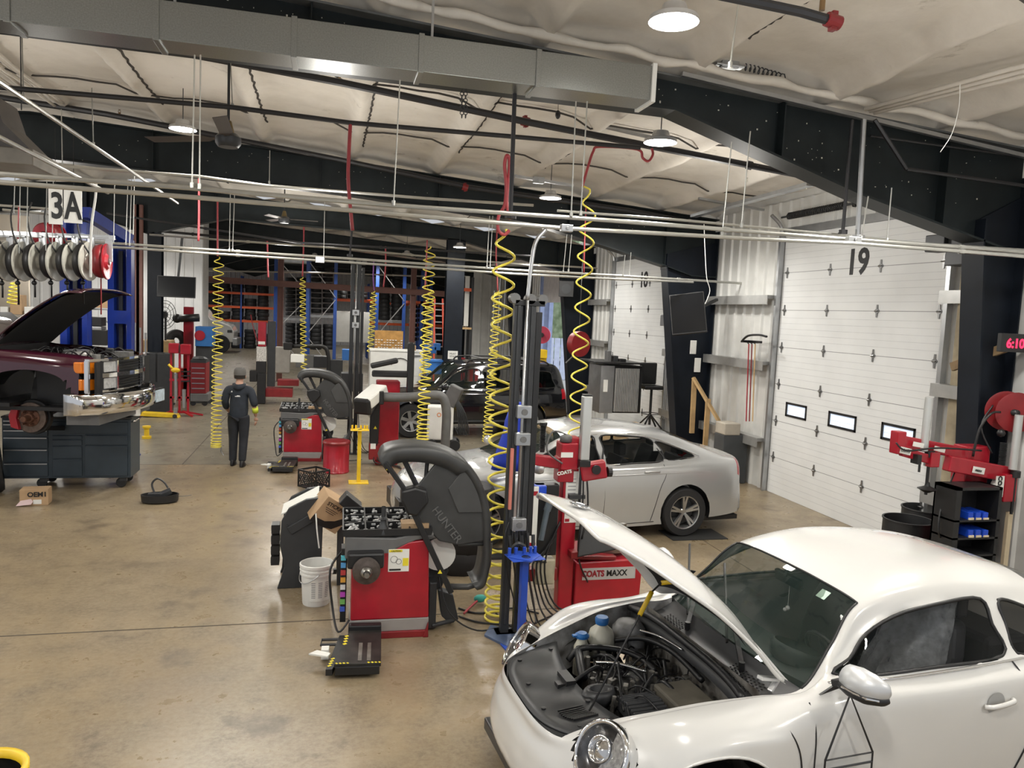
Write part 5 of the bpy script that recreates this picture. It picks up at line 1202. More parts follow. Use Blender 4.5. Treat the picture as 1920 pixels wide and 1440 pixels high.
# ---------------------------------------------------------------- coiled air hoses
def coil(top, bot, rad, r, turns, lab, tight=1.7, n=14, m=YHOSE, extra=None, taper=0):
    q = MB(); pts = []; T = turns * n
    for i in range(T + 1):
        f = i / T; g = 1 - (1 - f) ** tight if tight >= 1 else f
        c = top + (bot - top) * g; a = 2 * PI * f * turns; rr = rad * min(1, i / (n * .8) + .15) * (1 - taper * (1 - f))
        pts.append(c + V((rr * math.cos(a), rr * math.sin(a), 0)))
    if extra: pts = [V(p) for p in extra] + pts
    q.tube(pts, r, 6); t = thing('coiled_air_hose', lab, 'air hose', (0, 0, 0), 0, 'yellow coiled air hoses'); obj('hose_coil', q, m, t, smooth=True)
    return t, pts
def coupler(t, p, d=V((.03, 0, -.12)), m=STEEL):
    q = MB(); q.cyl(p, p + d, .013, n=8); q.cyl(p + d * .8, p + d * 1.5 + V((.04, 0, 0)), .009, n=8); q.cyl(p + d * .5, p + d * .7, .018, n=8); obj('air_fitting', q, m, t)
def rhose(pts, Y, lab, r=.014, m=RHOSE):
    q = MB(); q.tube(smooth_path([PY(u, v, Y) if not isinstance(u, V) else u for u, v in pts], 6), r, 7); return tag(obj('red_air_hose', q, m, smooth=True), lab, 'hose')
t, pts = coil(PY(946, 430, 6.75), PY(928, 1180, 6.75), .098, .0125, 25, 'largest yellow coiled air hose, reaching the floor before the tall service mast', 1.75); coupler(t, pts[-1], V((-.04, -.05, -.05)))
rhose([(957, 412), (950, 380), (954, 330), (955, 300), (950, 292), (946, 310), (949, 350), (946, 385), (935, 405), (934, 430), (945, 440), (955, 432)], 6.7, 'looped red air hose tied to the black riser pipe', .016)
t, pts = coil(PY(1104, 355, 8.7), PY(1078, 850, 8.7), .092, .0115, 12, 'yellow coiled air hose hanging behind the red tyre changer by the tall service mast', 1.25, extra=[PY(1092, 348, 8.7)])
rhose([(1092, 350), (1102, 315), (1112, 285), (1125, 275), (1195, 280), (1205, 296), (1216, 302), (1224, 290), (1222, 278)], 8.7, 'dark red hose arching from the iron air line to a yellow coil', .016)
t, pts = coil(PY(410, 482, 13.9), PY(405, 838, 13.9), .085, .009, 34, 'yellow coiled air hose hanging beside the walking man', 1.45, 10); coupler(t, pts[-1], V((.0, 0, -.1)))
q = pts
coil(PY(567, 520, 23), PY(570, 692, 22), .085, .012, 20, 'distant yellow coiled hose in front of the blue rack uprights', 1.0, 8)
coil(PY(702, 546, 24), PY(694, 662, 24), .10, .014, 14, 'distant yellow coiled hose beside the blue racking near the white cabinet', 1.0, 8)
coil(PY(806, 462, 14), PY(792, 830, 13.2), .105, .0115, 30, 'yellow coiled air hose in front of the black suv bonnet', 1.5, 10)
coil(PY(808, 545, 17.5), PY(797, 700, 17.5), .10, .012, 12, 'second yellow coil overlapping the one by the suv bonnet, hung further back', 1.0, 10)
t, pts = coil(PY(934, 545, 17), PY(913, 828, 15.5), .10, .011, 30, 'yellow coiled hose hanging in front of the black suv door', 1.35, 9)
coil(PY(28, 528, 18), PY(22, 570, 18), .09, .014, 6, 'faint yellow coil behind the hose reels near the unit heater', 1.0, 8)
rhose([(657, 232), (654, 290), (653, 340), (658, 400), (661, 432)], 8.6, 'double red hose dropping in the middle from the iron air line', .02)
rhose([(373, 335), (373, 400), (372, 452)], 12, 'pink-red hose above the hanging television', .016); rhose([(408, 372), (408, 430), (408, 468), (408, 480)], 13.9, 'red hose above the yellow coil by the walking man', .016)
rhose([(501, 452), (502, 500), (503, 520)], 20, 'short red hose drop beside the blue uprights', .02); rhose([(570, 420), (569, 470), (567, 518)], 23, 'red hose above the distant yellow coil', .022); rhose([(723, 462), (723, 500), (719, 538)], 22, 'curved red hose drop over the white cabinet', .022)
rhose([(701, 490), (700, 520), (702, 545)], 24, 'purple-red hose above the rack coil', .02, mat('violet_hose', (.25, .08, .35), .45)); rhose([(801, 450), (799, 500), (797, 540)], 14, 'pink hose above the coil by the suv', .013); rhose([(932, 430), (930, 480), (932, 515), (933, 545)], 17, 'red hose beside the largest yellow coil', .016); rhose([(1099, 385), (1097, 440), (1095, 512)], 12, 'thin red hose behind the yellow coil by the hose loop', .01)
rhose([(36, 388), (35, 420), (34, 448)], 11.9, 'short red hose over the white reels', .014)
# ---------------------------------------------------------------- wheel balancers
ORG = mat('dark_hood_plastic', (.045, .046, .046), .42, 0, .25, 5, bump=.1)
LBL = mat('label_white', (.72, .72, .68), .5, 0, .03)
HAZ = mat('hazard_yellow', (.75, .62, .03), .6)
LEAD = mat('wheel_weight_lead', (.62, .62, .62), .35, .5, .3, 30)
def XZ(y): return frame((0, y, 0), (1, 0, 0), (0, 0, 1))     # x right, y up, extrudes toward the camera
def balancer(loc, rz, lab, sc=1):
    t = thing('wheel_balancer', lab, 'wheel balancer', loc, rz, None, sc)
    q = MB(); q.prism([(-.32, .17), (.36, .17), (.34, .88), (.16, .86), (.02, .78), (-.32, .76)], .44, XZ(.44)); obj('cabinet', q, REDP, t, bev=.012)
    q = MB(); q.b2((-.33, .0, .06), (.36, .44, .17)); obj('kick_panel', q, mat('brushed_panel', (.33, .31, .30), .4, .3, .1), t, bev=.005)
    q = MB(); q.b2((-.33, -.015, .0), (.36, .45, .06)); q.prism([(.31, 0), (.36, 0), (.355, .14)], .03, XZ(.0)); obj('base', q, REDD, t, bev=.006)
    # head : spindle housing and tray
    q = MB(); q.prism([(-.38, .72), (.0, .72), (.06, .80), (.22, .87), (.38, .90), (.38, .94), (.20, .93), (.04, .90), (-.38, .92)], .46, XZ(.46)); obj('top_housing', q, GREYP, t, bev=.015)
    q = MB(); q.b2((-.36, -.10, .66), (-.05, .1, .80)); obj('spindle_housing', q, BLACK, t, bev=.02)
    q = MB(); q.lathe([(0, 0), (.10, 0), (.118, .012), (.118, .03), (.05, .045), (.045, .07), (0, .07)], (-.20, -.11, .66), (0, -1, 0), 28)
    for k in range(20): a = 2 * PI * k / 20; q.box((-.20 + .095 * math.cos(a), -.142, .66 + .095 * math.sin(a)), (.012, .006, .012))
    sp = obj('mounting_flange', q, mat('worn_cast_iron', (.12, .10, .09), .5, .7, .3, 20), t, auto=40)
    q = MB(); q.cyl((-.20, -.15, .66), (-.20, -.26, .66), .022, n=16); q.lathe([(.05, 0), (.045, .02), (.028, .035)], (-.20, -.18, .66), (0, -1, 0), 20); obj('spindle_shaft', q, mat('dull_steel', (.3, .29, .27), .35, .9), sp, auto=40)
    q = MB(); x0, x1, y0, y1, z = -.40, .36, .0, .52, .93
    for i in range(5): q.bar((x0 + (x1 - x0) * i / 4, y0, z + .02), (x0 + (x1 - x0) * i / 4, y1, z + .02 + .06), .012, .06)
    for j in range(4): f = j / 3; q.bar((x0, y0 + (y1 - y0) * f, z + .02 + .06 * f), (x1, y0 + (y1 - y0) * f, z + .02 + .06 * f), .012, .06)
    q._add([(x0, y0, z - .01), (x1, y0, z - .01), (x1, y1, z + .05), (x0, y1, z + .05)], [(0, 1, 2, 3)]); tr = obj('weight_tray', q, BLACK, t)
    rn = random.Random(2); q = MB()
    for k in range(150):
        x, f = rn.uniform(x0 + .02, x1 - .02), rn.uniform(.04, .96)
        if x > .1 and f < .45: continue
        q.box((x, y0 + (y1 - y0) * f, z + .035 + .06 * f), (rn.uniform(.025, .045), .016, .014), rz=rn.uniform(0, 3))
    o = obj('loose_weights', q, LEAD, tr); o['kind'] = 'stuff'
    q = MB(); q.b2((.10, .05, .95), (.34, .20, 1.01)); obj('weight_box', q, CARD, tr)
    q = MB(); q.lathe([(.05, 0), (.045, .06), (.03, .08), (.025, .12), (.045, .13), (.02, .15), (.018, .24)], (-.06, .04, .93), n=14); obj('clamping_cone', q, DARKM, tr, auto=40)
    q = MB(); q.b2((-.41, .05, .14), (-.36, .2, .80)); p_ = obj('side_rail', q, BLACK, t, bev=.005)
    for k, c in enumerate(((.1, .5, .6), (.1, .35, .7), (.5, .05, .05), (.7, .35, .05), (.7, .7, .7), (.4, .05, .4), (.15, .4, .1), (.05, .1, .5))):
        q = MB(); q.b2((-.412, .03, .70 - k * .065), (-.37, .051, .74 - k * .065)); obj('colour_tab', q, mat('tab_%d' % k, c, .5), p_)
    q = MB(); q.b2((-.01, -.004, .60), (.17, .0, .80)); lb = obj('warning_label', q, LBL, t)
    q = MB(); q.b2((-.005, -.006, .775), (.11, -.003, .795)); q.b2((.115, -.006, .65), (.165, -.003, .72)); obj('label_yellow', q, HAZ, lb)
    q = MB(); q.lathe([(.028, 0), (.031, 0)], (.04, -.006, .71), (0, -1, 0), 18); q.lathe([(.022, 0), (.025, 0)], (.08, -.006, .69), (0, -1, 0), 18); q.b2((.0, -.006, .61), (.1, -.004, .625)); obj('label_drawing', q, BLACK, lb)
    text('label_words', 'CAUTION', .018, frame((.055, -.007, .785), (1, 0, 0), (0, 0, 1)), BLACK, lb)
    # raised wheel guard
    hd_ = [(-.11, 1.57), (-.06, 1.66), (.10, 1.70), (.34, 1.69), (.56, 1.62), (.72, 1.49), (.83, 1.30), (.89, 1.08), (.905, .86), (.91, .62), (.87, .42), (.80, .38)]
    oc = smooth_path([(x, 0, z) for x, z in hd_], 4)
    cen = V((.30, 0, 1.0))
    panel = [(.12, 1.30), (.24, 1.36), (.44, 1.62), (.56, 1.60), (.70, 1.47), (.80, 1.30), (.86, 1.10), (.885, .84), (.62, .80), (.44, .84), (.30, .98), (.18, 1.14), (.12, 1.22)]
    q = MB(); q.prism(panel, .035, XZ(.10)); hdo = obj('wheel_guard', q, ORG, t, bev=.012); hdo['label'] = 'raised black plastic wheel guard with embossed word'
    q = MB(); rr = []
    for i, p in enumerate(oc):
        w = p - cen; w.y = 0; w.normalize(); th = .145 if i < len(oc) * .42 else .07
        rr.append([p + V((0, .06, 0)), p + V((0, .40, 0)), p - w * .03 + V((0, .42, 0)), p - w * th + V((0, .40, 0)), p - w * th + V((0, .05, 0)), p - w * .03 + V((0, .03, 0))])
    q.loft(rr); obj('guard_rim', q, ORG, hdo, smooth=True)
    q = MB(); q.tube([(.90, .1, .80), (.895, .1, .60), (.85, .1, .44), (.72, .1, .40), (.52, .1, .41)], .03, 8); q.tube([(.62, .1, .80), (.86, .1, .8)], .02, 6); obj('guard_lower_loop', q, ORG, hdo, smooth=True)
    q = MB(); q.prism([(.50, 1.32), (.62, 1.48), (.70, 1.44), (.78, 1.28), (.84, 1.10), (.60, 1.10)], .012, XZ(.065)); obj('guard_recess', q, mat('guard_recess_plastic', (.06, .061, .061), .45), hdo, bev=.01)
    q = MB(); q.prism([(.08, 1.33), (.20, 1.36), (.30, 1.33), (.32, 1.22), (.22, 1.10), (.14, 1.12), (.08, 1.24)], .14, XZ(.08)); obj('pivot_cover', q, BLACK, hdo, bev=.02)
    text('embossed_word', 'HUNTER', .10, frame((.50, .060, .99), (.62, 0, -.80), (.80, 0, .62)), mat('embossed_plastic', (.13, .132, .13), .35), hdo, sx=1.0, ext=.004)
    q = MB(); q.bar((.14, .0, 1.24), (.55, -.02, .40), .05, .05); q.bar((-.06, .05, 1.56), (.16, .02, 1.26), .045, .04); q.bar((.08, .15, 1.62), (.26, .1, 1.27), .045, .04); q.bar((.32, .15, 1.60), (.30, .12, 1.30), .03, .03); obj('guard_arm', q, BLACK, t, bev=.006)
    q = MB()
    for c in ((-.03, .03, 1.51), (.44, -.045, .60)): q.prism([(-.02, -.015), (.02, -.015), (0, .02)], .003, frame(c, (1, 0, 0), (0, 0, 1)))
    obj('warning_sticker', q, HAZ, t)
    q = MB(); q.lathe([(0, 0), (.15, 0), (.15, .01), (0, .012)], (.46, .2, .68), (0, -1, 0), 30); obj('guard_pivot_disc', q, LBL, t, auto=30)
    q = MB(); q.prism([(.36, .80), (.48, .82), (.56, .5), (.5, .34), (.40, .3), (.36, .5)], .1, XZ(.35)); q.b2((.37, .1, .02), (.44, .3, .45)); q.cyl((.40, .1, .05), (.62, .2, .05), .02); q.prism([(.46, .35), (.60, .30), (.66, .06), (.58, .02), (.50, .1)], .12, XZ(.3)); obj('rear_linkage', q, DARKM, t, bev=.01)
    q = MB(); q.tube(smooth_path([(-.38, .2, .75), (-.50, .1, .6), (-.47, .05, .25), (-.42, -.1, .12), (-.33, -.05, .2)], 5), .01, 6); obj('cable', q, BLACK, t, smooth=True); q = MB(); q.tube(smooth_path([(.45, .1, .5), (.55, .0, .2), (.8, .0, .03), (1.1, .1, .02)], 6), .008, 6); obj('cable', q, BLACK, t, smooth=True)
    return t
def wheel_lift(loc, rz, lab, sc=1):
    t = thing('wheel_lift', lab, 'wheel lift', loc, rz, None, sc)
    q = MB(); q.prism([(-.21, 0), (.15, 0), (.15, .62), (-.12, .62), (-.21, .10)], .03, Matrix.Translation((0, 0, .09))); obj('platform', q, mat('worn_black_plate', (.035, .033, .03), .5, .3, .5, 7, dirt=(.012, .012, .012)), t, bev=.004)
    q = MB(); q.b2((-.03, .04, .121), (.0, .36, .126)); q.b2((.04, .04, .121), (.07, .36, .126)); obj('worn_rail', q, mat('worn_rail', (.2, .19, .17), .5, .4, .4, 10), t)
    q = MB(); q.b2((-.14, .02, .02), (.10, .6, .09)); q.b2((-.2, -.01, .03), (.14, .02, .10)); obj('scissor_base', q, BLACK, t, bev=.006)
    q = MB(); q.b2((-.13, .62, .0), (.15, .70, .16)); obj('rear_bracket', q, BLACK, t, bev=.01)
    q = MB(); q.prism([(-.27, -.02), (-.22, -.02), (-.13, .60), (-.2, .60)], .05, Matrix.Translation((0, 0, .04))); q.tube([(-.22, .42, .09), (-.34, .42, .09), (-.34, .52, .09), (-.2, .52, .09)], .012, 6); obj('side_rail', q, BLACK, t)
    for k in range(16):
        q = MB(); M = Matrix.Translation((-.205 + k * .0 , 0, 0))
        if k < 4: q.box((-.19 + k * .028, .012, .1215), (.014, .02, .002), rz=.6)
        elif k < 8: q.box((.055 + (k - 4) * .028, .012, .1215), (.014, .02, .002), rz=.6)
        elif k < 12: q.box((-.245 + (k - 8) * .006, .04 + (k - 8) * .04, .091), (.03, .018, .002), rz=.6)
        else: q.box((-.145 + (k - 12) * .003, .36 + (k - 12) * .05, .121), (.03, .024, .002), rz=.6)
        obj('hazard_stripe', q, HAZ, t)
    q = MB(); q.prism([(-.42, .22), (-.27, .16), (-.25, .22), (-.36, .28)], .012, Matrix.Translation((0, 0, .10))); q.b2((-.33, .3, .02), (-.27, .38, .10)); obj('foot_pedal', q, LBL, t)
    return t
b1 = F(730, 1196); balancer((b1.x - .02, b1.y, 0), R(-1), 'large red wheel balancer with raised black guard, beside the tall service mast')
b2 = F(565, 865); balancer((b2.x, b2.y, 0), R(-2), 'farther red wheel balancer with raised guard, beside the red waste can')
p = F(672, 1272); wheel_lift((p.x + .02, p.y, 0), R(-4), 'black wheel lift platform with yellow hazard stripes in front of the nearer balancer')
p = F(533, 888); wheel_lift((p.x, p.y, 0), R(-4), 'black wheel lift platform in front of the farther balancer')

# ---------------------------------------------------------------- display stand, box, bucket, cans
p = F(575, 1100); t = thing('display_stand', 'black sheet-metal wheel service stand beside the near balancer', 'stand', (p.x, p.y, 0), R(0))
prof = [(-.29, .0), (-.22, .22), (-.27, .45), (-.26, .70), (-.19, .83), (-.02, .92), (.12, .94), (.15, .85), (.14, .05), (.02, .0)]
for y in (.02, .50): q = MB(); q.prism(prof, .05, XZ(y)); obj('side_panel', q, DARKM, t, bev=.006)
q = MB(); q.prism([(-.25, .2), (.12, .2), (.12, .8), (-.22, .75)], .4, XZ(.45)); obj('middle_body', q, DARKM, t)
q = MB(); q.bar((-.26, .22, .76), (.10, .22, .95), .42, .012); obj('top_panel', q, LBL, t)
q = MB(); q.b2((.30, .0, 0), (.36, .05, .62)); q.b2((.30, .4, 0), (.36, .45, .62)); q.b2((.12, .2, .05), (.30, .26, .1)); obj('rear_post', q, DARKM, t, bev=.004)
q = MB(); q.bar((-.18, -.035, .60), (.12, -.035, .78), .02, .09); q.cyl((-.2, -.05, .66), (-.2, -.03, .66), .008); obj('side_arm', q, DARKM, t, bev=.01)
q = MB()
for k in range(4): q.b2((-.36, .05, .22 + k * .11), (-.28, .2, .31 + k * .11))
obj('leaflet_rack', q, BLACK, t)
q = MB()
for k in range(4): q.b2((-.365, .06, .235 + k * .11), (-.345, .19, .30 + k * .11))
obj('leaflets', q, mat('printed_leaflet', (.6, .58, .55), .6, 0, .6, 40), t)
# tilted cardboard box on the stand
p = PY(618, 956, p.y - .02); BX = 3
t = thing('cardboard_box', 'brown cardboard box with black swoosh tilted on the display stand', 'box', p, R(8))
M = Matrix.Rotation(R(36), 4, 'Y') @ Matrix.Rotation(R(8), 4, 'X') @ Matrix.Rotation(R(10), 4, 'Z'); q = MB(); t.scale = (1.25,) * 3; q.T = M; q.box((0, 0, 0), (.26, .20, .24)); obj('carton', q, CARD, t, bev=.004)
q = MB(); q.T = M; q.prism([(-.13, -.05), (-.09, -.075), (-.02, -.07), (.05, -.03), (.13, .06), (.13, -.02), (.07, -.10), (0, -.12), (-.13, -.12)], .002, frame((0, -.1005, 0), (1, 0, 0), (0, 0, 1))); obj('printed_swoosh', q, BLACK, t)
text('printed_word', 'STICKPRO', .045, M @ frame((-.0, -.1025, .07), (1, 0, 0), (0, 0, 1)), BLACK, t, sx=.95)
q = MB(); q.T = M
for k in range(3): q.box((-.03, -.1015, .035 - k * .015), (.12 - k * .02, .001, .004))
obj('small_print', q, BLACK, t)
q = MB(); q.tube(smooth_path([p - p + V((-.13, -.16, .02)), V((-.12, -.18, -.12)), V((-.10, -.17, -.26))], 5), .006, 5); obj('hanging_strap', q, PAPER, t)
p = PY(657, 943, 7.5); q = MB(); M3 = Matrix.Rotation(R(40), 3, 'Y'); q.box(p, (.2, .2, .12), M=M3); t = tag(obj('plastic_bin', q, BLACK, bev=.01), 'black plastic bin resting on the stand beside the tilted box', 'bin')
# bucket
p = F(592, 1140); t = thing('plastic_bucket', 'white plastic bucket with a printed label on the floor', 'bucket', (p.x, p.y + .14, 0))
q = MB(); q.lathe([(0, .005), (.125, .0), (.13, .01), (.145, .30), (.158, .30), (.158, .315), (.147, .318), (.149, .335), (.16, .338), (.16, .35), (.15, .352), (.151, .372), (.162, .375), (.162, .40), (.152, .405), (.147, .40), (.130, .02), (0, .02)], n=36); obj('shell', q, WHITEP, t, auto=35)
q = MB(); rr = [[V(((.1355 + .03 * (z / .3) * .45) * math.cos(a), (.1355 + .03 * (z / .3) * .45) * math.sin(a), z)) for a in [R(-115 + 8 * k) for k in range(11)]] for z in (.06, .27)]; q.grid(rr); lb = obj('label', q, LBL, t)
q = MB()
for r_ in range(9):
    for s in range(3):
        z = .24 - r_ * .018; w = (.137 + .0135 * (z / .3)); q.grid([[V(((w + .0008) * math.cos(a), (w + .0008) * math.sin(a), z + dz_)) for a in [R(-108 + s * 26 + j * 5) for j in range(4)]] for dz_ in (0, .006)])
obj('label_print', q, mat('grey_ink', (0, 0, 0)), lb)
q = MB(); q.tube([V((.162 * math.cos(a), .162 * math.sin(a), .33 - .10 * math.sin((a - R(150)) / R(130) * PI))) for a in [R(150 + 130 * k / 14) for k in range(15)]], .004, 5); obj('wire_handle', q, STEEL, t)
# milk crate
p = F(588, 915); t = thing('milk_crate', 'black plastic lattice crate on the floor behind the display stand', 'crate', (p.x, p.y + .1, 0), R(38))
q = MB(); s = .17
for sg in (1, -1):
    for ax in (0, 1):
        def P(a, z): return (a, sg * s, z) if ax == 0 else (sg * s, a, z)
        q.bar(P(-s, .01), P(s, .01), .012, .03); q.bar(P(-s, .27), P(s, .27), .014, .03); q.bar(P(-s, 0), P(-s, .28), .02); q.bar(P(s, 0), P(s, .28), .02)
        for k in range(7):
            a = -s + .045 * k; q.bar(P(a, .05), P(min(s, a + .12), .22), .006, .012); q.bar(P(-a, .05), P(max(-s, -a - .12), .22), .006, .012)
q.b2((-s, -s, 0), (s, s, .01)); obj('lattice_body', q, BLACK, t)
# oily waste can
p = F(630, 889); t = thing('waste_can', 'red lidded metal waste can beside the yellow tool stand', 'waste can', (p.x, p.y + .2, 0))
q = MB(); q.lathe([(0, .0), (.225, 0), (.23, .02), (.222, .03), (.222, .50), (.23, .505), (.23, .52)], n=32); obj('can_body', q, REDP, t, auto=40)
q = MB(); q.lathe([(.238, .50), (.242, .53), (.225, .555), (.12, .575), (0, .58)], n=32); obj('lid', q, REDD, t, auto=40)
# yellow tool stand and blue tool stand
def tstand(loc, rz, m, lab, h=.88, s=1.0):
    t = thing('tool_stand', lab, 'tool stand', loc, rz)
    q = MB(); q.b2((-.16, -.12, 0), (.16, .14, .015)); obj('base_plate', q, m, t, bev=.003)
    q = MB(); q.b2((-.03, -.03, .015), (.03, .03, h)); obj('post', q, m, t, bev=.004)
    q = MB(); q.lathe([(.035, 0), (.15 * s, 0), (.15 * s, .012), (.035, .012)], (0, 0, h), n=4, closed=True); q.T = Matrix.Identity(4); q.b2((-.15 * s, -.11, h), (.15 * s, .11, h + .004))
    obj('top_plate', q, m, t); q = MB(); q.lathe([(0, 0), (.04, 0), (.035, .003)], (0, -.03, h + .012), n=16); obj('tool_hole', q, BLACK, t)
    for x in (-.12, -.06, .02, .08, .12): q = MB(); q.cyl((x, .06, h + .004), (x, .06, h + .07), .016, n=8); obj('tool_socket', q, m, t, auto=30)
    return t
p = F(672, 905); tstand((p.x, p.y, 0), 0, YEL, 'yellow steel tool stand on a square base beside the red can')
p = F(976, 1212); tstand((p.x, p.y, 0), R(8), BLUEP, 'blue steel tool stand with a holed top plate in front of the service mast', .80)
p = PY(982, 1030, 6.3); q = MB()
for k in range(5): q.cyl((p.x - .1 + k * .05, p.y + .05, .82), (p.x - .12 + k * .055, p.y + .07, .93 + .02 * (k % 2)), .017, n=8)
q.tube(smooth_path([(p.x - .1, p.y, .84), (p.x - .06, p.y - .02, .88), (p.x, p.y, .85)], 4), .02, 6); tag(obj('air_tools', q, DARKM), 'dark air tools standing on the blue tool stand', 'tools')
q = MB(); p0 = F(940, 1215); q.prism([(-.10, .25), (.0, .45), (.26, .25), (.1, -.1)], .02, Matrix.Translation((p0.x, p0.y, 0))); tag(obj('base_plate_on_floor', q, mat('scuffed_blue_steel', (.10, .14, .24), .5, .3, .4)), 'scuffed blue steel floor plate under the blue tool stand', 'floor plate')

# ---------------------------------------------------------------- service masts
def mast(loc, h, lab, sc=1, short=False):
    t = thing('service_mast', lab, 'service mast', loc, 0)
    for x in (-.10, .02):
        q = MB(); q.b2((x, -.03, .0), (x + .075, .04, h)); q.b2((x + .025, -.045, .1), (x + .05, -.03, h)); obj('black_rail', q, DARKM, t, bev=.004)
    q = MB(); q.b2((.105, .0, .9), (.16, .05, h - .05)); q.b2((-.1, -.04, h), (.17, .06, h + .05)); obj('side_channel', q, BLACK, t, bev=.004)
    q = MB()
    for x in (-.10, .04, .15): q.cyl((x, -.04, h + .06), (x, .06, h + .06), .045, n=14)
    obj('top_pulleys', q, GREYP, t, auto=40)
    q = MB(); q.cyl((0, -.07, .9), (0, -.07, h + .05), .014, n=8); 
    if not short: q.tube(smooth_path([(0, -.07, h + .05), (.02, -.07, h + .35), (.05, -.07, h + .55), (.14, -.05, h + .66)], 5), .018, 7)
    obj('conduit', q, STEEL, t, smooth=True)
    for z in (h - .92, h - 1.16) + (() if short else (h - 1.92,)):
        q = MB(); q.b2((-.06, -.13, z - .055), (.07, -.055, z + .055)); bx_ = obj('outlet_box', q, STEEL, t, bev=.006); q = MB(); q.cyl((.005, -.14, z), (.005, -.13, z), .028, n=14); obj('box_knob', q, GREYP, bx_)
    q = MB(); q.b2((-.14, -.06, 0), (.12, .08, .02)); obj('foot_plate', q, DARKM, t)
    q = MB()
    for k in range(4): q.tube(smooth_path([(-.08 + .05 * k, -.09, h - 1.9), (-.12 + .07 * k, -.12, h * .3), (-.05 + .06 * k, -.1, .5), (.1 + .05 * k, -.1, .1), (.3 + .08 * k, -.05 + .1 * k, .02)], 5), .007, 5)
    obj('hanging_leads', q, BLACK, t, smooth=True)
    return t
p = F(952, 1190); mp = p.copy(); mast((p.x + .03, p.y + .03, 0), 2.96, 'tall black service mast with conduit and steel boxes beside the largest yellow hose')
q = MB(); q.b2((mp.x - .07, mp.y - .10, 1.18), (mp.x - .045, mp.y - .07, 1.72)); tag(obj('red_rubber_strip', q, mat('faded_red_strip', (.5, .16, .12), .6)), 'faded red strip hanging on the near service mast', 'strip')
p = F(660, 855); mast((p.x, p.y + .2, 0), 3.7, 'slimmer black service mast with conduit behind the farther balancer', short=True)
p = PY(660, 660, 14.6)
q = MB(); q.cyl(PY(962, 720, 6.9) + V((.12, .25, 0)), PY(962, 900, 6.9) + V((.12, .25, 0)), .03); 
# ---------------------------------------------------------------- tyre changer behind the bonnet
def cylw(mb, x, y, z0, z1, r): mb.cyl((x, y, z0), (x, y, z1), r, n=18)
ALUC = mat('aluminium_cylinder', (.55, .56, .55), .3, .5, .05)
TY = 7.35
tp = F(1058, 1143); t = thing('tire_changer', 'red tyre changer with COATS MAXX label behind the open bonnet', 'tire changer', (tp.x, tp.y, 0))
def L(u, v, dy=0): p = PY(u, v, tp.y + dy); return V((p.x - tp.x, dy, p.z))
q = MB(); q.b2((-.075, -.0, 0), (.075, .14, 1.72)); obj('tower', q, REDP, t, bev=.015)
q = MB(); a = L(1080, 1145); b_ = L(1200, 1145); q.prism([(.09, 0), (.78, 0), (.80, .50), (.09, .48)], .62, XZ(.60)); obj('base_cabinet', q, REDP, t, bev=.015)
q = MB(); q.b2((.16, -.024, .30), (.72, -.018, .42)); sg = obj('name_strip', q, mat('brushed_label', (.5, .5, .5), .35, .3), t)
text('maker_name', 'COATS', .085, frame((.27, -.026, .36), (1, 0, 0), (0, 0, 1)), mat('deep_red_ink', (.25, .01, .02), .5), sg, bold=.004, sx=.85)
text('model_word', 'MAXX', .085, frame((.52, -.026, .36), (1, 0, 0), (0, 0, 1)), BLACK, sg, bold=.002, sx=.9)
q = MB(); q.b2((.0, -.12, .55), (.12, -.0, .62)); q.prism([(.12, .0), (.5, -.05), (.5, .5), (.12, .5)], .04, Matrix.Translation((0, 0, .50))); obj('table_top', q, REDD, t, bev=.01)
q = MB(); q.lathe([(0, .54), (.26, .54), (.27, .60), (.10, .62), (0, .62)], (.52, .30, 0), n=24)
for k in range(4): a_ = k * PI / 2 + .5; q.box((.52 + .17 * math.cos(a_), .30 + .17 * math.sin(a_), .65), (.22, .07, .05), rz=a_); q.box((.52 + .26 * math.cos(a_), .30 + .26 * math.sin(a_), .70), (.05, .05, .07), rz=a_)
obj('turntable', q, mat('dull_steel', (0, 0, 0)), t, auto=35)
q = MB(); q.prism([(-.10, -.04), (.30, .02), (.34, .13), (.26, .13), (-.02, .30)], .03, frame((.14, -.16, .62), (1, 0, 0), (0, .5, .8))); obj('bead_breaker_pad', q, RUBBER, t, bev=.01)
# label strips on tower
q = MB(); q.b2((-.05, -.006, 1.06), (.075, 0, 1.42)); q.b2((-.05, -.006, 1.0 - .12), (.075, 0, 1.04)); l_ = obj('instruction_label', q, LBL, t)
q = MB(); q.b2((-.045, -.008, 1.39), (.07, -.005, 1.415)); q.b2((-.045, -.008, .89), (.0, -.005, .92)); obj('label_red_bar', q, REDP, l_); q = MB()
for k in range(7): q.b2((-.03, -.008, 1.10 + k * .035), (.05, -.005, 1.106 + k * .035))
obj('label_print', q, mat('grey_ink', (0, 0, 0)), l_)
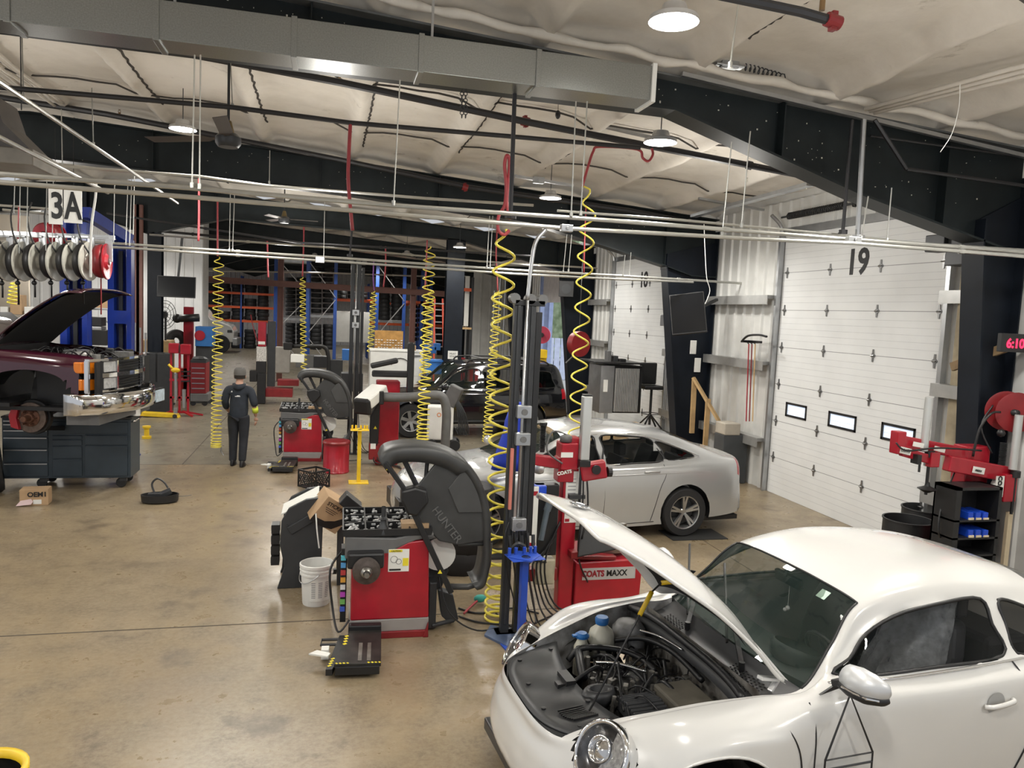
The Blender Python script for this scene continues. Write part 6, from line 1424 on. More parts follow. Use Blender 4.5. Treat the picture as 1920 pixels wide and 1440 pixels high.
# arms at top of tower
q = MB(); a = L(990, 862); q.bar((-.40, .05, a.z), (.0, .05, a.z - .06), .12, .10); q.b2((-.14, -.02, a.z - .22), (.02, .14, a.z + .02)); obj('tool_arm', q, REDP, t, bev=.01)
a = L(1063, 857); q = MB(); q.b2((a.x - .07, -.05, a.z - .12), (a.x + .10, .15, a.z + .14)); obj('arm_head', q, REDP, t, bev=.012)
a = L(1105, 875); q = MB(); q.bar((a.x - .10, -.03, a.z - .05), (a.x + .14, -.08, a.z + .0), .12, .17); c_ = obj('press_arm', q, REDP, t, bev=.015)
q = MB(); q.cyl((a.x + .02, -.155, a.z), (a.x + .02, -.135, a.z), .045, n=18); q.cyl((a.x + .15, -.1, a.z - .03), (a.x + .19, -.1, a.z - .03), .05, n=14); obj('arm_knob', q, BLACK, c_)
q = MB(); a = L(1094, 862, -.06); b_ = L(1096, 742, -.06); q.b2((a.x - .045, -.11, a.z), (a.x + .045, -.02, b_.z)); obj('air_cylinder', q, ALUC, t, bev=.012)
q = MB(); q.b2((a.x - .04, -.105, b_.z), (a.x + .04, -.025, b_.z + .015)); q.b2((a.x - .055, -.12, a.z - .06), (a.x + .055, -.01, a.z)); obj('cylinder_caps', q, BLACK, t, bev=.004)
q = MB(); q.cyl((a.x - .02, -.06, a.z - .55), (a.x - .02, -.06, a.z - .05), .014); q.b2((a.x - .13, -.09, a.z - .38), (a.x + .03, -.03, a.z - .34)); obj('plunger_rod', q, DARKM, t)
q = MB(); c = L(1020, 842); n_ = 17
for k in range(n_): q.lathe([(.028, 0), (.034, .005), (.028, .010)], (c.x, .06, c.z - .02 + k * .014), n=14)
q.cyl((c.x, .06, c.z - .04), (c.x, .06, c.z + .24), .024, n=12); q.cyl((c.x, .06, c.z + .22), (c.x, .06, c.z + .25), .04); obj('return_spring', q, BLACK, t, auto=30)
q = MB(); c = L(1063, 825); q.lathe([(0, .0), (.06, .0), (.06, .05), (.03, .07), (0, .07)], (c.x, .03, c.z - .02), n=16); q.tube(smooth_path([(c.x, .03, c.z + .05), (c.x - .15, .0, c.z + .08), (c.x - .2, -.02, c.z - .1), (c.x - .05, -.05, c.z - .22)], 5), .009, 6); obj('air_valve', q, GREYP, t, smooth=True)
text('arm_label', 'COATS', .045, frame((L(1055, 884).x, -.056, L(1055, 884).z), (1, 0, .2), (0, 0, 1)), LBL, t, bold=.002)
q = MB(); a = L(1060, 852); q.b2((a.x - .06, -.056, a.z - .02), (a.x + .06, -.051, a.z + .03)); obj('arm_sticker', q, LBL, t)
# side tool board and holders beside the tower
q = MB(); a = L(997, 905); b_ = L(1045, 1040); q.b2((-.36, -.02, b_.z + .0), (-.12, .10, a.z - .02)); obj('tool_board', q, BLACK, t, bev=.008)
q = MB(); q.b2((-.43, -.10, a.z - .62), (-.35, -.06, a.z - .02)); obj('safety_label_panel', q, LBL, t)
q = MB(); q.b2((-.42, -.105, a.z - .60), (-.36, -.101, a.z - .56)); q.b2((-.42, -.105, a.z - .1), (-.36, -.101, a.z - .06)); obj('label_red_bar', q, REDP, t)
q = MB(); q.prism([(-.10, -.10), (.08, -.06), (.09, .08), (-.09, .10)], .10, Matrix.Translation((-.34, .0, a.z - .12))); obj('blue_parts_bin', q, mat('blue_plastic', (.01, .06, .5), .4), t, bev=.008)
q = MB(); c = V((-.26, -.10, a.z - .25)); q.cyl(c, c + V((-.05, -.02, -.28)), .028, n=14); q.cyl(c, c + V((.03, .0, .10)), .036, n=14); q.bar(c + V((.05, 0, .1)), c + V((.14, 0, .04)), .04, .04); obj('air_grinder', q, mat('grinder_grey', (.12, .15, .18), .4, .4), t, auto=40)
q = MB(); a = L(1024, 1055); q.b2((-.32, -.02, a.z - .22), (-.12, .12, a.z + .04)); obj('lube_reservoir', q, mat('old_translucent_plastic', (.42, .38, .28), .4, 0, .3), t, bev=.02)
q = MB(); q.b2((-.38, .0, .30), (-.09, .12, .42)); q.b2((-.44, -.02, .30), (-.38, .05, .45)); obj('foot_bracket', q, REDD, t, bev=.006)
q = MB()
for k in range(5): q.tube(smooth_path([(-.1 - .03 * k, -.03, .9 - .1 * k), (-.25 - .04 * k, -.08, .5), (-.15 - .05 * k, -.12, .12), (.1 - .12 * k, -.25 - .02 * k, .02)], 5), .009, 6)
q.tube(smooth_path([(.05, -.05, 1.85), (.10, -.09, 1.2), (.08, -.09, .6), (.2, -.08, .3)], 5), .008, 6); q.tube(smooth_path([(.10, -.05, 1.6), (.15, -.1, 1.1), (.10, -.12, .75)], 5), .009, 6); obj('rubber_hoses', q, BLACK, t, smooth=True)
# second machine post : tall white tube visible behind mast
p = PY(999, 800, 7.6); q = MB(); q.b2((p.x - .04, 7.6, PY(999, 872, 7.6).z), (p.x + .04, 7.68, PY(999, 724, 7.6).z)); tag(obj('aluminium_tube', q, ALUC, bev=.012), 'upright aluminium cylinder just next to the service mast', 'air cylinder')
# blue tarp covered thing
p = PY(958, 800, 8.6); q = MB(); rr = []
for k in range(8):
    z = 1.05 + k * .115; w = .22 - .015 * k + (.0 if k < 7 else -.08)
    rr.append([V((p.x + .05 * k * .3 + w * (1 + .2 * noise.noise(V((i, k * .7, 1)))) * math.cos(2 * PI * i / 16), 8.6 + w * .6 * math.sin(2 * PI * i / 16), z)) for i in range(16)])
q.loft(rr); q.T = Matrix.Identity(4); t = thing('covered_screen', 'blue fabric covered screen on a pole behind the largest yellow hose', 'covered screen', (0, 0, 0)); obj('blue_cover', q, mat('blue_fabric', (.01, .04, .45), .6, 0, .2), t, smooth=True)
q = MB(); q.cyl((p.x, 8.6, 0), (p.x, 8.6, 1.1), .035); q.b2((p.x - .2, 8.45, 0), (p.x + .2, 8.8, .03)); obj('pole', q, DARKM, t)
# ---------------------------------------------------------------- alignment / balancer post with bent tube (middle)
p = F(728, 872); t = thing('red_service_tower', 'red service tower with a thick bent grey tube, beside the suv', 'service tower', (p.x, p.y, 0))
Y0 = p.y
def L(u, v, dy=0): w = PY(u, v, Y0 + dy); return V((w.x - p.x, dy, w.z))
q = MB(); q.b2((L(705, 800).x, 0, .0), (L(748, 800).x, .35, L(728, 715).z)); obj('tower', q, REDP, t, bev=.02)
q = MB(); q.prism([(L(694, 780).x, L(694, 836).z), (L(710, 780).x, L(694, 836).z), (L(712, 780).x, L(700, 745).z), (L(694, 780).x, L(694, 780).z)], .2, XZ(.1)); obj('side_cover', q, BLACK, t, bev=.02)
q = MB(); q.b2((L(691, 860).x, -.1, L(691, 860).z), (L(712, 830).x, .1, L(712, 830).z)); lb = obj('label_plate', q, REDD, t, bev=.01)
q = MB(); a, b_ = L(694, 840), L(704, 830); q.b2((a.x, -.105, a.z), (b_.x, -.10, b_.z)); obj('white_label', q, LBL, lb)
q = MB(); q.prism([(-.03, -.025), (.03, -.025), (0, .03)], .003, frame(L(703, 800) + V((0, -.105, 0)), (1, 0, 0), (0, 0, 1))); obj('warning_triangle', q, HAZ, t)
q = MB(); q.tube([p_ for p_ in smooth_path([L(712, 744, -.3), L(760, 745, -.3), L(812, 741, -.3), L(830, 746, -.3), L(837, 770, -.3), L(836, 810, -.3), L(834, 845, -.3)], 6)], .085, 12); obj('bent_tube', q, GREYP, t, smooth=True)
q = MB(); a = L(680, 757, -.5); b_ = L(714, 730, -.2); q.bar(a, b_ + V((0, .1, 0)), .34, .20); obj('camera_head', q, LBL, t, bev=.03)
q = MB(); q.bar(a + V((-.03, -.04, -.06)), a + V((.03, .04, -.04)), .34, .3); obj('head_cap', q, BLACK, t, bev=.05)
q = MB(); a = L(716, 745, -.3); q.b2((a.x - .06, -.42, a.z - .12), (a.x + .03, -.18, a.z + .12)); obj('tube_clamp', q, BLACK, t, bev=.02)
q = MB(); a = L(734, 697, -.1); q.b2((a.x - .35, -.15, a.z - .10), (a.x + .32, -.05, a.z + .02)); q.b2((a.x + .28, -.2, a.z - .5), (a.x + .40, -.05, a.z + .55)); q.bar(a + V((-.38, -.1, .1)), a + V((.1, -.1, .22)), .12, .1); obj('upper_tool_head', q, BLACK, t, bev=.03)
q = MB()
for k in range(3): q.tube(smooth_path([(-.2, -.05, .35), (-.28 + .08 * k, -.1, .12), (-.15 + .1 * k, -.1, .04), (.2, -.2 - .1 * k, .02)], 5), .012, 6)
obj('cables', q, BLACK, t, smooth=True)
# small white welder-like cabinet on wheels with handle
p = F(828, 842); t = thing('welder_cart', 'white machine cabinet on black wheels beside the suv sill', 'machine', (p.x, p.y, 0), R(-8))
q = MB(); q.b2((-.32, -.2, .22), (.22, .2, .92)); obj('cabinet', q, WHITEP, t, bev=.03)
q = MB(); q.lathe([(.03, 0), (.045, 0)], (-.08, -.205, .75), (0, -1, 0), 16); obj('round_logo', q, mat('orange_ink', (.7, .2, .03), .5), t)
for x, y in ((-.22, -.22), (.26, -.22), (-.22, .22), (.26, .22)):
    q = MB(); q.lathe([(0, -.03), (.11, -.03), (.12, 0), (.11, .03), (0, .03)], (x, y, .12), (0, 1, 0), 18); obj('cart_wheel', q, RUBBER, t, auto=40)
q = MB(); q.b2((-.34, -.16, .16), (.3, .16, .23)); obj('cart_base', q, BLACK, t)
q = MB(); q.bar((.12, -.1, .95), (.28, -.15, 1.35), .2, .28); obj('control_panel', q, GREYP, t, bev=.03)
q = MB()
for k in range(6): q.tube(smooth_path([(.2, -.15, 1.2), (.30 + .03 * k, -.22, .8), (.35 + .04 * k, -.2, .35), (.26 + .03 * k, -.2, .5)], 5), .014, 6)
obj('cable_loop', q, DARKM, t, smooth=True)
# ---------------------------------------------------------------- left bay
CARTB = mat('charcoal_blue_paint', (.035, .05, .065), .4, .2, .12)
a = F(8, 912); b_ = F(246, 914); cy = b_.y - .05
x0, x1 = PY(4, 840, cy).x, PY(245, 840, cy).x; W = x1 - x0; H0 = .16; H1 = PY(120, 785, cy).z
t = thing('tool_cart', 'long charcoal rolling tool cart under the maroon truck bumper', 'tool cart', (x0, cy, 0))
q = MB(); q.b2((0, 0, H0), (W, .58, H1)); obj('cabinet_body', q, CARTB, t, bev=.008)
q = MB(); q.b2((-.01, -.015, H1), (W + .02, .6, H1 + .03)); obj('top_mat', q, DARKM, t, bev=.006)
hh = H1 - H0
dr = [(.02, .30, [0, .12, .24, .36, .55, .75, .97])]
for (xa, xb, zs) in ((.02, .60, [.03, .27, .50, .70, .82, .92, .98]), (.66, W - .66, [.03, .33, .55, .66, .72, .80][:4] + [.73]), (W - .62, W - .04, [.03, .56, .74])):
    zs = sorted(set(zs))
    for z0, z1 in zip(zs, zs[1:]):
        q = MB(); q.b2((xa, -.022, H0 + hh * z0 + .008), (xb, -.0, H0 + hh * z1 - .008)); d = obj('drawer', q, CARTB, t, bev=.004)
        q = MB(); q.b2((xa + .01, -.034, H0 + hh * z1 - .028), (xb - .01, -.02, H0 + hh * z1 - .014)); obj('drawer_pull', q, STEEL if xa < .1 else CARTB, d)
q = MB(); q.b2((.66, -.022, H0 + hh * .76), (W - .04, 0, H0 + hh * .95)); d = obj('drawer', q, CARTB, t, bev=.004)
q = MB(); q.tube([(W, .06, H1 - .05), (W + .05, .06, H1 - .03), (W + .05, .5, H1 - .03), (W, .5, H1 - .05)], .012, 6); obj('push_handle', q, CHROME, t, smooth=True)
for x in (.52, W - .12):
    for y in (.08, .48):
        q = MB(); q.b2((x - .05, y - .03, .1), (x + .05, y + .03, H0)); cs = obj('caster', q, DARKM, t); q = MB(); q.lathe([(0, -.025), (.065, -.025), (.075, 0), (.065, .025), (0, .025)], (x - .03, y, .075), (0, 1, 0), 18); obj('caster_wheel', q, RUBBER, cs, auto=40)
p = PY(254, 768, cy + .2); q = MB(); q.lathe([(.02, 0), (.07, 0), (.07, .2), (.02, .2)], (p.x, cy + .2, H1 + .032), n=24, closed=True); tag(obj('paper_towel_roll', q, PAPER, auto=40), 'upright paper towel roll on the end of the tool cart', 'paper roll')
p = PY(232, 778, cy + .3); q = MB(); q.b2((p.x - .1, cy + .3, H1 + .031), (p.x + .05, cy + .45, H1 + .16)); q.b2((p.x - .02, cy + .25, H1 + .031), (p.x + .02, cy + .3, H1 + .20)); tag(obj('red_tool_box', q, REDD, bev=.01), 'small red tool box beside the paper roll on the tool cart', 'tool box')
# box of parts, drain pan, tyre
p = F(62, 948); t = thing('parts_box', 'small brown cardboard parts box with dark printing on the floor by the cart', 'box', (p.x, p.y + .1, 0), R(6))
q = MB(); q.b2((-.17, -.1, 0), (.17, .12, .22)); obj('carton', q, CARD, t, bev=.004); text('printed_word', 'OEM1', .09, frame((.04, -.104, .15), (1, 0, 0), (0, 0, 1)), BLACK, t, bold=.003)
q = MB(); q.b2((-.01, -.103, .02), (.09, -.1, .08)); obj('box_label', q, PAPER, t)
p = F(45, 950); q = MB(); q.prism([(-.10, 0), (.08, .02), (.10, .06), (.04, .14), (-.04, .1)], .006, frame((p.x, p.y, .005), (1, 0, 0), (0, .5, .8))); tag(obj('pink_card', q, mat('pink_card', (.6, .45, .45), .7)), 'pinkish card leaning on the parts box', 'card')
p = F(297, 945); t = thing('drain_pan', 'black oval pan with a hose and pads on the floor next to the tool cart', 'pan', (p.x, p.y + .1, 0), R(5))
q = MB(); q.loft([[V((r_ * math.cos(a), .62 * r_ * math.sin(a), z)) for a in [2 * PI * i / 24 for i in range(24)]] for r_, z in ((.20, 0), (.24, .02), (.25, .12), (.235, .12), (.21, .03))]); obj('pan', q, BLACK, t, auto=40)
q = MB(); q.bar((.0, .0, .10), (.14, .03, .16), .16, .05); q.bar((-.15, 0, .12), (.1, -.02, .12), .09, .03); q.tube(smooth_path([(-.06, .02, .1), (-.11, .05, .25), (-.04, .05, .33), (.05, .03, .28), (.1, .02, .2)], 5), .014, 6); q.tube(smooth_path([(.2, -.05, .1), (.3, -.1, .1), (.42, -.08, .11)], 4), .004, 4); obj('hose_and_pads', q, DARKM, t, smooth=False)
p = F(5, 932); t = thing('car_tyre', 'black tyre leaning beside the charcoal tool cart', 'tire', (p.x - .22, p.y + .25, 0), R(0))
q = MB(); q.lathe([(.20, -.11), (.33, -.12), (.36, -.08), (.365, 0), (.36, .08), (.33, .12), (.20, .11), (.21, 0)], (0, 0, .365), (1, .35, .1), 36, closed=True); obj('tread', q, RUBBER, t, auto=35)
q = MB()
for k in (-.05, -.02, .02, .05): q.lathe([(.366, k - .003), (.3665, k + .003)], (0, 0, .365), (1, .35, .1), 36)
obj('tread_groove', q, BLACK, t)
# corner items bottom left
p = F(2, 1440, .5); t = thing('yellow_black_tub', 'yellow and black round tub standing alone on the open floor', 'tub', (p.x - .08, p.y - .05, 0))
q = MB(); q.lathe([(0, 0), (.19, 0), (.2, .5)], n=28); obj('tub_body', q, BLACK, t, smooth=True); q = MB(); q.lathe([(.2, .48), (.215, .49), (.215, .52), (.185, .52), (.18, .48)], n=28); obj('yellow_rim', q, YEL, t, smooth=True)
# hose reels
REELW = mat('cream_reel_paint', (.55, .54, .48), .4, .1, .2)
p0 = PY(160, 490, 11.9)
def reel(loc, lab, m, R_=.26, grp=None, rz=0, w=.11):
    t = thing('hose_reel', lab, 'hose reel', loc, rz, grp)
    q = MB()
    for x, k in ((-w, .78), (w, 1)): q.lathe([(.05, .03), (.09, .03), (.12, .0), (R_ * .8 * k, 0), (R_ * k, .014), (R_ * 1.02 * k, .0), (R_ * k, -.012), (R_ * .8 * k, -.008), (.05, -.008)], (x, 0, 0), (1, 0, 0), 30, closed=True)
    obj('flange_disc', q, m, t, auto=35)
    q = MB(); q.lathe([(.08, -w), (R_ * .88, -w + .005), (R_ * .96, 0), (R_ * .90, w - .01), (.08, w)], (0, 0, 0), (1, 0, 0), 26); obj('wound_hose', q, BLACK if m is REELW else REDD, t, smooth=True)
    q = MB(); q.bar((w + .03, 0, 0), (w + .03, 0, .34), .03, .09); q.cyl((-w - .02, 0, 0), (w + .05, 0, 0), .04, n=12); q.bar((-w, 0, .34), (w + .04, 0, .34), .08, .03); obj('mount_bracket', q, STEEL, t, bev=.004)
    return t
for k, u in enumerate((7, 37, 68, 99, 129, 159)):
    p = PY(u, 490, 11.9); t = reel(p, '%s cream hose reel from the left in the hanging row' % ['first', 'second', 'third', 'fourth', 'fifth', 'sixth'][k], REELW, .27, 'cream hose reels', R(-12), .06)
    q = MB(); q.tube([(-.02, -.02, -.24), (-.01, -.02, -.35), (-.01, -.02, -.5 - .1 * (k % 2))], .012, 6); q.ball((-.02, -.02, -.30), .035, 8); obj('dropped_hose', q, BLACK, t, smooth=True)
    q = MB(); q.tube(smooth_path([(.12, -.1, .1), (.03, -.16, .3), (-.05, -.1, .6), (-.02, -.05, .8)], 4), .012, 6); obj('feed_hose', q, BLACK, t, smooth=True)
p = PY(190, 490, 11.9); t = reel(p, 'red hose reel at the end of the cream reels', REDP, .25, w=.07); q = MB(); q.tube([(0, -.02, -.24), (.0, -.02, -.75)], .01, 6); obj('dropped_hose', q, REDD, t)
p = PY(91, 442, 12.4); reel(p, 'red hose reel facing the camera under the 3A sign', REDP, .20, rz=R(75))
q = MB(); a = PY(-40, 452, 11.9); b_ = PY(215, 462, 11.9); q.bar(a + V((0, 0, .12)), b_ + V((0, 0, .12)), .06, .06); tag(obj('reel_rail', q, STEEL), 'steel rail the row of hose reels hangs from', 'rail')
# blue lift
BL = mat('royal_blue_paint', (.008, .035, .30), .35, 0, .12, coat=.3)
def liftpost(t, x, y, w, h, face=1):
    q = MB(); q.b2((x - w / 2, y, 0), (x - w / 2 + .10, y + .25, h)); q.b2((x + w / 2 - .08, y, 0), (x + w / 2, y + .25, h)); q.b2((x - w / 2, y + .22, 0), (x + w / 2, y + .26, h)); obj('post', q, BL, t, bev=.004)
    q = MB(); q.b2((x - .03, y + .08, 0), (x + .03, y + .14, h - .2)); obj('cylinder', q, DARKM, t)
    q = MB(); q.b2((x - w / 2, y - .01, h * .62), (x + w / 2, y + .02, h * .68)); obj('bolted_plate', q, BL, t)
    q = MB(); q.b2((x - w / 2 - .08, y - .06, 0), (x + w / 2 + .08, y + .34, .03)); obj('foot_plate', q, BL, t)
Yl = 14.6; t = thing('two_post_lift', 'royal blue two-post vehicle lift behind the maroon truck', 'vehicle lift', (0, 0, 0))
xa, xb = PY(138, 600, Yl - 1).x, PY(224, 600, Yl).x
liftpost(t, xa, Yl - 1, .40, PY(140, 415, Yl - 1).z); liftpost(t, xb, Yl, .38, PY(224, 448, Yl).z)
q = MB(); q.bar(PY(160, 398, Yl - .9), PY(243, 450, Yl + .1), .14, .18); obj('overhead_beam', q, BL, t)
q = MB(); q.bar((xb - .1, Yl - .1, .95), (-4.4, 12.6, 1.2), .14, .1); q.bar((xb, Yl, .95), (-5.6, 13.0, 1.2), .14, .1); obj('lift_arm', q, BL, t)
# second black machine column gear behind (black cabinet at column)
p = F(255, 770); Yb = 18.0
def blk(u0, v0, u1, v1, Y, dep, name, lab, cat, m=BLACK, bev=.01, grp=None):
    a, b_ = PY(u0, v0, Y), PY(u1, v1, Y); q = MB(); q.b2((a.x, Y, b_.z), (b_.x, Y + dep, a.z)); return tag(obj(name, q, m, bev=bev), lab, cat, grp)
def tblk(u0, v0, u1, v1, Y, dep, name, lab, cat, m=BLACK, bev=.01, pn='body'):
    a, b_ = PY(u0, v0, Y), PY(u1, v1, Y); t = thing(name, lab, cat, ((a.x + b_.x) / 2, Y, b_.z)); w = abs(b_.x - a.x) / 2; h = a.z - b_.z
    q = MB(); q.b2((-w, 0, 0), (w, dep, h)); obj(pn, q, m, t, bev=bev); return t, w, h
t, w, h = tblk(247, 655, 318, 768, 20.6, .5, 'black_cabinet', 'black cabinet and press gear at the foot of the column by the blue lift', 'cabinet', DARKM); t.location.z = 0
q = MB()
for k in range(3): q.cyl((-w + .1 + k * .12, -.1, h * .5), (-w + .1 + k * .12, -.1, h * 1.5 - .12 * k), .025, n=8)
q.b2((-w + .02, -.16, h * .5), (-w + .45, 0, h * .53)); obj('steel_bars', q, STEEL, t)
# television and pedestal fan
TVB = mat('screen_black', (.004, .005, .007), .18, 0, .05, spec=.4)
def tv(c, w, h, rx, rz, lab, armto, ry=0):
    t = thing('television', lab, 'television', c, rz); M = Matrix.Rotation(ry, 4, 'Y') @ Matrix.Rotation(rx, 4, 'X')
    q = MB(); q.T = M; q.box((0, 0, 0), (w, .05, h)); obj('casing', q, BLACK, t, bev=.006); q = MB(); q.T = M; q.box((0, -.027, .004), (w - .03, .004, h - .04)); obj('screen', q, TVB, t)
    q = MB(); q.bar((0, .05, 0), armto, .05, .05); q.b2((-.1, .03, -.1), (.1, .08, .1)); obj('mount_arm', q, DARKM, t); return t
p = PY(331, 538, 19.5); tv(p, .86, .50, R(-6), R(-4), 'flat television hanging in front of the white ribbed wall', (.1, .1, 1.2))
p = PY(1290, 588, 12.7); tv(p, .62, .78, R(-20), R(-28), 'tilted flat television hanging on the wall column between doors 18 and 19', (.5, .9, .3), R(-9))
p = PY(309, 590, 22.2); t = thing('pedestal_fan', 'round black cage fan behind the black interior column by the blue lift', 'fan', (p.x, p.y, 0)); z = p.z
q = MB()
for r_ in (.1, .2, .3, .38): q.lathe([(r_, -.01), (r_ + .012, 0), (r_, .01)], (0, 0, z), (.8, -.6, 0), 26)
for k in range(12): a = 2 * PI * k / 12; q.bar(V((0, 0, z)), V((.6 * .38 * math.cos(a), .8 * .38 * math.cos(a), z + .38 * math.sin(a))), .008)
obj('cage', q, BLACK, t); q = MB(); q.cyl((0, .1, 0), (0, .1, z), .03, n=8); q.cyl((0, .1, 0), (0, .1, .03), .25, n=20); obj('stand', q, BLACK, t); q = MB(); q.cyl((0, 0, z), (-.15, .12, z), .09, n=14); obj('motor', q, DARKM, t)
# red tyre changer with helper arm, spring compressor, red cart
p = F(352, 755); t = thing('tire_changer', 'distant red tyre changer with a black helper arm beside the walkway', 'tire changer', (p.x, p.y + .4, 0)); Y1 = p.y + .4
def L(u, v, dy=0): w = PY(u, v, Y1 + dy); return V((w.x - p.x, dy, w.z))
a, b_ = L(344, 575), L(361, 700); q = MB(); q.b2((a.x, 0, 0), (b_.x, .2, a.z)); obj('tower', q, REDP, t, bev=.01)
q = MB(); a, b_ = L(332, 597, -.1), L(372, 597, -.1); q.tube([a, b_ + V((.02, 0, .02))], .11, 12); q.ball(a, .13, 12); obj('helper_arm', q, BLACK, t, smooth=True)
q = MB(); q.lathe([(.1, 0), (.3, .0), (.33, .08), (.3, .16), (.1, .16)], L(328, 640) + V((0, .1, 0)), (.5, -.8, .2), 26, closed=True); obj('mounted_tire', q, RUBBER, t, smooth=True)
q = MB(); a, b_ = L(330, 690), L(372, 745); q.b2((a.x, 0, 0), (b_.x, .5, a.z)); obj('base_cabinet', q, REDP, t, bev=.01)
p = F(335, 780); t = thing('spring_compressor', 'red free-standing strut spring compressor on splayed feet', 'spring compressor', (p.x, p.y, 0)); Y1 = p.y
def L(u, v, dy=0): w = PY(u, v, Y1 + dy); return V((w.x - p.x, dy, w.z))
q = MB()
for u in (321, 337, 353):
    q.bar((L(u, 700).x, 0, .1), (L(u, 700).x, 0, L(u, 660).z), .05, .05)
q.bar((L(318, 745).x, 0, L(318, 745).z), (L(355, 745).x, 0, L(318, 745).z), .05); q.bar((L(318, 712).x, 0, L(318, 712).z), (L(355, 712).x, 0, L(318, 712).z), .06)
obj('frame', q, REDP, t)
q = MB(); q.b2((L(316, 0).x if False else L(317, 650).x, -.1, L(317, 662).z), (L(336, 650).x, .1, L(317, 643).z)); q.b2((L(339, 650).x, -.1, L(339, 664).z), (L(358, 650).x, .1, L(339, 645).z)); obj('head_plates', q, REDP, t, bev=.02)
q = MB()
for x0_, x1_ in ((-.15, -.45), (.1, .55), (.1, .35)): q.bar((x0_, 0, .12), (x1_, -.15 if x1_ < .5 else .1, .02), .06, .04)
q.bar((-.2, 0, .1), (.25, 0, .1), .08, .05); obj('foot', q, REDP, t)
q = MB(); q.ball(L(329, 694, -.15), .09, 12, (1.2, .6, .7)); q.bar(L(316, 683, -.15), L(327, 694, -.15), .05); obj('yellow_guard', q, YEL, t, smooth=True)
q = MB(); q.cyl(L(330, 700), L(330, 750), .045); q.cyl(L(345, 730), L(345, 765), .05); obj('strut_cylinder', q, STEEL, t, auto=40)
q = MB()
for v in (697, 705, 715): q.bar(L(340, v, -.05), L(372, v - 1, -.1), .04, .03)
q.ball(L(365, 705, -.05), .1, 8); obj('spring_jaws', q, BLACK, t)
t, w, h = tblk(357, 680, 386, 738, 17.6, .5, 'red_tool_cart', 'red rolling tool cart behind the spring compressor', 'tool cart', REDD); 
q = MB(); q.b2((-w, -.01, -.18), (w + .05, .52, 0)); obj('lower_tray', q, GREYP, t, bev=.02); q = MB()
for x in (-w + .05, w - .03): q.cyl((x, .05, -.22), (x, .1, -.22), .06, n=12)
obj('caster', q, BLACK, t); q = MB()
for k in range(5): q.b2((-w + .03, -.02, .1 + k * h / 6), (w - .03, 0, .1 + k * h / 6 + .02))
obj('drawer_pull', q, STEEL, t); q = MB(); q.b2((-w, 0, h), (w, .5, h + .06)); q.ball((0, .2, h + .08), .12, 8, (1.4, 1, .5)); obj('tool_pile', q, DARKM, t)
t, w, h = tblk(366, 612, 398, 650, 22.5, .6, 'blue_machine', 'blue machine with a red knob behind the distant red tyre changer', 'machine', mat('mid_blue_paint', (.02, .13, .38), .4)); q = MB(); q.cyl((-.1, -.04, h * .55), (-.1, 0, h * .55), .14, n=16); obj('red_knob', q, REDP, t)
q = MB(); q.b2((-w, .1, -t.location.z), (w, .5, 0)); obj('stand', q, DARKM, t)
# yellow floor jack
p = F(295, 783); t = thing('floor_jack', 'long yellow floor jack lying beyond the tool cart', 'floor jack', (p.x, p.y + .1, 0), R(-6))
q = MB(); q.prism([(-.55, .22), (-.30, .12), (.45, .10), (.5, .0), (-.5, .03), (-.62, .15)], .22, XZ(.11)); obj('frame', q, YEL, t, bev=.01)
q = MB(); q.cyl((-.5, -.14, .06), (-.5, .14, .06), .06); q.cyl((.42, -.14, .05), (.42, .14, .05), .05); obj('jack_wheel', q, DARKM, t, auto=40); q = MB(); q.cyl((.4, 0, .1), (.4, 0, .24), .05); obj('saddle', q, STEEL, t, auto=40)
p = F(275, 822); q = MB(); q.lathe([(.09, 0), (.09, .05), (.05, .06), (.05, .2), (.08, .22), (.08, .26), (0, .26)], (p.x, p.y, 0), n=20); tag(obj('yellow_stub_jack', q, [YEL], auto=40), 'short yellow bottle jack on the floor next to the tool cart', 'bottle jack')
# back shelf area behind the truck at far left
Yw = 20.5
q = MB(); a, b_ = PY(-60, 592, Yw), PY(210, 592, Yw); q.b2((a.x, Yw, a.z - .04), (b_.x, Yw + .5, a.z)); tag(obj('wall_shelf', q, mat('grey_shelf', (.3, .3, .32), .5)), 'long shelf with boxes behind the maroon truck', 'shelf')
for k, (u0, v0, u1, v1, m_, l) in enumerate([(18, 552, 40, 590, CARD, 'tall cardboard box on the wall shelf'), (162, 556, 206, 578, CARD, 'wide cardboard box high behind the blue lift'), (45, 575, 62, 592, PAPER, 'small pale box on the wall shelf'), (80, 600, 100, 616, CARD, 'cardboard box behind the raised hood'), (0, 575, 14, 592, PAPER, 'white box at the end of the wall shelf')]):
    o = blk(u0, v0, u1, v1, Yw + .05, .35, 'storage_box', l, 'box', m_)
q = MB(); a, b_ = PY(160, 578, Yw), PY(210, 578, Yw); q.b2((a.x, Yw, a.z - .03), (b_.x, Yw + .5, a.z)); tag(obj('wall_shelf', q, STEEL), 'short upper shelf carrying the wide cardboard box', 'shelf')
blk(166, 618, 200, 648, 19, .4, 'battery_charger', 'black machine with a chrome frame behind the truck grille', 'machine', BLACK); blk(160, 594, 190, 612, 19, .4, 'black_case', 'black case stacked above the machine behind the truck', 'case'); blk(163, 612, 190, 619, 19, .4, 'grey_instrument', 'grey instrument between the case and the machine behind the truck', 'instrument', STEEL)
blk(134, 618, 158, 648, 19, .4, 'small_parts_cabinet', 'white small-parts drawer unit between the blue posts', 'drawer unit', WHITEP)
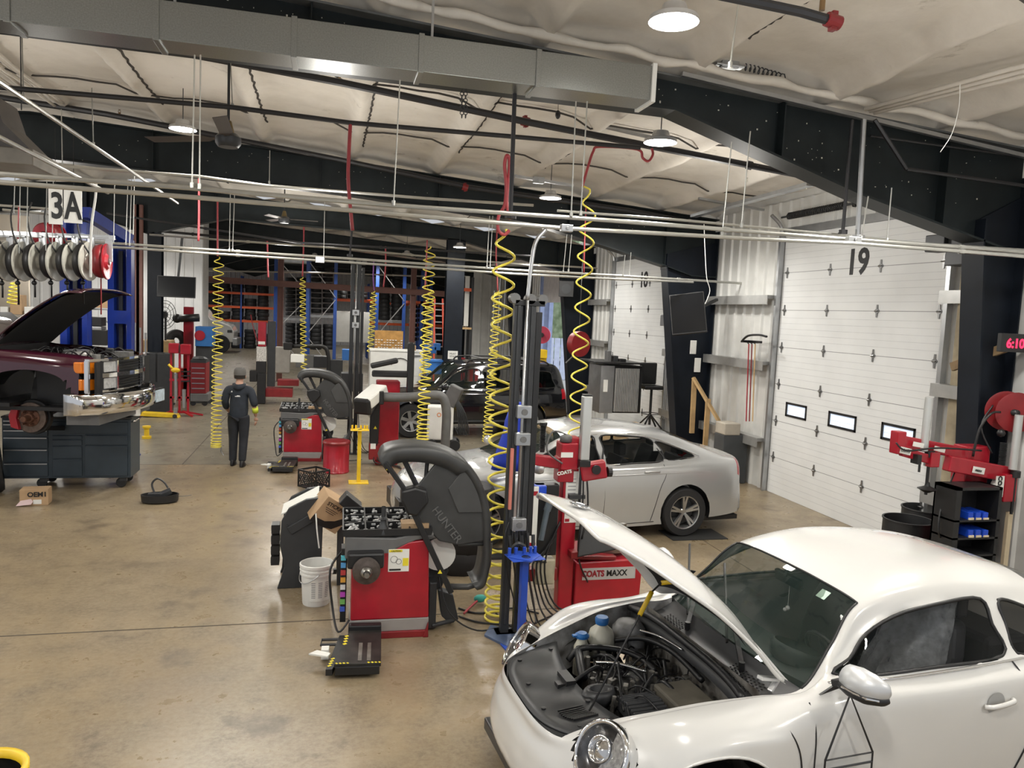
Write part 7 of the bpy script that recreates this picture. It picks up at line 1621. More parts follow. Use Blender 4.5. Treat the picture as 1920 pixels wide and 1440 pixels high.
for k, (u, v) in enumerate(((10, 618), (40, 622), (60, 615), (105, 600), (118, 628), (75, 632))):
    blk(u - 6, v - 9, u + 8, v + 9, 17.5, .3, 'shop_clutter_box', 'small %s item behind the truck engine bay' % ['red', 'tan', 'dark', 'red', 'pale', 'brown'][k] + (' near the blue post' if k in (3, 4) else ' near the unit heater' if k == 0 else ' in the middle' if k in (1, 2) else ' low down'), 'box', [REDD, CARD, BLACK, REDP, PAPER, WOOD][k])
q = MB(); q.b2((PY(250, 655, 22).x, 22, 0), (PY(318, 655, 22).x, 22.7, PY(280, 640, 21.5).z)); tag(obj('workbench', q, WOOD, bev=.01), 'wooden workbench against the white ribbed wall', 'workbench')
for u in (256, 262):
    a = PY(u, 440, 21); q = MB(); q.b2((a.x - .08, 21, 0), (a.x + .06, 21.12, 5.2)); tag(obj('brown_post', q, mat('primer_brown', (.16, .07, .055), .6)), 'brown primer post %s the black interior column by the blue lift' % ('just beside' if u == 262 else 'second from'), 'post')
# ---------------------------------------------------------------- walking man
SK = mat('skin', (.42, .24, .17), .55); CLO = mat('navy_hoodie', (.018, .024, .035), .8, 0, .3, 10); TRO = mat('dark_trousers', (.016, .018, .024), .85, 0, .3, 8)
p = F(446, 874); t = thing('person', 'man in a grey cap, dark hoodie and dark trousers walking away from the camera', 'person', (p.x, p.y + .05, 0), R(-6), None, .965)
def skin(name, J, E_, m, sub=2):
    me = bpy.data.meshes.new(name); me.from_pydata([j[0] for j in J], E_, []); o = bpy.data.objects.new(name, me); COL.objects.link(o); o.parent = t
    s_ = o.modifiers.new('skin', 'SKIN'); 
    for k, j in enumerate(J):
        r_ = j[1]; me.skin_vertices[0].data[k].radius = r_ if isinstance(r_, tuple) else (r_, r_)
    me.skin_vertices[0].data[0].use_root = True; s_.use_smooth_shade = True
    u_ = o.modifiers.new('u', 'SUBSURF'); u_.levels = sub; u_.render_levels = sub; me.materials.append(m); return o
# x right, y away (facing), z up ; left foot planted, right foot trailing
skin('body', [((0, 0, 1.00), (.11, .08)), ((0, .01, 1.15), (.12, .09)), ((0, .02, 1.32), (.14, .10)), ((0, .01, 1.44), (.12, .09)), ((0, .03, 1.52), .055), ((0, .05, 1.62), .08), ((0, .055, 1.70), .075),
  ((-.185, .01, 1.42), .065), ((-.235, -.02, 1.20), .05), ((-.23, .12, 1.02), .038), ((-.21, .2, .97), .03),
  ((.185, .01, 1.42), .065), ((.265, -.04, 1.19), .05), ((.285, .03, .98), .036), ((.29, .06, .90), .026),
  ((-.09, 0, .93), .07), ((-.10, .06, .52), .055), ((-.10, .02, .12), .045), ((.09, 0, .93), .07), ((.085, .02, .52), .055), ((.09, -.10, .13), .045)],
  [(0, 1), (1, 2), (2, 3), (3, 4), (4, 5), (5, 6), (3, 7), (7, 8), (8, 9), (9, 10), (3, 11), (11, 12), (12, 13), (13, 14), (0, 15), (15, 16), (16, 17), (0, 18), (18, 19), (19, 20)], SK)
skin('hooded_sweatshirt', [((0, 0, .80), (.14, .11)), ((0, 0, .92), (.175, .14)), ((0, .01, 1.10), (.185, .145)), ((0, .02, 1.32), (.19, .14)), ((0, .01, 1.44), (.15, .12)), ((0, .02, 1.49), (.085, .085)),
  ((-.195, .01, 1.41), .088), ((-.245, -.02, 1.20), .075), ((-.235, .11, 1.03), .058), ((.195, .01, 1.41), .088), ((.275, -.04, 1.18), .072), ((.284, -.01, 1.09), .06)],
  [(0, 1), (1, 2), (2, 3), (3, 4), (4, 5), (4, 6), (6, 7), (7, 8), (4, 9), (9, 10), (10, 11)], CLO)
skin('hood', [((-.09, -.05, 1.47), .05), ((0, -.11, 1.45), .06), ((.09, -.05, 1.47), .05), ((.08, .06, 1.49), .04), ((-.08, .06, 1.49), .04)], [(0, 1), (1, 2), (2, 3), (0, 4)], CLO)
skin('trousers', [((0, 0, 1.02), (.15, .12)), ((-.095, 0, .88), .12), ((-.10, .05, .52), .088), ((-.10, .02, .12), .072), ((-.10, .02, .07), .07), ((.095, 0, .88), .12), ((.088, .015, .52), .088), ((.09, -.09, .14), .072), ((.09, -.10, .09), .07)],
  [(0, 1), (1, 2), (2, 3), (3, 4), (0, 5), (5, 6), (6, 7), (7, 8)], TRO)
for x, y in ((-.10, .02), (.09, -.10)):
    q = MB(); q.loft([[V((x + sx * math.cos(a), y + yo + .0 + sy * math.sin(a), z)) for a in [2 * PI * i / 14 for i in range(14)]] for z, sx, sy, yo in ((.0, .048, .145, .05), (.03, .052, .148, .05), (.06, .048, .12, .03), (.10, .042, .06, -.02), (.12, .03, .04, -.02))]); obj('work_shoe', q, BLACK, t, smooth=True)
q = MB(); q.lathe([(.103, 1.665), (.108, 1.70), (.10, 1.76), (.07, 1.795), (0, 1.80)], (0, .05, 0), n=20); q.prism([(-.075, .10), (.075, .10), (.06, .20), (-.06, .20)], .008, Matrix.Translation((0, .02, 1.675))); obj('grey_cap', q, mat('grey_cap_cloth', (.12, .115, .11), .9), t, smooth=True)
q = MB(); q.lathe([(.094, 1.60), (.10, 1.64), (.102, 1.675)], (0, .05, 0), n=20); obj('hair', q, mat('dark_hair', (.02, .016, .012), .9), t, smooth=True)
for sg in (1, -1): q = MB(); q.ball((sg * .098, .06, 1.635), .024, 8, (.5, 1, 1.3)); obj('ear', q, SK, t, smooth=True)
q = MB(); q.ball((0, .145, 1.625), .018, 8, (1, 1.2, 1.3)); q.box((0, .135, 1.585), (.05, .01, .012)); q.ball((-.035, .13, 1.66), .011, 6); q.ball((.035, .13, 1.66), .011, 6); obj('face_features', q, SK, t, smooth=True)
q = MB(); q.tube([(.284, .0, 1.085), (.286, .035, .99)], .056, 10); obj('yellow_cuff', q, mat('hi_vis_yellow', (.55, .65, .05), .7), t, smooth=True)
def hand(c, sg):
    J = [(c, (.036, .02)), (c + V((0, .01, -.045)), (.042, .018)), (c + V((0, .015, -.08)), (.040, .014))]; E_ = [(0, 1), (1, 2)]
    skin('palm', J, E_, SK, 1)
    for k, l in enumerate((.065, .075, .07, .055)):
        b0 = c + V((sg * (-.027 + .018 * k) * .3, -.022 + .018 * k + .01, -.085)); skin('finger', [(b0, .0095), (b0 + V((-sg * .006, .004, -l * .5)), .009), (b0 + V((-sg * .018, .008, -l)), .0075)], [(0, 1), (1, 2)], SK, 1)
    skin('thumb', [(c + V((-sg * .01, .03, -.03)), .011), (c + V((-sg * .02, .05, -.06)), .010), (c + V((-sg * .024, .052, -.088)), .008)], [(0, 1), (1, 2)], SK, 1)
hand(V((.29, .06, .895)), 1); hand(V((-.21, .2, .965)), -1)
q = MB(); q.prism([(-.03, 0), (.02, 0), (.03, .012), (-.02, .014)], .002, frame((0.02, -.158, 1.30), (1, 0, 0), (0, 0, 1))); q.prism([(-.02, 0), (.0, .03), (.012, .0)], .002, frame((-.09, -.157, 1.37), (1, 0, 0), (0, 0, 1))); q.box((.01, -.16, 1.295), (.09, .002, .012)); obj('printed_logo', q, PAPER, t)
# ---------------------------------------------------------------- rear racking and far equipment
ORB = mat('orange_beam_paint', (.65, .10, .025), .5, 0, .15); RKB = mat('rack_blue_paint', (.02, .07, .30), .45, 0, .12); BRN = mat('primer_brown', (0, 0, 0))
TREADM = mat('tyre_stack_rubber', (.012, .012, .013), .65, 0, .4, 8)
# tyre racks along the far wall : beams, uprights and rows of tyres
def tyre(x, y, z, r, w): 
    q = MB(); q.lathe([(r * .6, -w / 2), (r * .93, -w / 2), (r, -w * .3), (r, w * .3), (r * .93, w / 2), (r * .6, w / 2)], (0, 0, 0), (0, 0, 1), 14, closed=True); return q
tproto = obj('stacked_tire', tyre(0, 0, 0, .36, .24), TREADM, auto=35); tag(tproto, 'black tyre lying flat on the far orange-beamed tyre rack', 'tire', 'tyres on the far racks')
RY = 50.0
def rack(u0, u1, vs, lab, Y=RY, m=ORB):
    t = thing('tire_rack', lab, 'rack', (0, Y, 0)); a, b_ = PY(u0, 600, Y).x, PY(u1, 600, Y).x
    for v in vs:
        z = PY((u0 + u1) / 2, v, Y).z; q = MB(); q.b2((a, 0, z - .07), (b_, .06, z + .07)); q.b2((a, 1.0, z - .07), (b_, 1.06, z + .07)); q.b2((a, 0, z + .06), (b_, 1.06, z + .075)); obj('beam_shelf', q, m, t)
    q = MB()
    n = max(1, round((b_ - a) / 2.8))
    for k in range(n + 1):
        x = a + (b_ - a) * k / n
        for y in (0, 1.0): q.b2((x - .05, y - .02, 0), (x + .05, y + .08, PY(u0, vs[0], Y).z + 1.2))
    obj('upright', q, RKB, t); return a, b_
a, b_ = rack(382, 520, (550, 576, 602), 'orange-beamed tyre rack against the far wall, beside the brown post'); cnt = 0
rn = random.Random(9)
levels = [PY(450, v, RY).z + .2 for v in (550, 576, 602)] + [.12]
first = True
for li, z in enumerate(levels):
    x = a + .40
    while x < b_ - .3:
        n = rn.choice((3, 3, 3, 2)) if li < 3 else rn.choice((4, 5))
        for k in range(n):
            o = tproto if first else tproto.copy()
            if not first: COL.objects.link(o)
            first = False; o.location = (x, RY + .45, z + k * .235 + .01); o.scale = (rn.uniform(.9, 1.05),) * 2 + (1,)
            cnt += 1
        x += .76
a2, b2_ = rack(690, 880, (572, 610), 'orange-beamed rack next to the brown framework', 44)
# blue pallet racking with grey braces
def blueframe(u, Y, vt, lab, w=1.1, du=26):
    t = thing('pallet_rack_upright', lab, 'rack', (PY(u, 600, Y).x, Y, 0)); h = PY(u, vt, Y).z; wx = PY(u + du, 600, Y).x - PY(u, 600, Y).x
    q = MB(); q.b2((-.07, 0, 0), (.07, .1, h)); obj('post', q, RKB, t); q = MB(); q.b2((wx - .07, .3, 0), (wx + .07, .4, h)); obj('post', q, RKB, t)
    q = MB(); n = int(h / 1.25)
    for k in range(n):
        z0, z1 = h * k / n, h * (k + 1) / n; q.bar((0, .1, z0 + .1) if k % 2 else (wx, .3, z0 + .1), (wx, .3, z1) if k % 2 else (0, .1, z1), .06, .03)
    obj('brace', q, mat('grey_brace', (.42, .42, .42), .45, .6), t)
blueframe(516, 34, 482, 'blue racking upright frame immediately beside the brown post', du=62); blueframe(576, 33, 488, 'blue racking frame with zigzag braces next to the brown post', du=52); blueframe(706, 33, 497, 'blue racking frame above the plywood panel', du=52); blueframe(790, 36, 500, 'blue racking frame beside the red ladder', du=18)
for k, (u0, u1, v, Y) in enumerate([(520, 575, 597, 36), (630, 700, 562, 36), (520, 575, 488, 36), (580, 625, 592, 36), (710, 755, 602, 36), (765, 800, 566, 36), (630, 700, 561, 40)]):
    a, b_ = PY(u0, v, Y), PY(u1, v, Y); q = MB(); q.b2((a.x, Y, a.z - .06), (b_.x, Y + 1.0, a.z + .06)); tag(obj('rack_beam', q, ORB if k in (1, 5, 6) else STEEL), '%s rack beam %s' % (('orange', 'grey')[k not in (1, 5, 6)], ['beside the brown post, lower', 'between the two blue frames', 'beside the brown post, top', 'between zigzag braces', 'above the plywood panel', 'beside the red ladder', 'behind the white container'][k]), 'beam')
def dark_stacks(u0, u1, v0, v1, Y, lab, rows, n):
    t = None
    for j in range(rows):
        for i in range(n):
            u = u0 + (u1 - u0) * (i + .5) / n; v = v0 + (v1 - v0) * (j + .5) / rows; p = PY(u, v, Y); o = tproto.copy(); COL.objects.link(o); o.location = p
            o['label'] = lab; o['group'] = lab.replace('black tyre', 'tyres'); o.rotation_euler = (rn.uniform(-.03, .03), 0, 0); sc_ = abs(PY(u0 + (u1 - u0) / n, v, Y).x - PY(u0, v, Y).x) / .78; o.scale = (sc_, 1, min(1.3, sc_ * 1.1))
dark_stacks(534, 576, 605, 650, 35, 'black tyre in the lower racking beside the brown post', 6, 2); dark_stacks(580, 628, 608, 655, 35, 'black tyre in the lower middle racking', 6, 2); dark_stacks(534, 576, 520, 592, 36, 'black tyre in the upper racking beside the brown post', 9, 2); dark_stacks(582, 626, 500, 588, 36, 'black tyre in the upper middle racking', 9, 2); dark_stacks(632, 690, 545, 560, 40, 'black tyre on the beam above the white container', 2, 3); dark_stacks(708, 756, 545, 600, 36, 'black tyre above the plywood panel', 7, 2); dark_stacks(712, 756, 500, 540, 36, 'black tyre high in the rack next to the white container', 5, 2); dark_stacks(766, 800, 570, 640, 37, 'black tyre in the rack beside the red ladder', 8, 2)
# brown framework
Yb = 29.3; a, b_ = PY(243, 509, Yb), PY(845, 547, Yb); z = (a.z + b_.z) / 2
t = thing('brown_framework', 'brown primer-painted crane beam on posts across the rear bays', 'framework', (0, Yb, 0))
q = MB(); q.bar((a.x, 0, a.z), (b_.x, 0, b_.z), .12, .02); q.bar((a.x, 0, a.z - .2), (b_.x, 0, b_.z - .2), .12, .02); q.bar((a.x, 0, a.z - .1), (b_.x, 0, b_.z - .1), .02, .2); obj('beam', q, BRN, t)
for u, vt in ((527, 480), (777, 500)):
    p = PY(u, vt, Yb); q = MB(); q.b2((p.x - .1, 0, 0), (p.x - .08, .2, p.z)); q.b2((p.x + .08, 0, 0), (p.x + .1, .2, p.z)); q.b2((p.x - .08, .09, 0), (p.x + .08, .11, p.z)); obj('post', q, BRN, t)
# white container, plywood, white cabinet, bins
def L2(u0, v0, u1, v1, Y): a, b_ = PY(u0, v0, Y), PY(u1, v1, Y); return a, b_
o = blk(630, 583, 692, 643, 40, 2, 'white_container', 'white container body between the blue rack frames', 'container', WHITEP)
q = MB(); a, b_ = L2(703, 619, 755, 655, 27); q.b2((a.x, 27, b_.z), (b_.x, 27.05, a.z)); t = thing('plywood_panel', 'plywood panel with rows of white tags above the white cabinet', 'board', (0, 0, 0)); obj('board', q, mat('orange_plywood', (.50, .27, .08), .7, 0, .3, 5), t)
q = MB()
for i in range(10):
    for j in range(4):
        if (i * 7 + j * 3) % 5: w = (b_.x - a.x) / 10; h = (a.z - b_.z) * .55 / 4; q.b2((a.x + w * i + .02, 26.98, b_.z + h * j + .03), (a.x + w * (i + 1) - .02, 27, b_.z + h * (j + 1) - .03))
o = obj('white_tags', q, PAPER, t); o['kind'] = 'stuff'
t, w, h = tblk(695, 658, 792, 706, 21.9, .7, 'white_cabinet', 'long white cabinet behind the red service tower', 'cabinet', WHITEP); zz = t.location.z; q = MB(); q.b2((-w, 0, -zz), (w, .65, 0)); obj('lower_body', q, WHITEP, t); q = MB(); q.b2((-w - .02, -.02, h), (w + .02, .72, h + .05)); obj('lid', q, WHITEP, t, bev=.01); q = MB(); q.tube([V((.1 + .25 * math.cos(a_), -.02, h * .45 + .2 * math.sin(a_))) for a_ in [PI * k / 10 for k in range(11)]], .012, 5); obj('cable', q, BLACK, t); q = MB(); q.b2((w * .6, -.03, h - .12), (w * .9, -.02, h - .08)); obj('maker_plate', q, GREYP, t)
blk(768, 648, 780, 661, 21.9, .3, 'kraft_box', 'small kraft box standing on the white cabinet', 'box', CARD)
BIN = mat('blue_plastic', (0, 0, 0)); PB = mat('bin_blue', (.03, .16, .5), .5)
t, w, h = tblk(800, 676, 828, 702, 21.3, .5, 'blue_bin', 'blue plastic bin next to the white cabinet', 'bin', PB); q = MB(); q.b2((-w - .03, -.03, h - .03), (w + .03, .53, h + .02)); obj('rim', q, PB, t)
for k, (u, v) in enumerate(((803, 652), (812, 656), (820, 650))): blk(u - 5, v - 6, u + 6, v + 7, 23, .3, 'blue_pack', '%s blue and white pack on the shelf beside column J' % ['upper', 'middle', 'lower'][k], 'package', PB)
# step ladder red
t = thing('step_ladder', 'red fibreglass step ladder leaning beside the column marked J', 'ladder', (0, 28, 0)); pts = [(815, 560, 812, 650), (830, 560, 832, 650)]
for k, (u0, v0, u1, v1) in enumerate(pts): q = MB(); q.bar(PY(u0, v0, 28) - V((0, 28, 0)), V((PY(u1, v1, 28).x, -.5, 0)), .06, .03); obj('rail', q, mat('orange_red_fibreglass', (.6, .08, .04), .5), t)
for k in range(8): v = 570 + k * 11.5; a, b_ = PY(815, v, 28), PY(831, v, 28); q = MB(); q.b2((a.x - .02, -.06, a.z), (b_.x + .02, .04, a.z + .04)); obj('rung', q, STEEL, t)
# white-walled room and board rack next to column J
q = MB(); a = PY(885, 600, 31); ribbed(q, (a.x, 31, 0), (PX(1030, 600, XW).x - .2, 31, 0), 0, 5.0, (0, -1, 0), .35, .04); struct('wall_back.001', q, LINER, solid=.01)
t = thing('board_rack', 'rack of tall white boards on orange beams next to column J', 'rack', (0, 28.5, 0))
for u in (853, 862, 870): a, b_ = L2(u, 517, u + 8, 612, 28.5); q = MB(); q.b2((a.x, 0, b_.z), (b_.x, .3, a.z)); obj('white_board', q, LBL, t, bev=.02)
a, b_ = L2(852, 540, 884, 545, 28.3); q = MB(); q.b2((a.x, -.2, a.z - .1), (b_.x, -.1, a.z + .02)); a, b_ = L2(852, 613, 884, 618, 28.3); obj('orange_beam', q, ORB, t); q = MB(); q.b2((a.x, -.2, b_.z), (b_.x, .5, a.z)); obj('wooden_shelf', q, WOOD, t); q = MB(); p = PY(884, 600, 28.4); q.b2((p.x - .05, -.1, 0), (p.x + .05, .0, PY(884, 520, 28.4).z)); q.b2((p.x - .05, .5, 0), (p.x + .05, .6, PY(884, 520, 28.4).z)); obj('upright', q, DARKM, t)
for u0, u1, v0, l in ((856, 872, 614, 'red lift post behind the suv, beside the white boards'), (884, 897, 621, 'red lift post behind the suv, farther from the white boards')): t, w, h = tblk(u0, v0, u1, 690, 25, .4, 'red_lift_post', l, 'lift post', REDP); t.location.z = 0; q = MB(); q.b2((-w * .2, -.01, .1), (w * .2, 0, h + .1)); obj('slot', q, BLACK, t)
for k, (u, v0, v1) in enumerate(((945, 480, 690), (958, 470, 690), (925, 545, 690), (935, 500, 690))): p = PY(u, 600, 29.5); q = MB(); q.cyl((p.x, 29.5, 0), (p.x, 29.5, PY(u, v0, 29.5).z), .03 + .01 * (k % 2), n=8); tag(obj('wall_pipe', q, STEEL), 'vertical pipe on the rear white wall behind the largest yellow hose', 'pipe', 'rear wall pipes')
p = PX(1017, 628, XW - .35); t = thing('wall_hose_reel', 'pink-red hose reel on the wall beside the open doorway', 'hose reel', (p.x, p.y, p.z)); q = MB(); q.lathe([(0, 0), (.28, 0), (.30, .03), (.30, .1), (0, .1)], (0, 0, 0), (-.5, -.9, 0), 26); obj('drum', q, mat('pink_red_paint', (.55, .05, .10), .4), t, auto=40); q = MB(); q.cyl((-.05, -.1, 0), (-.08, -.14, 0), .08, n=14); q.tube(smooth_path([(-.1, -.1, -.28), (-.15, -.1, -.6), (.1, -.1, -.7)], 4), .012, 5); obj('hub', q, BLACK, t)
p = PY(1085, 645, 15.5); t = thing('hanging_drum_reel', 'dark red hose reel hanging behind the yellow hose by the doorway', 'hose reel', p); q = MB(); q.lathe([(0, -.08), (.27, -.08), (.28, 0), (.27, .08), (0, .08)], (0, 0, 0), (.4, -.9, 0), 26); obj('drum', q, REDD, t, auto=40); q = MB(); q.tube([(-.1, -.1, -.22), (-.3, -.1, -.42)], .02, 6); q.cyl((0, 0, .2), (0, 0, 2.2), .012, n=6); obj('hose_end', q, BLACK, t)
t, w, h = tblk(990, 655, 1026, 672, 21.0, .5, 'yellow_machine', 'yellow machine top showing above the suv roof', 'machine', YEL); q = MB(); q.b2((-w, .05, -t.location.z), (w, .45, 0)); obj('cabinet', q, YEL, t, bev=.02)
p = PX(1078, 540, 7.3); t = thing('dark_speaker', 'small dark box speaker on the column beside the open doorway', 'speaker', (6.6, 20.9, PY(1082, 543, 20.9).z), R(-20)); q = MB(); q.box((0, 0, 0), (.42, .3, .45)); obj('box', q, BLACK, t, bev=.01); q = MB(); q.cyl((0, -.16, 0), (0, -.15, 0), .14, n=18); obj('grille', q, DARKM, t)
# forklift-like white truck nose, far left aisle
t = thing('white_truck_nose', 'front of a white truck parked in the far aisle', 'truck', (PY(430, 620, 45).x, 45, 0), R(0))
a = PY(402, 590, 45).x - PY(430, 620, 45).x; b_ = PY(437, 600, 45).x - PY(430, 620, 45).x
q = MB(); q.loft([[V((x, y, z)) for x, z in ((-2.2, .6), (.2, .6), (.25, 1.2), (.05, 1.55), (-.5, 1.75), (-1.0, 1.85), (-1.3, 2.4), (-2.2, 2.45))] for y in (0, 2.0)]); obj('cab_and_bonnet', q, WHITEC, t, bev=.08)
q = MB(); q.b2((.18, -.02, .45), (.42, 2.0, .85)); obj('bumper', q, STEEL, t, bev=.03); q = MB(); q.lathe([(.2, -.15), (.48, -.15), (.5, 0), (.48, .15), (.2, .15)], (-.45, .0, .5), (0, 1, 0), 24, closed=True); obj('tire', q, RUBBER, t, auto=35); q = MB(); q.b2((-1.25, -.02, 1.9), (-1.75, -.0, 2.3)); q.b2((-.1, -.02, 1.15), (.15, .0, 1.3)); obj('side_window', q, CARGLASS, t)
# red/black column machine next to the walking man
p = F(495, 758); t = thing('alignment_pedestal', 'red and black machine pedestal next to the walking man', 'machine', (p.x, p.y, 0)); Y1 = p.y
def L(u, v, dy=0): w = PY(u, v, Y1 + dy); return V((w.x - p.x, dy, w.z))
def lb(u0, v0, u1, v1, dep, nm, m, dy=0, bev=.01): a, b_ = L(u0, v0, dy), L(u1, v1, dy); q = MB(); q.b2((a.x, dy, b_.z), (b_.x, dy + dep, a.z)); return obj(nm, q, m, t, bev=bev)
lb(484, 603, 498, 650, .3, 'red_column', REDP); lb(481, 650, 499, 678, .3, 'control_panel', mat('printed_leaflet', (0, 0, 0))); lb(480, 678, 498, 700, .3, 'black_panel', BLACK); lb(482, 700, 497, 757, .3, 'black_base', BLACK); lb(468, 695, 481, 716, .3, 'side_box', BLACK); lb(502, 602, 515, 725, .15, 'dark_column', DARKM, .1)
lb(498, 728, 548, 745, .5, 'red_platform', REDD, .1); lb(520, 712, 560, 724, .4, 'red_platform', REDD, .2)
lb(484, 640, 497, 646, .01, 'white_label', LBL, -.01)
q = MB(); q.tube(smooth_path([L(470, 590, .1), L(474, 610, .1), L(482, 640, -.05)], 4), .015, 5); obj('hose', q, REDD, t)
# helper machine with bent tube at (540..620, 650)
p = F(612, 745); t = thing('bent_tube_machine', 'machine with a thick black bent tube behind the farther balancer', 'machine', (p.x, p.y + 1.2, 0)); Y1 = p.y + 1.2
q = MB(); q.tube(smooth_path([L(548, 649), L(590, 649), L(608, 651), L(615, 665), L(616, 700)], 5), .07, 10); obj('bent_tube', q, BLACK, t, smooth=True); q = MB(); a, b_ = L(532, 642), L(548, 656); q.b2((a.x, -.15, b_.z), (b_.x, .15, a.z)); obj('camera_head', q, BLACK, t, bev=.03)
lb(607, 700, 622, 745, .3, 'base', DARKM); lb(617, 675, 642, 712, .4, 'black_screen_box', DARKM, .1); lb(555, 665, 600, 690, .4, 'grey_bins', GREYP, .5); lb(516, 650, 543, 700, .3, 'grey_tank', mat('grey_tank', (.35, .33, .3), .6), .6, .03)
blk(642, 655, 662, 676, 17.2, .3, 'blue_machine', 'small blue item on the slim mast', 'machine', PB); blk(588, 668, 612, 690, 19, .4, 'dark_tote', 'dark tote behind the farther balancer guard', 'tote'); blk(640, 700, 680, 735, 17, .5, 'engine_on_stand', 'dark engine on a stand behind the slim service mast', 'engine', DARKM); blk(545, 665, 570, 680, 22, .4, 'white_rag_box', 'pale box with rags behind the bent tube machine', 'box', LBL)
# tyres stacked behind the near balancer
for k in range(4):
    p = F(872, 1085); o = tproto.copy(); COL.objects.link(o); o.location = (p.x + .03 * (k % 2), p.y + .38, .12 + k * .235); o.scale = (.95, .95, 1); o['label'] = 'black tyre in the floor stack behind the near balancer guard'; o['group'] = 'tyre stack behind the near balancer'
# ---------------------------------------------------------------- right side : platform, desk, stairs
p = PX(1310, 800, 6.6)
t = thing('wooden_platform', 'raised pine platform with steps and railing beside the wall column', 'platform', (0, 0, 0))
zt = .42; A = F(1250, 800, zt); B = F(1345, 800, zt)
q = MB(); q.b2((4.6, 14.4, zt - .04), (XW - .25, 17.0, zt)); q.b2((4.6, 14.4, 0), (XW - .25, 14.44, zt - .04)); q.b2((5.6, 13.75, zt - .04), (6.4, 14.4, zt)); q.b2((5.6, 13.75, 0), (6.4, 13.79, zt - .04)); obj('deck', q, WOOD, t)
q = MB(); q.b2((5.6, 13.45, .18), (6.4, 13.75, .22)); q.b2((5.6, 13.45, 0), (5.64, 13.75, .18)); q.b2((6.36, 13.45, 0), (6.4, 13.75, .18)); obj('step', q, WOOD, t)
for (u0, v0, u1, v1, Y) in ((1302, 712, 1297, 812, 13.7), (1328, 748, 1322, 835, 13.4), (1355, 800, 1348, 842, 13.1)): a, b_ = PY(u0, v0, Y), PY(u1, v1, Y); b_.z = max(b_.z, 0); q = MB(); q.bar(a, b_, .09, .05, up=(0, 1, 0)); obj('railing_post', q, WOOD, t)
q = MB(); q.bar(PY(1300, 708, 13.7), PY(1357, 805, 13.1), .09, .045); obj('handrail', q, WOOD, t)
t = thing('corrugated_desk', 'black standing desk with a corrugated metal front by door 18', 'desk', (0, 0, 0)); Yd = 15.6
def bxp(u0, v0, u1, v1, Y, dep, nm, m, par, bev=.006): a, b_ = PY(u0, v0, Y), PY(u1, v1, Y); q = MB(); q.b2((a.x, Y, b_.z), (b_.x, Y + dep, a.z)); return obj(nm, q, m, par, bev=bev)
bxp(1116, 678, 1208, 684, Yd - .15, 1.1, 'desk_top', BLACK, t); bxp(1128, 685, 1148, 775, Yd, .8, 'grey_side', STEEL, t); bxp(1148, 685, 1200, 775, Yd + .02, .8, 'black_frame', BLACK, t)
a, b_ = PY(1153, 690, Yd), PY(1193, 772, Yd); q = MB(); n = 14; q.grid([[V((a.x + (b_.x - a.x) * i / (n * 8), Yd - .04 + .028 * math.sin(i * PI / 4), z)) for i in range(n * 8 + 1)] for z in (b_.z, a.z)]); obj('corrugated_panel', q, mat('corrugated_zinc', (.55, .55, .54), .35, .7), t, smooth=True)
bxp(1132, 712, 1139, 735, Yd - .02, .01, 'paper_notice', PAPER, t)
for k, (u, v, w_, h_, m_, l) in enumerate([(1140, 668, 8, 22, GREYP, 'grey monitor edge on the corrugated desk'), (1152, 672, 10, 12, DARKM, 'dark desk phone on the corrugated desk'), (1165, 675, 14, 6, BLACK, 'black keyboard tray on the corrugated desk')]): a = PY(u, v, Yd + .2); q = MB(); q.box((a.x, Yd + .2, PY(u, 678, Yd + .2).z + h_ * .0055), (w_ * .011, .2, h_ * .011)); tag(obj('desk_item', q, m_, bev=.01), l, 'desk item')
t = thing('drafting_chair', 'tall black drafting chair next to the corrugated desk', 'chair', (PY(1215, 760, 16.2).x, 16.2, 0)); c0 = t.location.x
def lc(u, v): w = PY(u, v, 16.2); return V((w.x - c0, 0, w.z))
q = MB(); q.box(lc(1215, 700), (.42, .08, .5)); obj('backrest', q, BLACK, t, bev=.03); q = MB(); q.box(lc(1213, 724) + V((0, -.2, 0)), (.46, .45, .09)); obj('seat', q, BLACK, t, bev=.03); q = MB(); s_ = lc(1215, 728); q.cyl((s_.x, -.2, .5), (s_.x, -.2, s_.z), .03); q.lathe([(.2, 0), (.22, .01), (.2, .02)], (s_.x, -.2, .75), n=20, closed=True); obj('stem', q, DARKM, t)
for k in range(4): a = k * PI / 2 + .7; q = MB(); q.bar((s_.x, -.2, .75), (s_.x + .32 * math.cos(a), -.2 + .3 * math.sin(a), .43), .03); obj('leg', q, BLACK, t)
t, w, h = tblk(1103, 705, 1124, 772, 14.6, .3, 'notice_stand', 'black display stand with notices beside the corrugated desk', 'stand', BLACK); t.location.z = 0; q = MB(); q.b2((-w * .6, -.01, h * .7), (w * .1, 0, h * .98)); q.b2((-w * .1, -.01, h * .15), (w * .7, 0, h * .4)); obj('notices', q, PAPER, t)
t, w, h = tblk(1056, 740, 1118, 776, 13.4, .6, 'red_tool_chest', 'dark red tool chest with black trim behind the silver sedan roof', 'tool chest', REDD); t.location.z = 0; q = MB(); q.b2((-w - .02, -.02, h), (w + .02, .62, h + .15)); obj('open_lid', q, BLACK, t)
t, w, h = tblk(1186, 775, 1230, 793, 14.4, .4, 'white_crate', 'white plastic parts crate on the pine platform', 'crate', WHITEP); t.location.z = .43
t2, w, h = tblk(1160, 750, 1195, 792, 14.7, .3, 'wire_rack_parts', 'grey wire parts tray in front of the corrugated desk', 'tray', STEEL); t2.location.z = .43; t2.scale = (1, 1, .6)
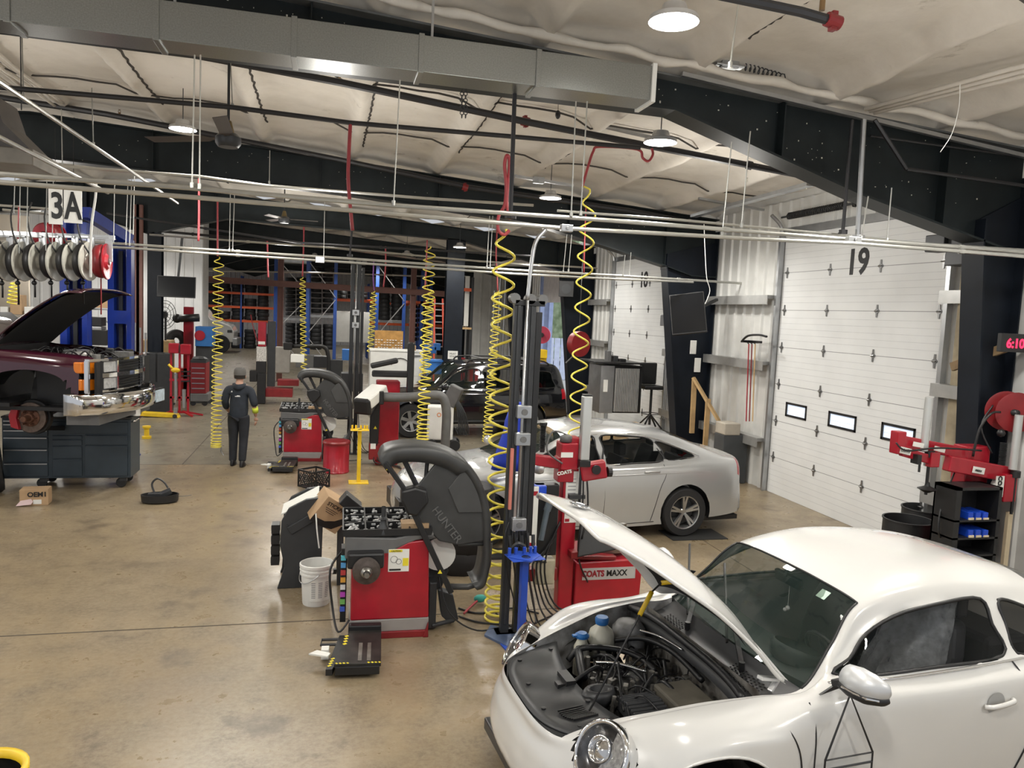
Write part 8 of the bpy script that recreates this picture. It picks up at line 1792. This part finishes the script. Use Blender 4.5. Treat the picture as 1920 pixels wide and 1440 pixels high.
for k, (u, v) in enumerate(((1250, 778), (1268, 783), (1240, 790), (1285, 781), (1215, 770))): a = F(u, v, .46); q = MB(); q.box((a.x, a.y, .46), (.18 - .02 * k, .1, .06), rz=k); tag(obj('loose_part', q, [REDD, DARKM, GREYP, BLACK, CARD][k], bev=.01), '%s part lying on the pine platform' % ['dark red', 'dark steel', 'grey', 'black', 'cardboard'][k], 'part')
t = thing('wooden_swivel_chair', 'low wooden swivel chair seat on the pine platform', 'chair', (F(1290, 790, .43).x, F(1290, 790, .43).y + .5, .43)); q = MB(); q.b2((-.25, -.25, .35), (.25, .25, .39)); obj('seat', q, mat('varnished_wood', (.40, .18, .07), .4), t, bev=.02); q = MB(); q.cyl((0, 0, .08), (0, 0, .35), .03)
for k in range(4): a = k * PI / 2; q.bar((0, 0, .1), (.28 * math.cos(a), .28 * math.sin(a), .02), .04)
obj('base', q, mat('varnished_wood', (0, 0, 0)), t)
# papers on column, wall controls, jamb timber
for k, (u0, v0, u1, v1) in enumerate(((1295, 638, 1305, 664), (1303, 671, 1313, 698))): bl = blk(u0, v0, u1, v1, 13.8, .01, 'paper_notice', '%s white notice on the column below the hanging television' % ('upper', 'lower')[k], 'notice', PAPER)
t = thing('wall_control_box', 'grey door control boxes and conduits above the notices by door 18', 'control box', (XW - .3, 15.4, 3.1)); q = MB(); q.box((0, 0, .2), (.2, .3, .3)); q.box((0, .2, -.2), (.15, .2, .25)); obj('box', q, STEEL, t, bev=.01); q = MB()
for k in range(5): q.cyl((.1, -.1 + k * .08, -.3), (.1, -.1 + k * .08, -2.4), .015, n=6)
obj('conduits', q, STEEL, t)
# squeegees / brooms hung on the wall between column and door 19
for k, (u, m_, l) in enumerate(((1404, REDP, 'bright red-handled squeegee'), (1410, REDD, 'dark red-handled squeegee'), (1416, WOOD, 'wooden-handled push broom'))):
    a = PX(u, 645, XW - .25); b_ = PX(u - 5, 790, XW - .25); t = thing('squeegee', l + ' hanging between the wall column and door 19', 'squeegee', (0, 0, 0)); q = MB(); q.tube([a, b_], .012, 6); obj('handle', q, m_, t); q = MB(); q.box(a + V((0, .02, .04)), (.06, .4, .04)); q.bar(a, a + V((0, .1, .05)), .02); obj('head', q, BLACK, t, bev=.01)
q = MB(); a = PX(1410, 640, XW - .3); q.tube(smooth_path([a + V((0, .35, -.02)), a + V((0, .15, .09)), a + V((0, -.2, .12)), a + V((0, -.45, .1))], 4), .02, 6); tag(obj('push_broom_head', q, BLACK, smooth=True), 'curved black broom head hung above the squeegees', 'broom')
t, w, h = tblk(1402, 790, 1440, 880, 12.2, .35, 'water_heater', 'dark grey machine housing standing beside the track of door 19', 'machine', mat('charcoal_machine', (.05, .055, .06), .5)); t.location.z = 0; t.location.x = min(t.location.x, XW - .35); q = MB(); q.b2((-w, -.01, h), (w * .3, .34, h + .22)); obj('beige_top', q, mat('beige_plastic', (.42, .38, .32), .5), t, bev=.02)
t, w, h = tblk(1368, 775, 1398, 850, 13.3, .15, 'folded_creeper', 'silver and black folded equipment leaning at the column foot', 'equipment', STEEL); t.location.z = 0; q = MB(); q.b2((w * .1, -.05, 0), (w * 1.2, .05, h * .6)); obj('black_pad', q, BLACK, t); q = MB(); q.b2((-w * .3, -.04, 0), (w * .1, -.01, h * .35)); obj('blue_pad', q, PB, t)
# tyre changer on the far right
tx = PY(1830, 900, 6.9); TY = 6.75
t = thing('tire_changer', 'red tyre changer by the open drums, with two silver cylinders', 'tire changer', (tx.x, TY, 0))
def L(u, v, dy=0): w = PY(u, v, TY + dy); return V((w.x - tx.x, dy, w.z))
q = MB(); a, b_ = L(1808, 836, .1), L(1842, 925, .1); q.b2((a.x, .05, .0), (b_.x, .25, a.z)); obj('tower', q, REDP, t, bev=.01)
q = MB(); q.bar(L(1682, 826, .0), L(1808, 850, .1), .09, .13); q.b2((L(1677, 0 + 812).x, -.06, L(1677, 850).z), (L(1693, 812).x, .06, L(1677, 808).z)); obj('upper_arm', q, REDP, t, bev=.01)
q = MB(); q.bar(L(1690, 846, -.02), L(1745, 862, -.02), .06, .10); q.b2((L(1735, 862).x, -.08, L(1735, 874).z), (L(1752, 862).x, .0, L(1735, 846).z)); obj('lower_arm', q, REDP, t, bev=.01)
q = MB(); q.bar(L(1775, 868, -.05), L(1895, 890, -.05), .10, .17); q.b2((L(1862, 895).x, -.16, L(1862, 935).z), (L(1885, 895).x, -.02, L(1862, 884).z)); obj('cross_arm', q, REDP, t, bev=.012)
for (u0, v0, u1, v1, dy) in ((1743, 745, 1743, 845, -.02), (1911, 778, 1903, 880, -.15)): a, b_ = L(u0, v0, dy), L(u1, v1, dy); q = MB(); q.cyl(a, V((a.x - .01, a.y, b_.z)), .042, n=16); obj('air_cylinder', q, ALUC, t, auto=40)
for (u0, v0, dy) in ((1743, 850, -.02), (1904, 888, -.15)): a = L(u0, v0, dy); q = MB(); q.cyl(a + V((0, 0, .03)), a - V((0, 0, .04)), .05); q.cyl(a, a - V((0, 0, .45)), .016); obj('plunger', q, BLACK, t, auto=40)
q = MB(); a = L(1738, 918, -.02); q.lathe([(.0, -.03), (.03, -.03), (.10, .01), (.03, .04), (.02, .08)], a, n=12); obj('mount_head', q, BLACK, t, auto=40); q = MB(); a = L(1716, 858, -.05); q.b2((a.x - .03, -.12, a.z - .06), (a.x + .02, -.02, a.z + .04)); q.cyl(a + V((0, -.07, -.06)), a + V((0, -.07, -.14)), .012); obj('plunger_foot', q, BLACK, t, auto=40)
q = MB(); a = L(1880, 852, -.05)
for k in range(16): q.lathe([(.03, 0), (.04, .006), (.03, .012)], (a.x, -.05, a.z - .12 + k * .016), n=14)
obj('return_spring', q, DARKM, t, auto=30)
q = MB(); q.bar(L(1712, 832, -.065), L(1732, 836, -.065), .004, .05); q.bar(L(1752, 840, -.04), L(1772, 845, -.03), .004, .05); q.bar(L(1824, 880, -.11), L(1846, 884, -.11), .004, .07); a, b_ = L(1869, 893, -.17), L(1880, 932, -.17); q.b2((a.x, -.17, b_.z), (b_.x, -.162, a.z)); q.bar(L(1688, 843, -.06), L(1708, 848, -.06), .004, .07); obj('white_sticker', q, LBL, t)
text('maker_name', 'COATS', .07, frame(L(1874, 912, -.175), (0, 0, -1), (1, 0, 0)), BLACK, t, bold=.003); text('model_word', 'maxx', .05, frame(L(1835, 882, -.118), (1, 0, -.16), (0, 0, 1)), BLACK, t, sx=.8); text('maker_name', 'COATS', .05, frame(L(1698, 845, -.066), (1, 0, -.16), (0, 0, 1)), BLACK, t, sx=.7)
q = MB(); a, b_ = L(1795, 915, -.3), L(1868, 1035, -.3)
q.b2((a.x, -.3, 0), (a.x + .07, 0, a.z)); q.b2((b_.x - .04, -.3, 0), (b_.x, 0, a.z)); q.b2((a.x, -.02, 0), (b_.x, 0, a.z)); q.b2((a.x, -.3, a.z - .03), (b_.x, 0, a.z))
for v in (975, 1008, 1040): z = L(1830, v, -.3).z; q.b2((a.x, -.3, z - .02), (b_.x, 0, z))
obj('parts_shelf', q, BLACK, t)
for r_, v in enumerate((965, 998)):
    for k in range(3): c = L(1822 + k * 14, v, -.3); q = MB(); q.b2((c.x - .03, -.29, c.z - .06), (c.x + .035, -.05, c.z + .02)); bb = obj('blue_bin', q, BIN, t, bev=.006); q = MB(); q.b2((c.x - .03, -.30, c.z - .065), (c.x + .035, -.29, c.z - .035)); obj('bin_label', q, mat('cream_label', (.65, .55, .38), .6), bb)
q = MB()
for P_ in ([L(1790, 885), L(1765, 950, -.1), L(1760, 1000, -.15), L(1775, 1015, -.1)], [L(1860, 850), L(1840, 800, .1), L(1862, 760, .1)], [L(1680, 830, -.08), L(1700, 845, -.12), L(1760, 840, -.1), L(1840, 845, -.05)]): q.tube(smooth_path(P_, 5), .01, 6)
obj('hoses', q, BLACK, t, smooth=True)
q = MB(); a = L(1893, 960, -.1); q.b2((a.x - .03, -.12, a.z - .9), (a.x + .03, -.08, a.z)); obj('cream_lever', q, mat('cream_label', (0, 0, 0)), t)
q = MB(); a = L(1860, 925, -.02); q.loft([[V((a.x + r_ * math.cos(b), -.05 + r_ * math.sin(b) * .8, a.z + z)) for b in [2 * PI * i / 12 for i in range(12)]] for r_, z in ((.05, -.02), (.06, .0), (.05, .12), (.035, .16))]); obj('paste_pot', q, WHITEP, t, smooth=True)
# big reel on the right column, clock, barrels, shovel, lumber
p = PY(1896, 772, 6.75); t = thing('large_hose_reel', 'large dark red hose reel on the column under the digital clock', 'hose reel', p)
q = MB(); 
for dy in (-.07, .07): q.lathe([(.03, -.005), (.20, -.005), (.22, 0), (.20, .005), (.03, .005)], (0, dy, 0), (-.35, -.9, 0), 36, closed=True)
obj('flange_disc', q, REDD, t, auto=35); q = MB(); q.lathe([(.05, -.065), (.15, -.065), (.15, .065), (.05, .065)], (0, 0, 0), (-.35, -.9, 0), 28); obj('hose_drum', q, REDD, t, auto=35); q = MB(); q.cyl((.02, .1, 0), (-.05, -.12, 0), .035, n=12); q.tube(smooth_path([(-.2, -.05, .0), (-.32, -.05, -.02), (-.42, -.02, -.2), (-.45, 0, -.5)], 5), .013, 6); q.ball((-.16, -.05, -.23), .045, 8); obj('axle_and_feed', q, BLACK, t, smooth=True)
p = PY(1893, 641, 6.7); t = thing('digital_clock', 'black digital clock with red digits on the wall column', 'clock', p, R(-6)); q = MB(); q.b2((-.10, 0, -.11), (.28, .06, .09)); obj('case', q, BLACK, t, bev=.006); text('digits', '6:10', .14, frame((.07, -.004, -.02), (1, 0, 0), (0, 0, 1)), mat('red_led', (.8, .02, .05), .5, emis=(1, .02, .08), es=2.2), t, sx=.9, bold=.004)
DRUM = mat('worn_black_drum', (.025, .026, .028), .5, .3, .4, 5)
for k, (u, v, l) in enumerate(((1703, 975, 'open black steel drum in front, below door 19'), (1750, 952, 'second open black steel drum behind the first, by the door track'))):
    a = PY(u, v, 7.45 + k * .5); t = thing('steel_drum', l, 'drum', (a.x, 7.45 + k * .45, 0)); t.location.x -= .16 * k; h = a.z; q = MB(); q.lathe([(0, .01), (.27, .0), (.275, h * .33), (.282, h * .34), (.275, h * .35), (.275, h * .66), (.282, h * .67), (.275, h * .68), (.275, h), (.285, h), (.285, h + .015), (.265, h + .015), (.262, .04), (0, .04)], n=40); obj('drum_shell', q, DRUM, t, auto=40); q = MB(); q.b2((-.05, -.3, h * .55), (.05, -.27, h * .66)); q.b2((.12, -.27, h * .5), (.18, -.24, h * .6)); obj('tape_scrap', q, mat('tape_scrap', (.4, .38, .35), .7), t)
t = thing('shovel', 'shovel with a wooden shaft leaning by the door track', 'shovel', (0, 0, 0)); a, b_ = PX(1832, 700, XW - .25), PX(1822, 830, XW - .3); q = MB(); q.tube([a, b_], .017, 8); obj('shaft', q, WOOD, t); q = MB(); q.tube([a, a + V((0, 0, .16))], .024, 8); obj('green_grip', q, mat('green_paint', (.03, .12, .09), .5), t); q = MB(); q.loft([[b_ + V((.0 + dx, w_ * s_, -z)) for s_, dx in ((-1, 0), (0, .03), (1, 0), (0, .045))] for w_, z in ((.03, 0), (.11, .04), (.12, .2), (.06, .3))]); obj('blade', q, mat('rusty_iron', (0, 0, 0)), t)
q = MB(); a, b_ = PY(1785, 688, 7.6), PY(1885, 652, 6.95); q.bar(a, b_, .05, .10); tag(obj('timber_brace', q, mat('weathered_wood', (.28, .19, .10), .7, 0, .3, 5)), 'weathered timber slanting up to the clock from the door track', 'timber')
q = MB(); q.b2((XW - .14, 7.55, 0), (XW - .04, 7.72, 4.4)); tag(obj('timber_post', q, mat('stained_wood', (.38, .32, .22), .8, 0, .5, 3)), 'stained wooden jamb post next to door 19', 'post')
q = MB(); a = PX(1815, 470, XW - .35); q.box(a, (.3, .35, .35)); q.box(a + V((-.1, .3, .1)), (.2, .3, .2)); q.cyl(a + V((0, -.1, -.2)), a + V((0, -.1, -.9)), .03); tag(obj('door_opener', q, DARKM, bev=.01), 'dark door opener motor at the top corner of door 19', 'motor')
# mat on the floor under the sedan wheel
p = F(1300, 1008); q = MB(); q.b2((p.x - .35, p.y - .12, .001), (p.x + .45, p.y + .35, .012)); tag(obj('floor_mat', q, mat('black_mat', (.02, .02, .02), .8)), 'thin black mat under the rear wheel of the silver sedan', 'mat')
# hoses on the floor by the mast and the teal coupling
q = MB(); 
for P_ in ([(860, 1155), (890, 1165), (925, 1170), (960, 1172)], [(930, 1150), (970, 1180), (1010, 1165), (1045, 1150)], [(860, 1140), (900, 1150), (960, 1140), (1010, 1150)]): q.tube(smooth_path([F(u, v, .012) for u, v in P_], 6), .009, 6)
tag(obj('floor_cable', q, BLACK, smooth=True), 'black cables lying on the floor around the near service mast', 'cable')
q = MB(); p = F(900, 1122, .06); q.ball(p, .05, 10, (1.3, .8, .8)); tag(obj('teal_coupling', q, mat('teal_plastic', (.05, .4, .35), .5), smooth=True), 'teal hose coupling on the floor beside the largest yellow hose', 'coupling')
rhose([(F(870, 1150, .02), 0), (F(885, 1135, .03), 0), (F(898, 1124, .05), 0)], 0, 'short red hose running to the teal coupling', .012)
# ---------------------------------------------------------------- lights
LAMPE = mat('lamp_lens', (1, 1, 1), .5, 0, 0, emis=(1, .97, .9), es=26)
LAMPB = mat('lamp_housing', (.5, .5, .5), .35, .6)
def highbay(u, v, dz, lab, y=None, r=.17, rodup=True, power=None):
    pass
lamps = [(1263, 42, 4.95, 'round high bay lamp hanging in front of the duct end, largest one'), (1238, 268, 4.75, 'round high bay lamp beside the red hose loop next to the duct'),
         (1032, 372, 4.75, 'round high bay lamp in front of the second navy rafter'), (862, 464, 4.60, 'round high bay lamp next to the column marked J'),
         (343, 243, 5.15, 'round high bay lamp behind the large ceiling fan'), (763, 477, 4.75, 'small distant high bay lamp beside the column marked J'),
         (590, 481, 4.75, 'tiny far high bay lamp over the racking'), (958, 410, 4.75, 'high bay lamp showing between the two long conduits by the red hose')]
for k, (u, v, z, lab) in enumerate(lamps):
    p = F(u, v, z) if k not in (5,) else F(u, v, z)
    t = thing('high_bay_lamp', lab, 'lamp', p, 0, 'high bay lamps')
    q = MB(); q.lathe([(.02, .13), (.08, .12), (.10, .06), (.17, .035), (.175, .0)], n=24); obj('housing', q, LAMPB, t, auto=40)
    q = MB(); q.lathe([(.0, -.012), (.1, -.011), (.155, -.002), (.155, .01), (0, .01)], n=24); obj('lens', q, LAMPE, t, smooth=True)
    q = MB(); q.cyl((0, 0, .12), (0, 0, max(.2, rooftop(p.x) + .1 - z)), .006, n=6); obj('hanging_rod', q, DARKM, t)
    l = bpy.data.lights.new('lamp_or_fill_light', 'SPOT'); l.energy = 330; l.color = (1, .965, .895); l.shadow_soft_size = .16; l.spot_size = R(155); l.spot_blend = .6
    o = bpy.data.objects.new('lamp_or_fill_light', l); COL.objects.link(o); o.parent = t; o.location = (0, 0, -.03)
# lamps of the bays out of frame and further down the hall
def extra(x, y, e=330, z=4.8):
    l = bpy.data.lights.new('lamp_or_fill_light', 'SPOT'); l.energy = e; l.color = (1, .965, .895); l.shadow_soft_size = .2; l.spot_size = R(158); l.spot_blend = .6
    o = bpy.data.objects.new('lamp_or_fill_light', l); COL.objects.link(o); o.location = (x, y, z)
for x, y in ((-4, 5.5), (.5, 1), (5.5, -.5), (-4, 0), (5.6, 5), (-8.5, 4), (-8.8, 9.5), (-1.2, 11), (-8.5, 15.5), (-5.5, 18.5), (0, 18.5), (5.6, 12.5), (5.5, 19), (-5.8, 24.5), (0, 25), (5, 25)): extra(x, y)
def ceiling_fill(x, y, z, e):  # added fill lights without fixtures, put in to brighten the ceiling
    l = bpy.data.lights.new('lamp_or_fill_light', 'POINT'); l.energy = e; l.color = (1, .965, .895); l.shadow_soft_size = .25
    o = bpy.data.objects.new('lamp_or_fill_light', l); COL.objects.link(o); o.location = (x, y, z)
for x, y in ((-4, 4.5), (1.5, 3.5), (5, 3), (5.2, 9.8), (0, 10.5), (-5, 10), (-1, 17.5), (4.5, 17), (-1, 20.3), (-5.5, 17), (-7.5, 23.5), (-6.5, 12.5)): ceiling_fill(x, y, 3.9, 85)
for x, y in ((-5, 32), (2, 32), (-5, 39), (2, 39), (-5, 46), (2, 46), (-5, 53), (2, 53)): extra(x, y, 430)
sun = bpy.data.lights.new('sun', 'SUN'); sun.energy = 4; sun.angle = .02; so = bpy.data.objects.new('sun', sun); COL.objects.link(so); so.rotation_euler = V((-.7, .3, -.65)).to_track_quat('-Z', 'Y').to_euler()
w = bpy.data.worlds.new('world'); bpy.context.scene.world = w; w.use_nodes = True
bg = w.node_tree.nodes['Background']; bg.inputs[0].default_value = (.92, .95, 1, 1); bg.inputs[1].default_value = .62
s = bpy.context.scene
s.view_settings.view_transform = 'Standard'; s.view_settings.look = 'None'; s.view_settings.exposure = -.08; s.view_settings.gamma = 1; s.view_settings.use_curve_mapping = False
s.cycles.use_denoising = True
s.cycles.max_bounces = 6; s.cycles.transparent_max_bounces = 12
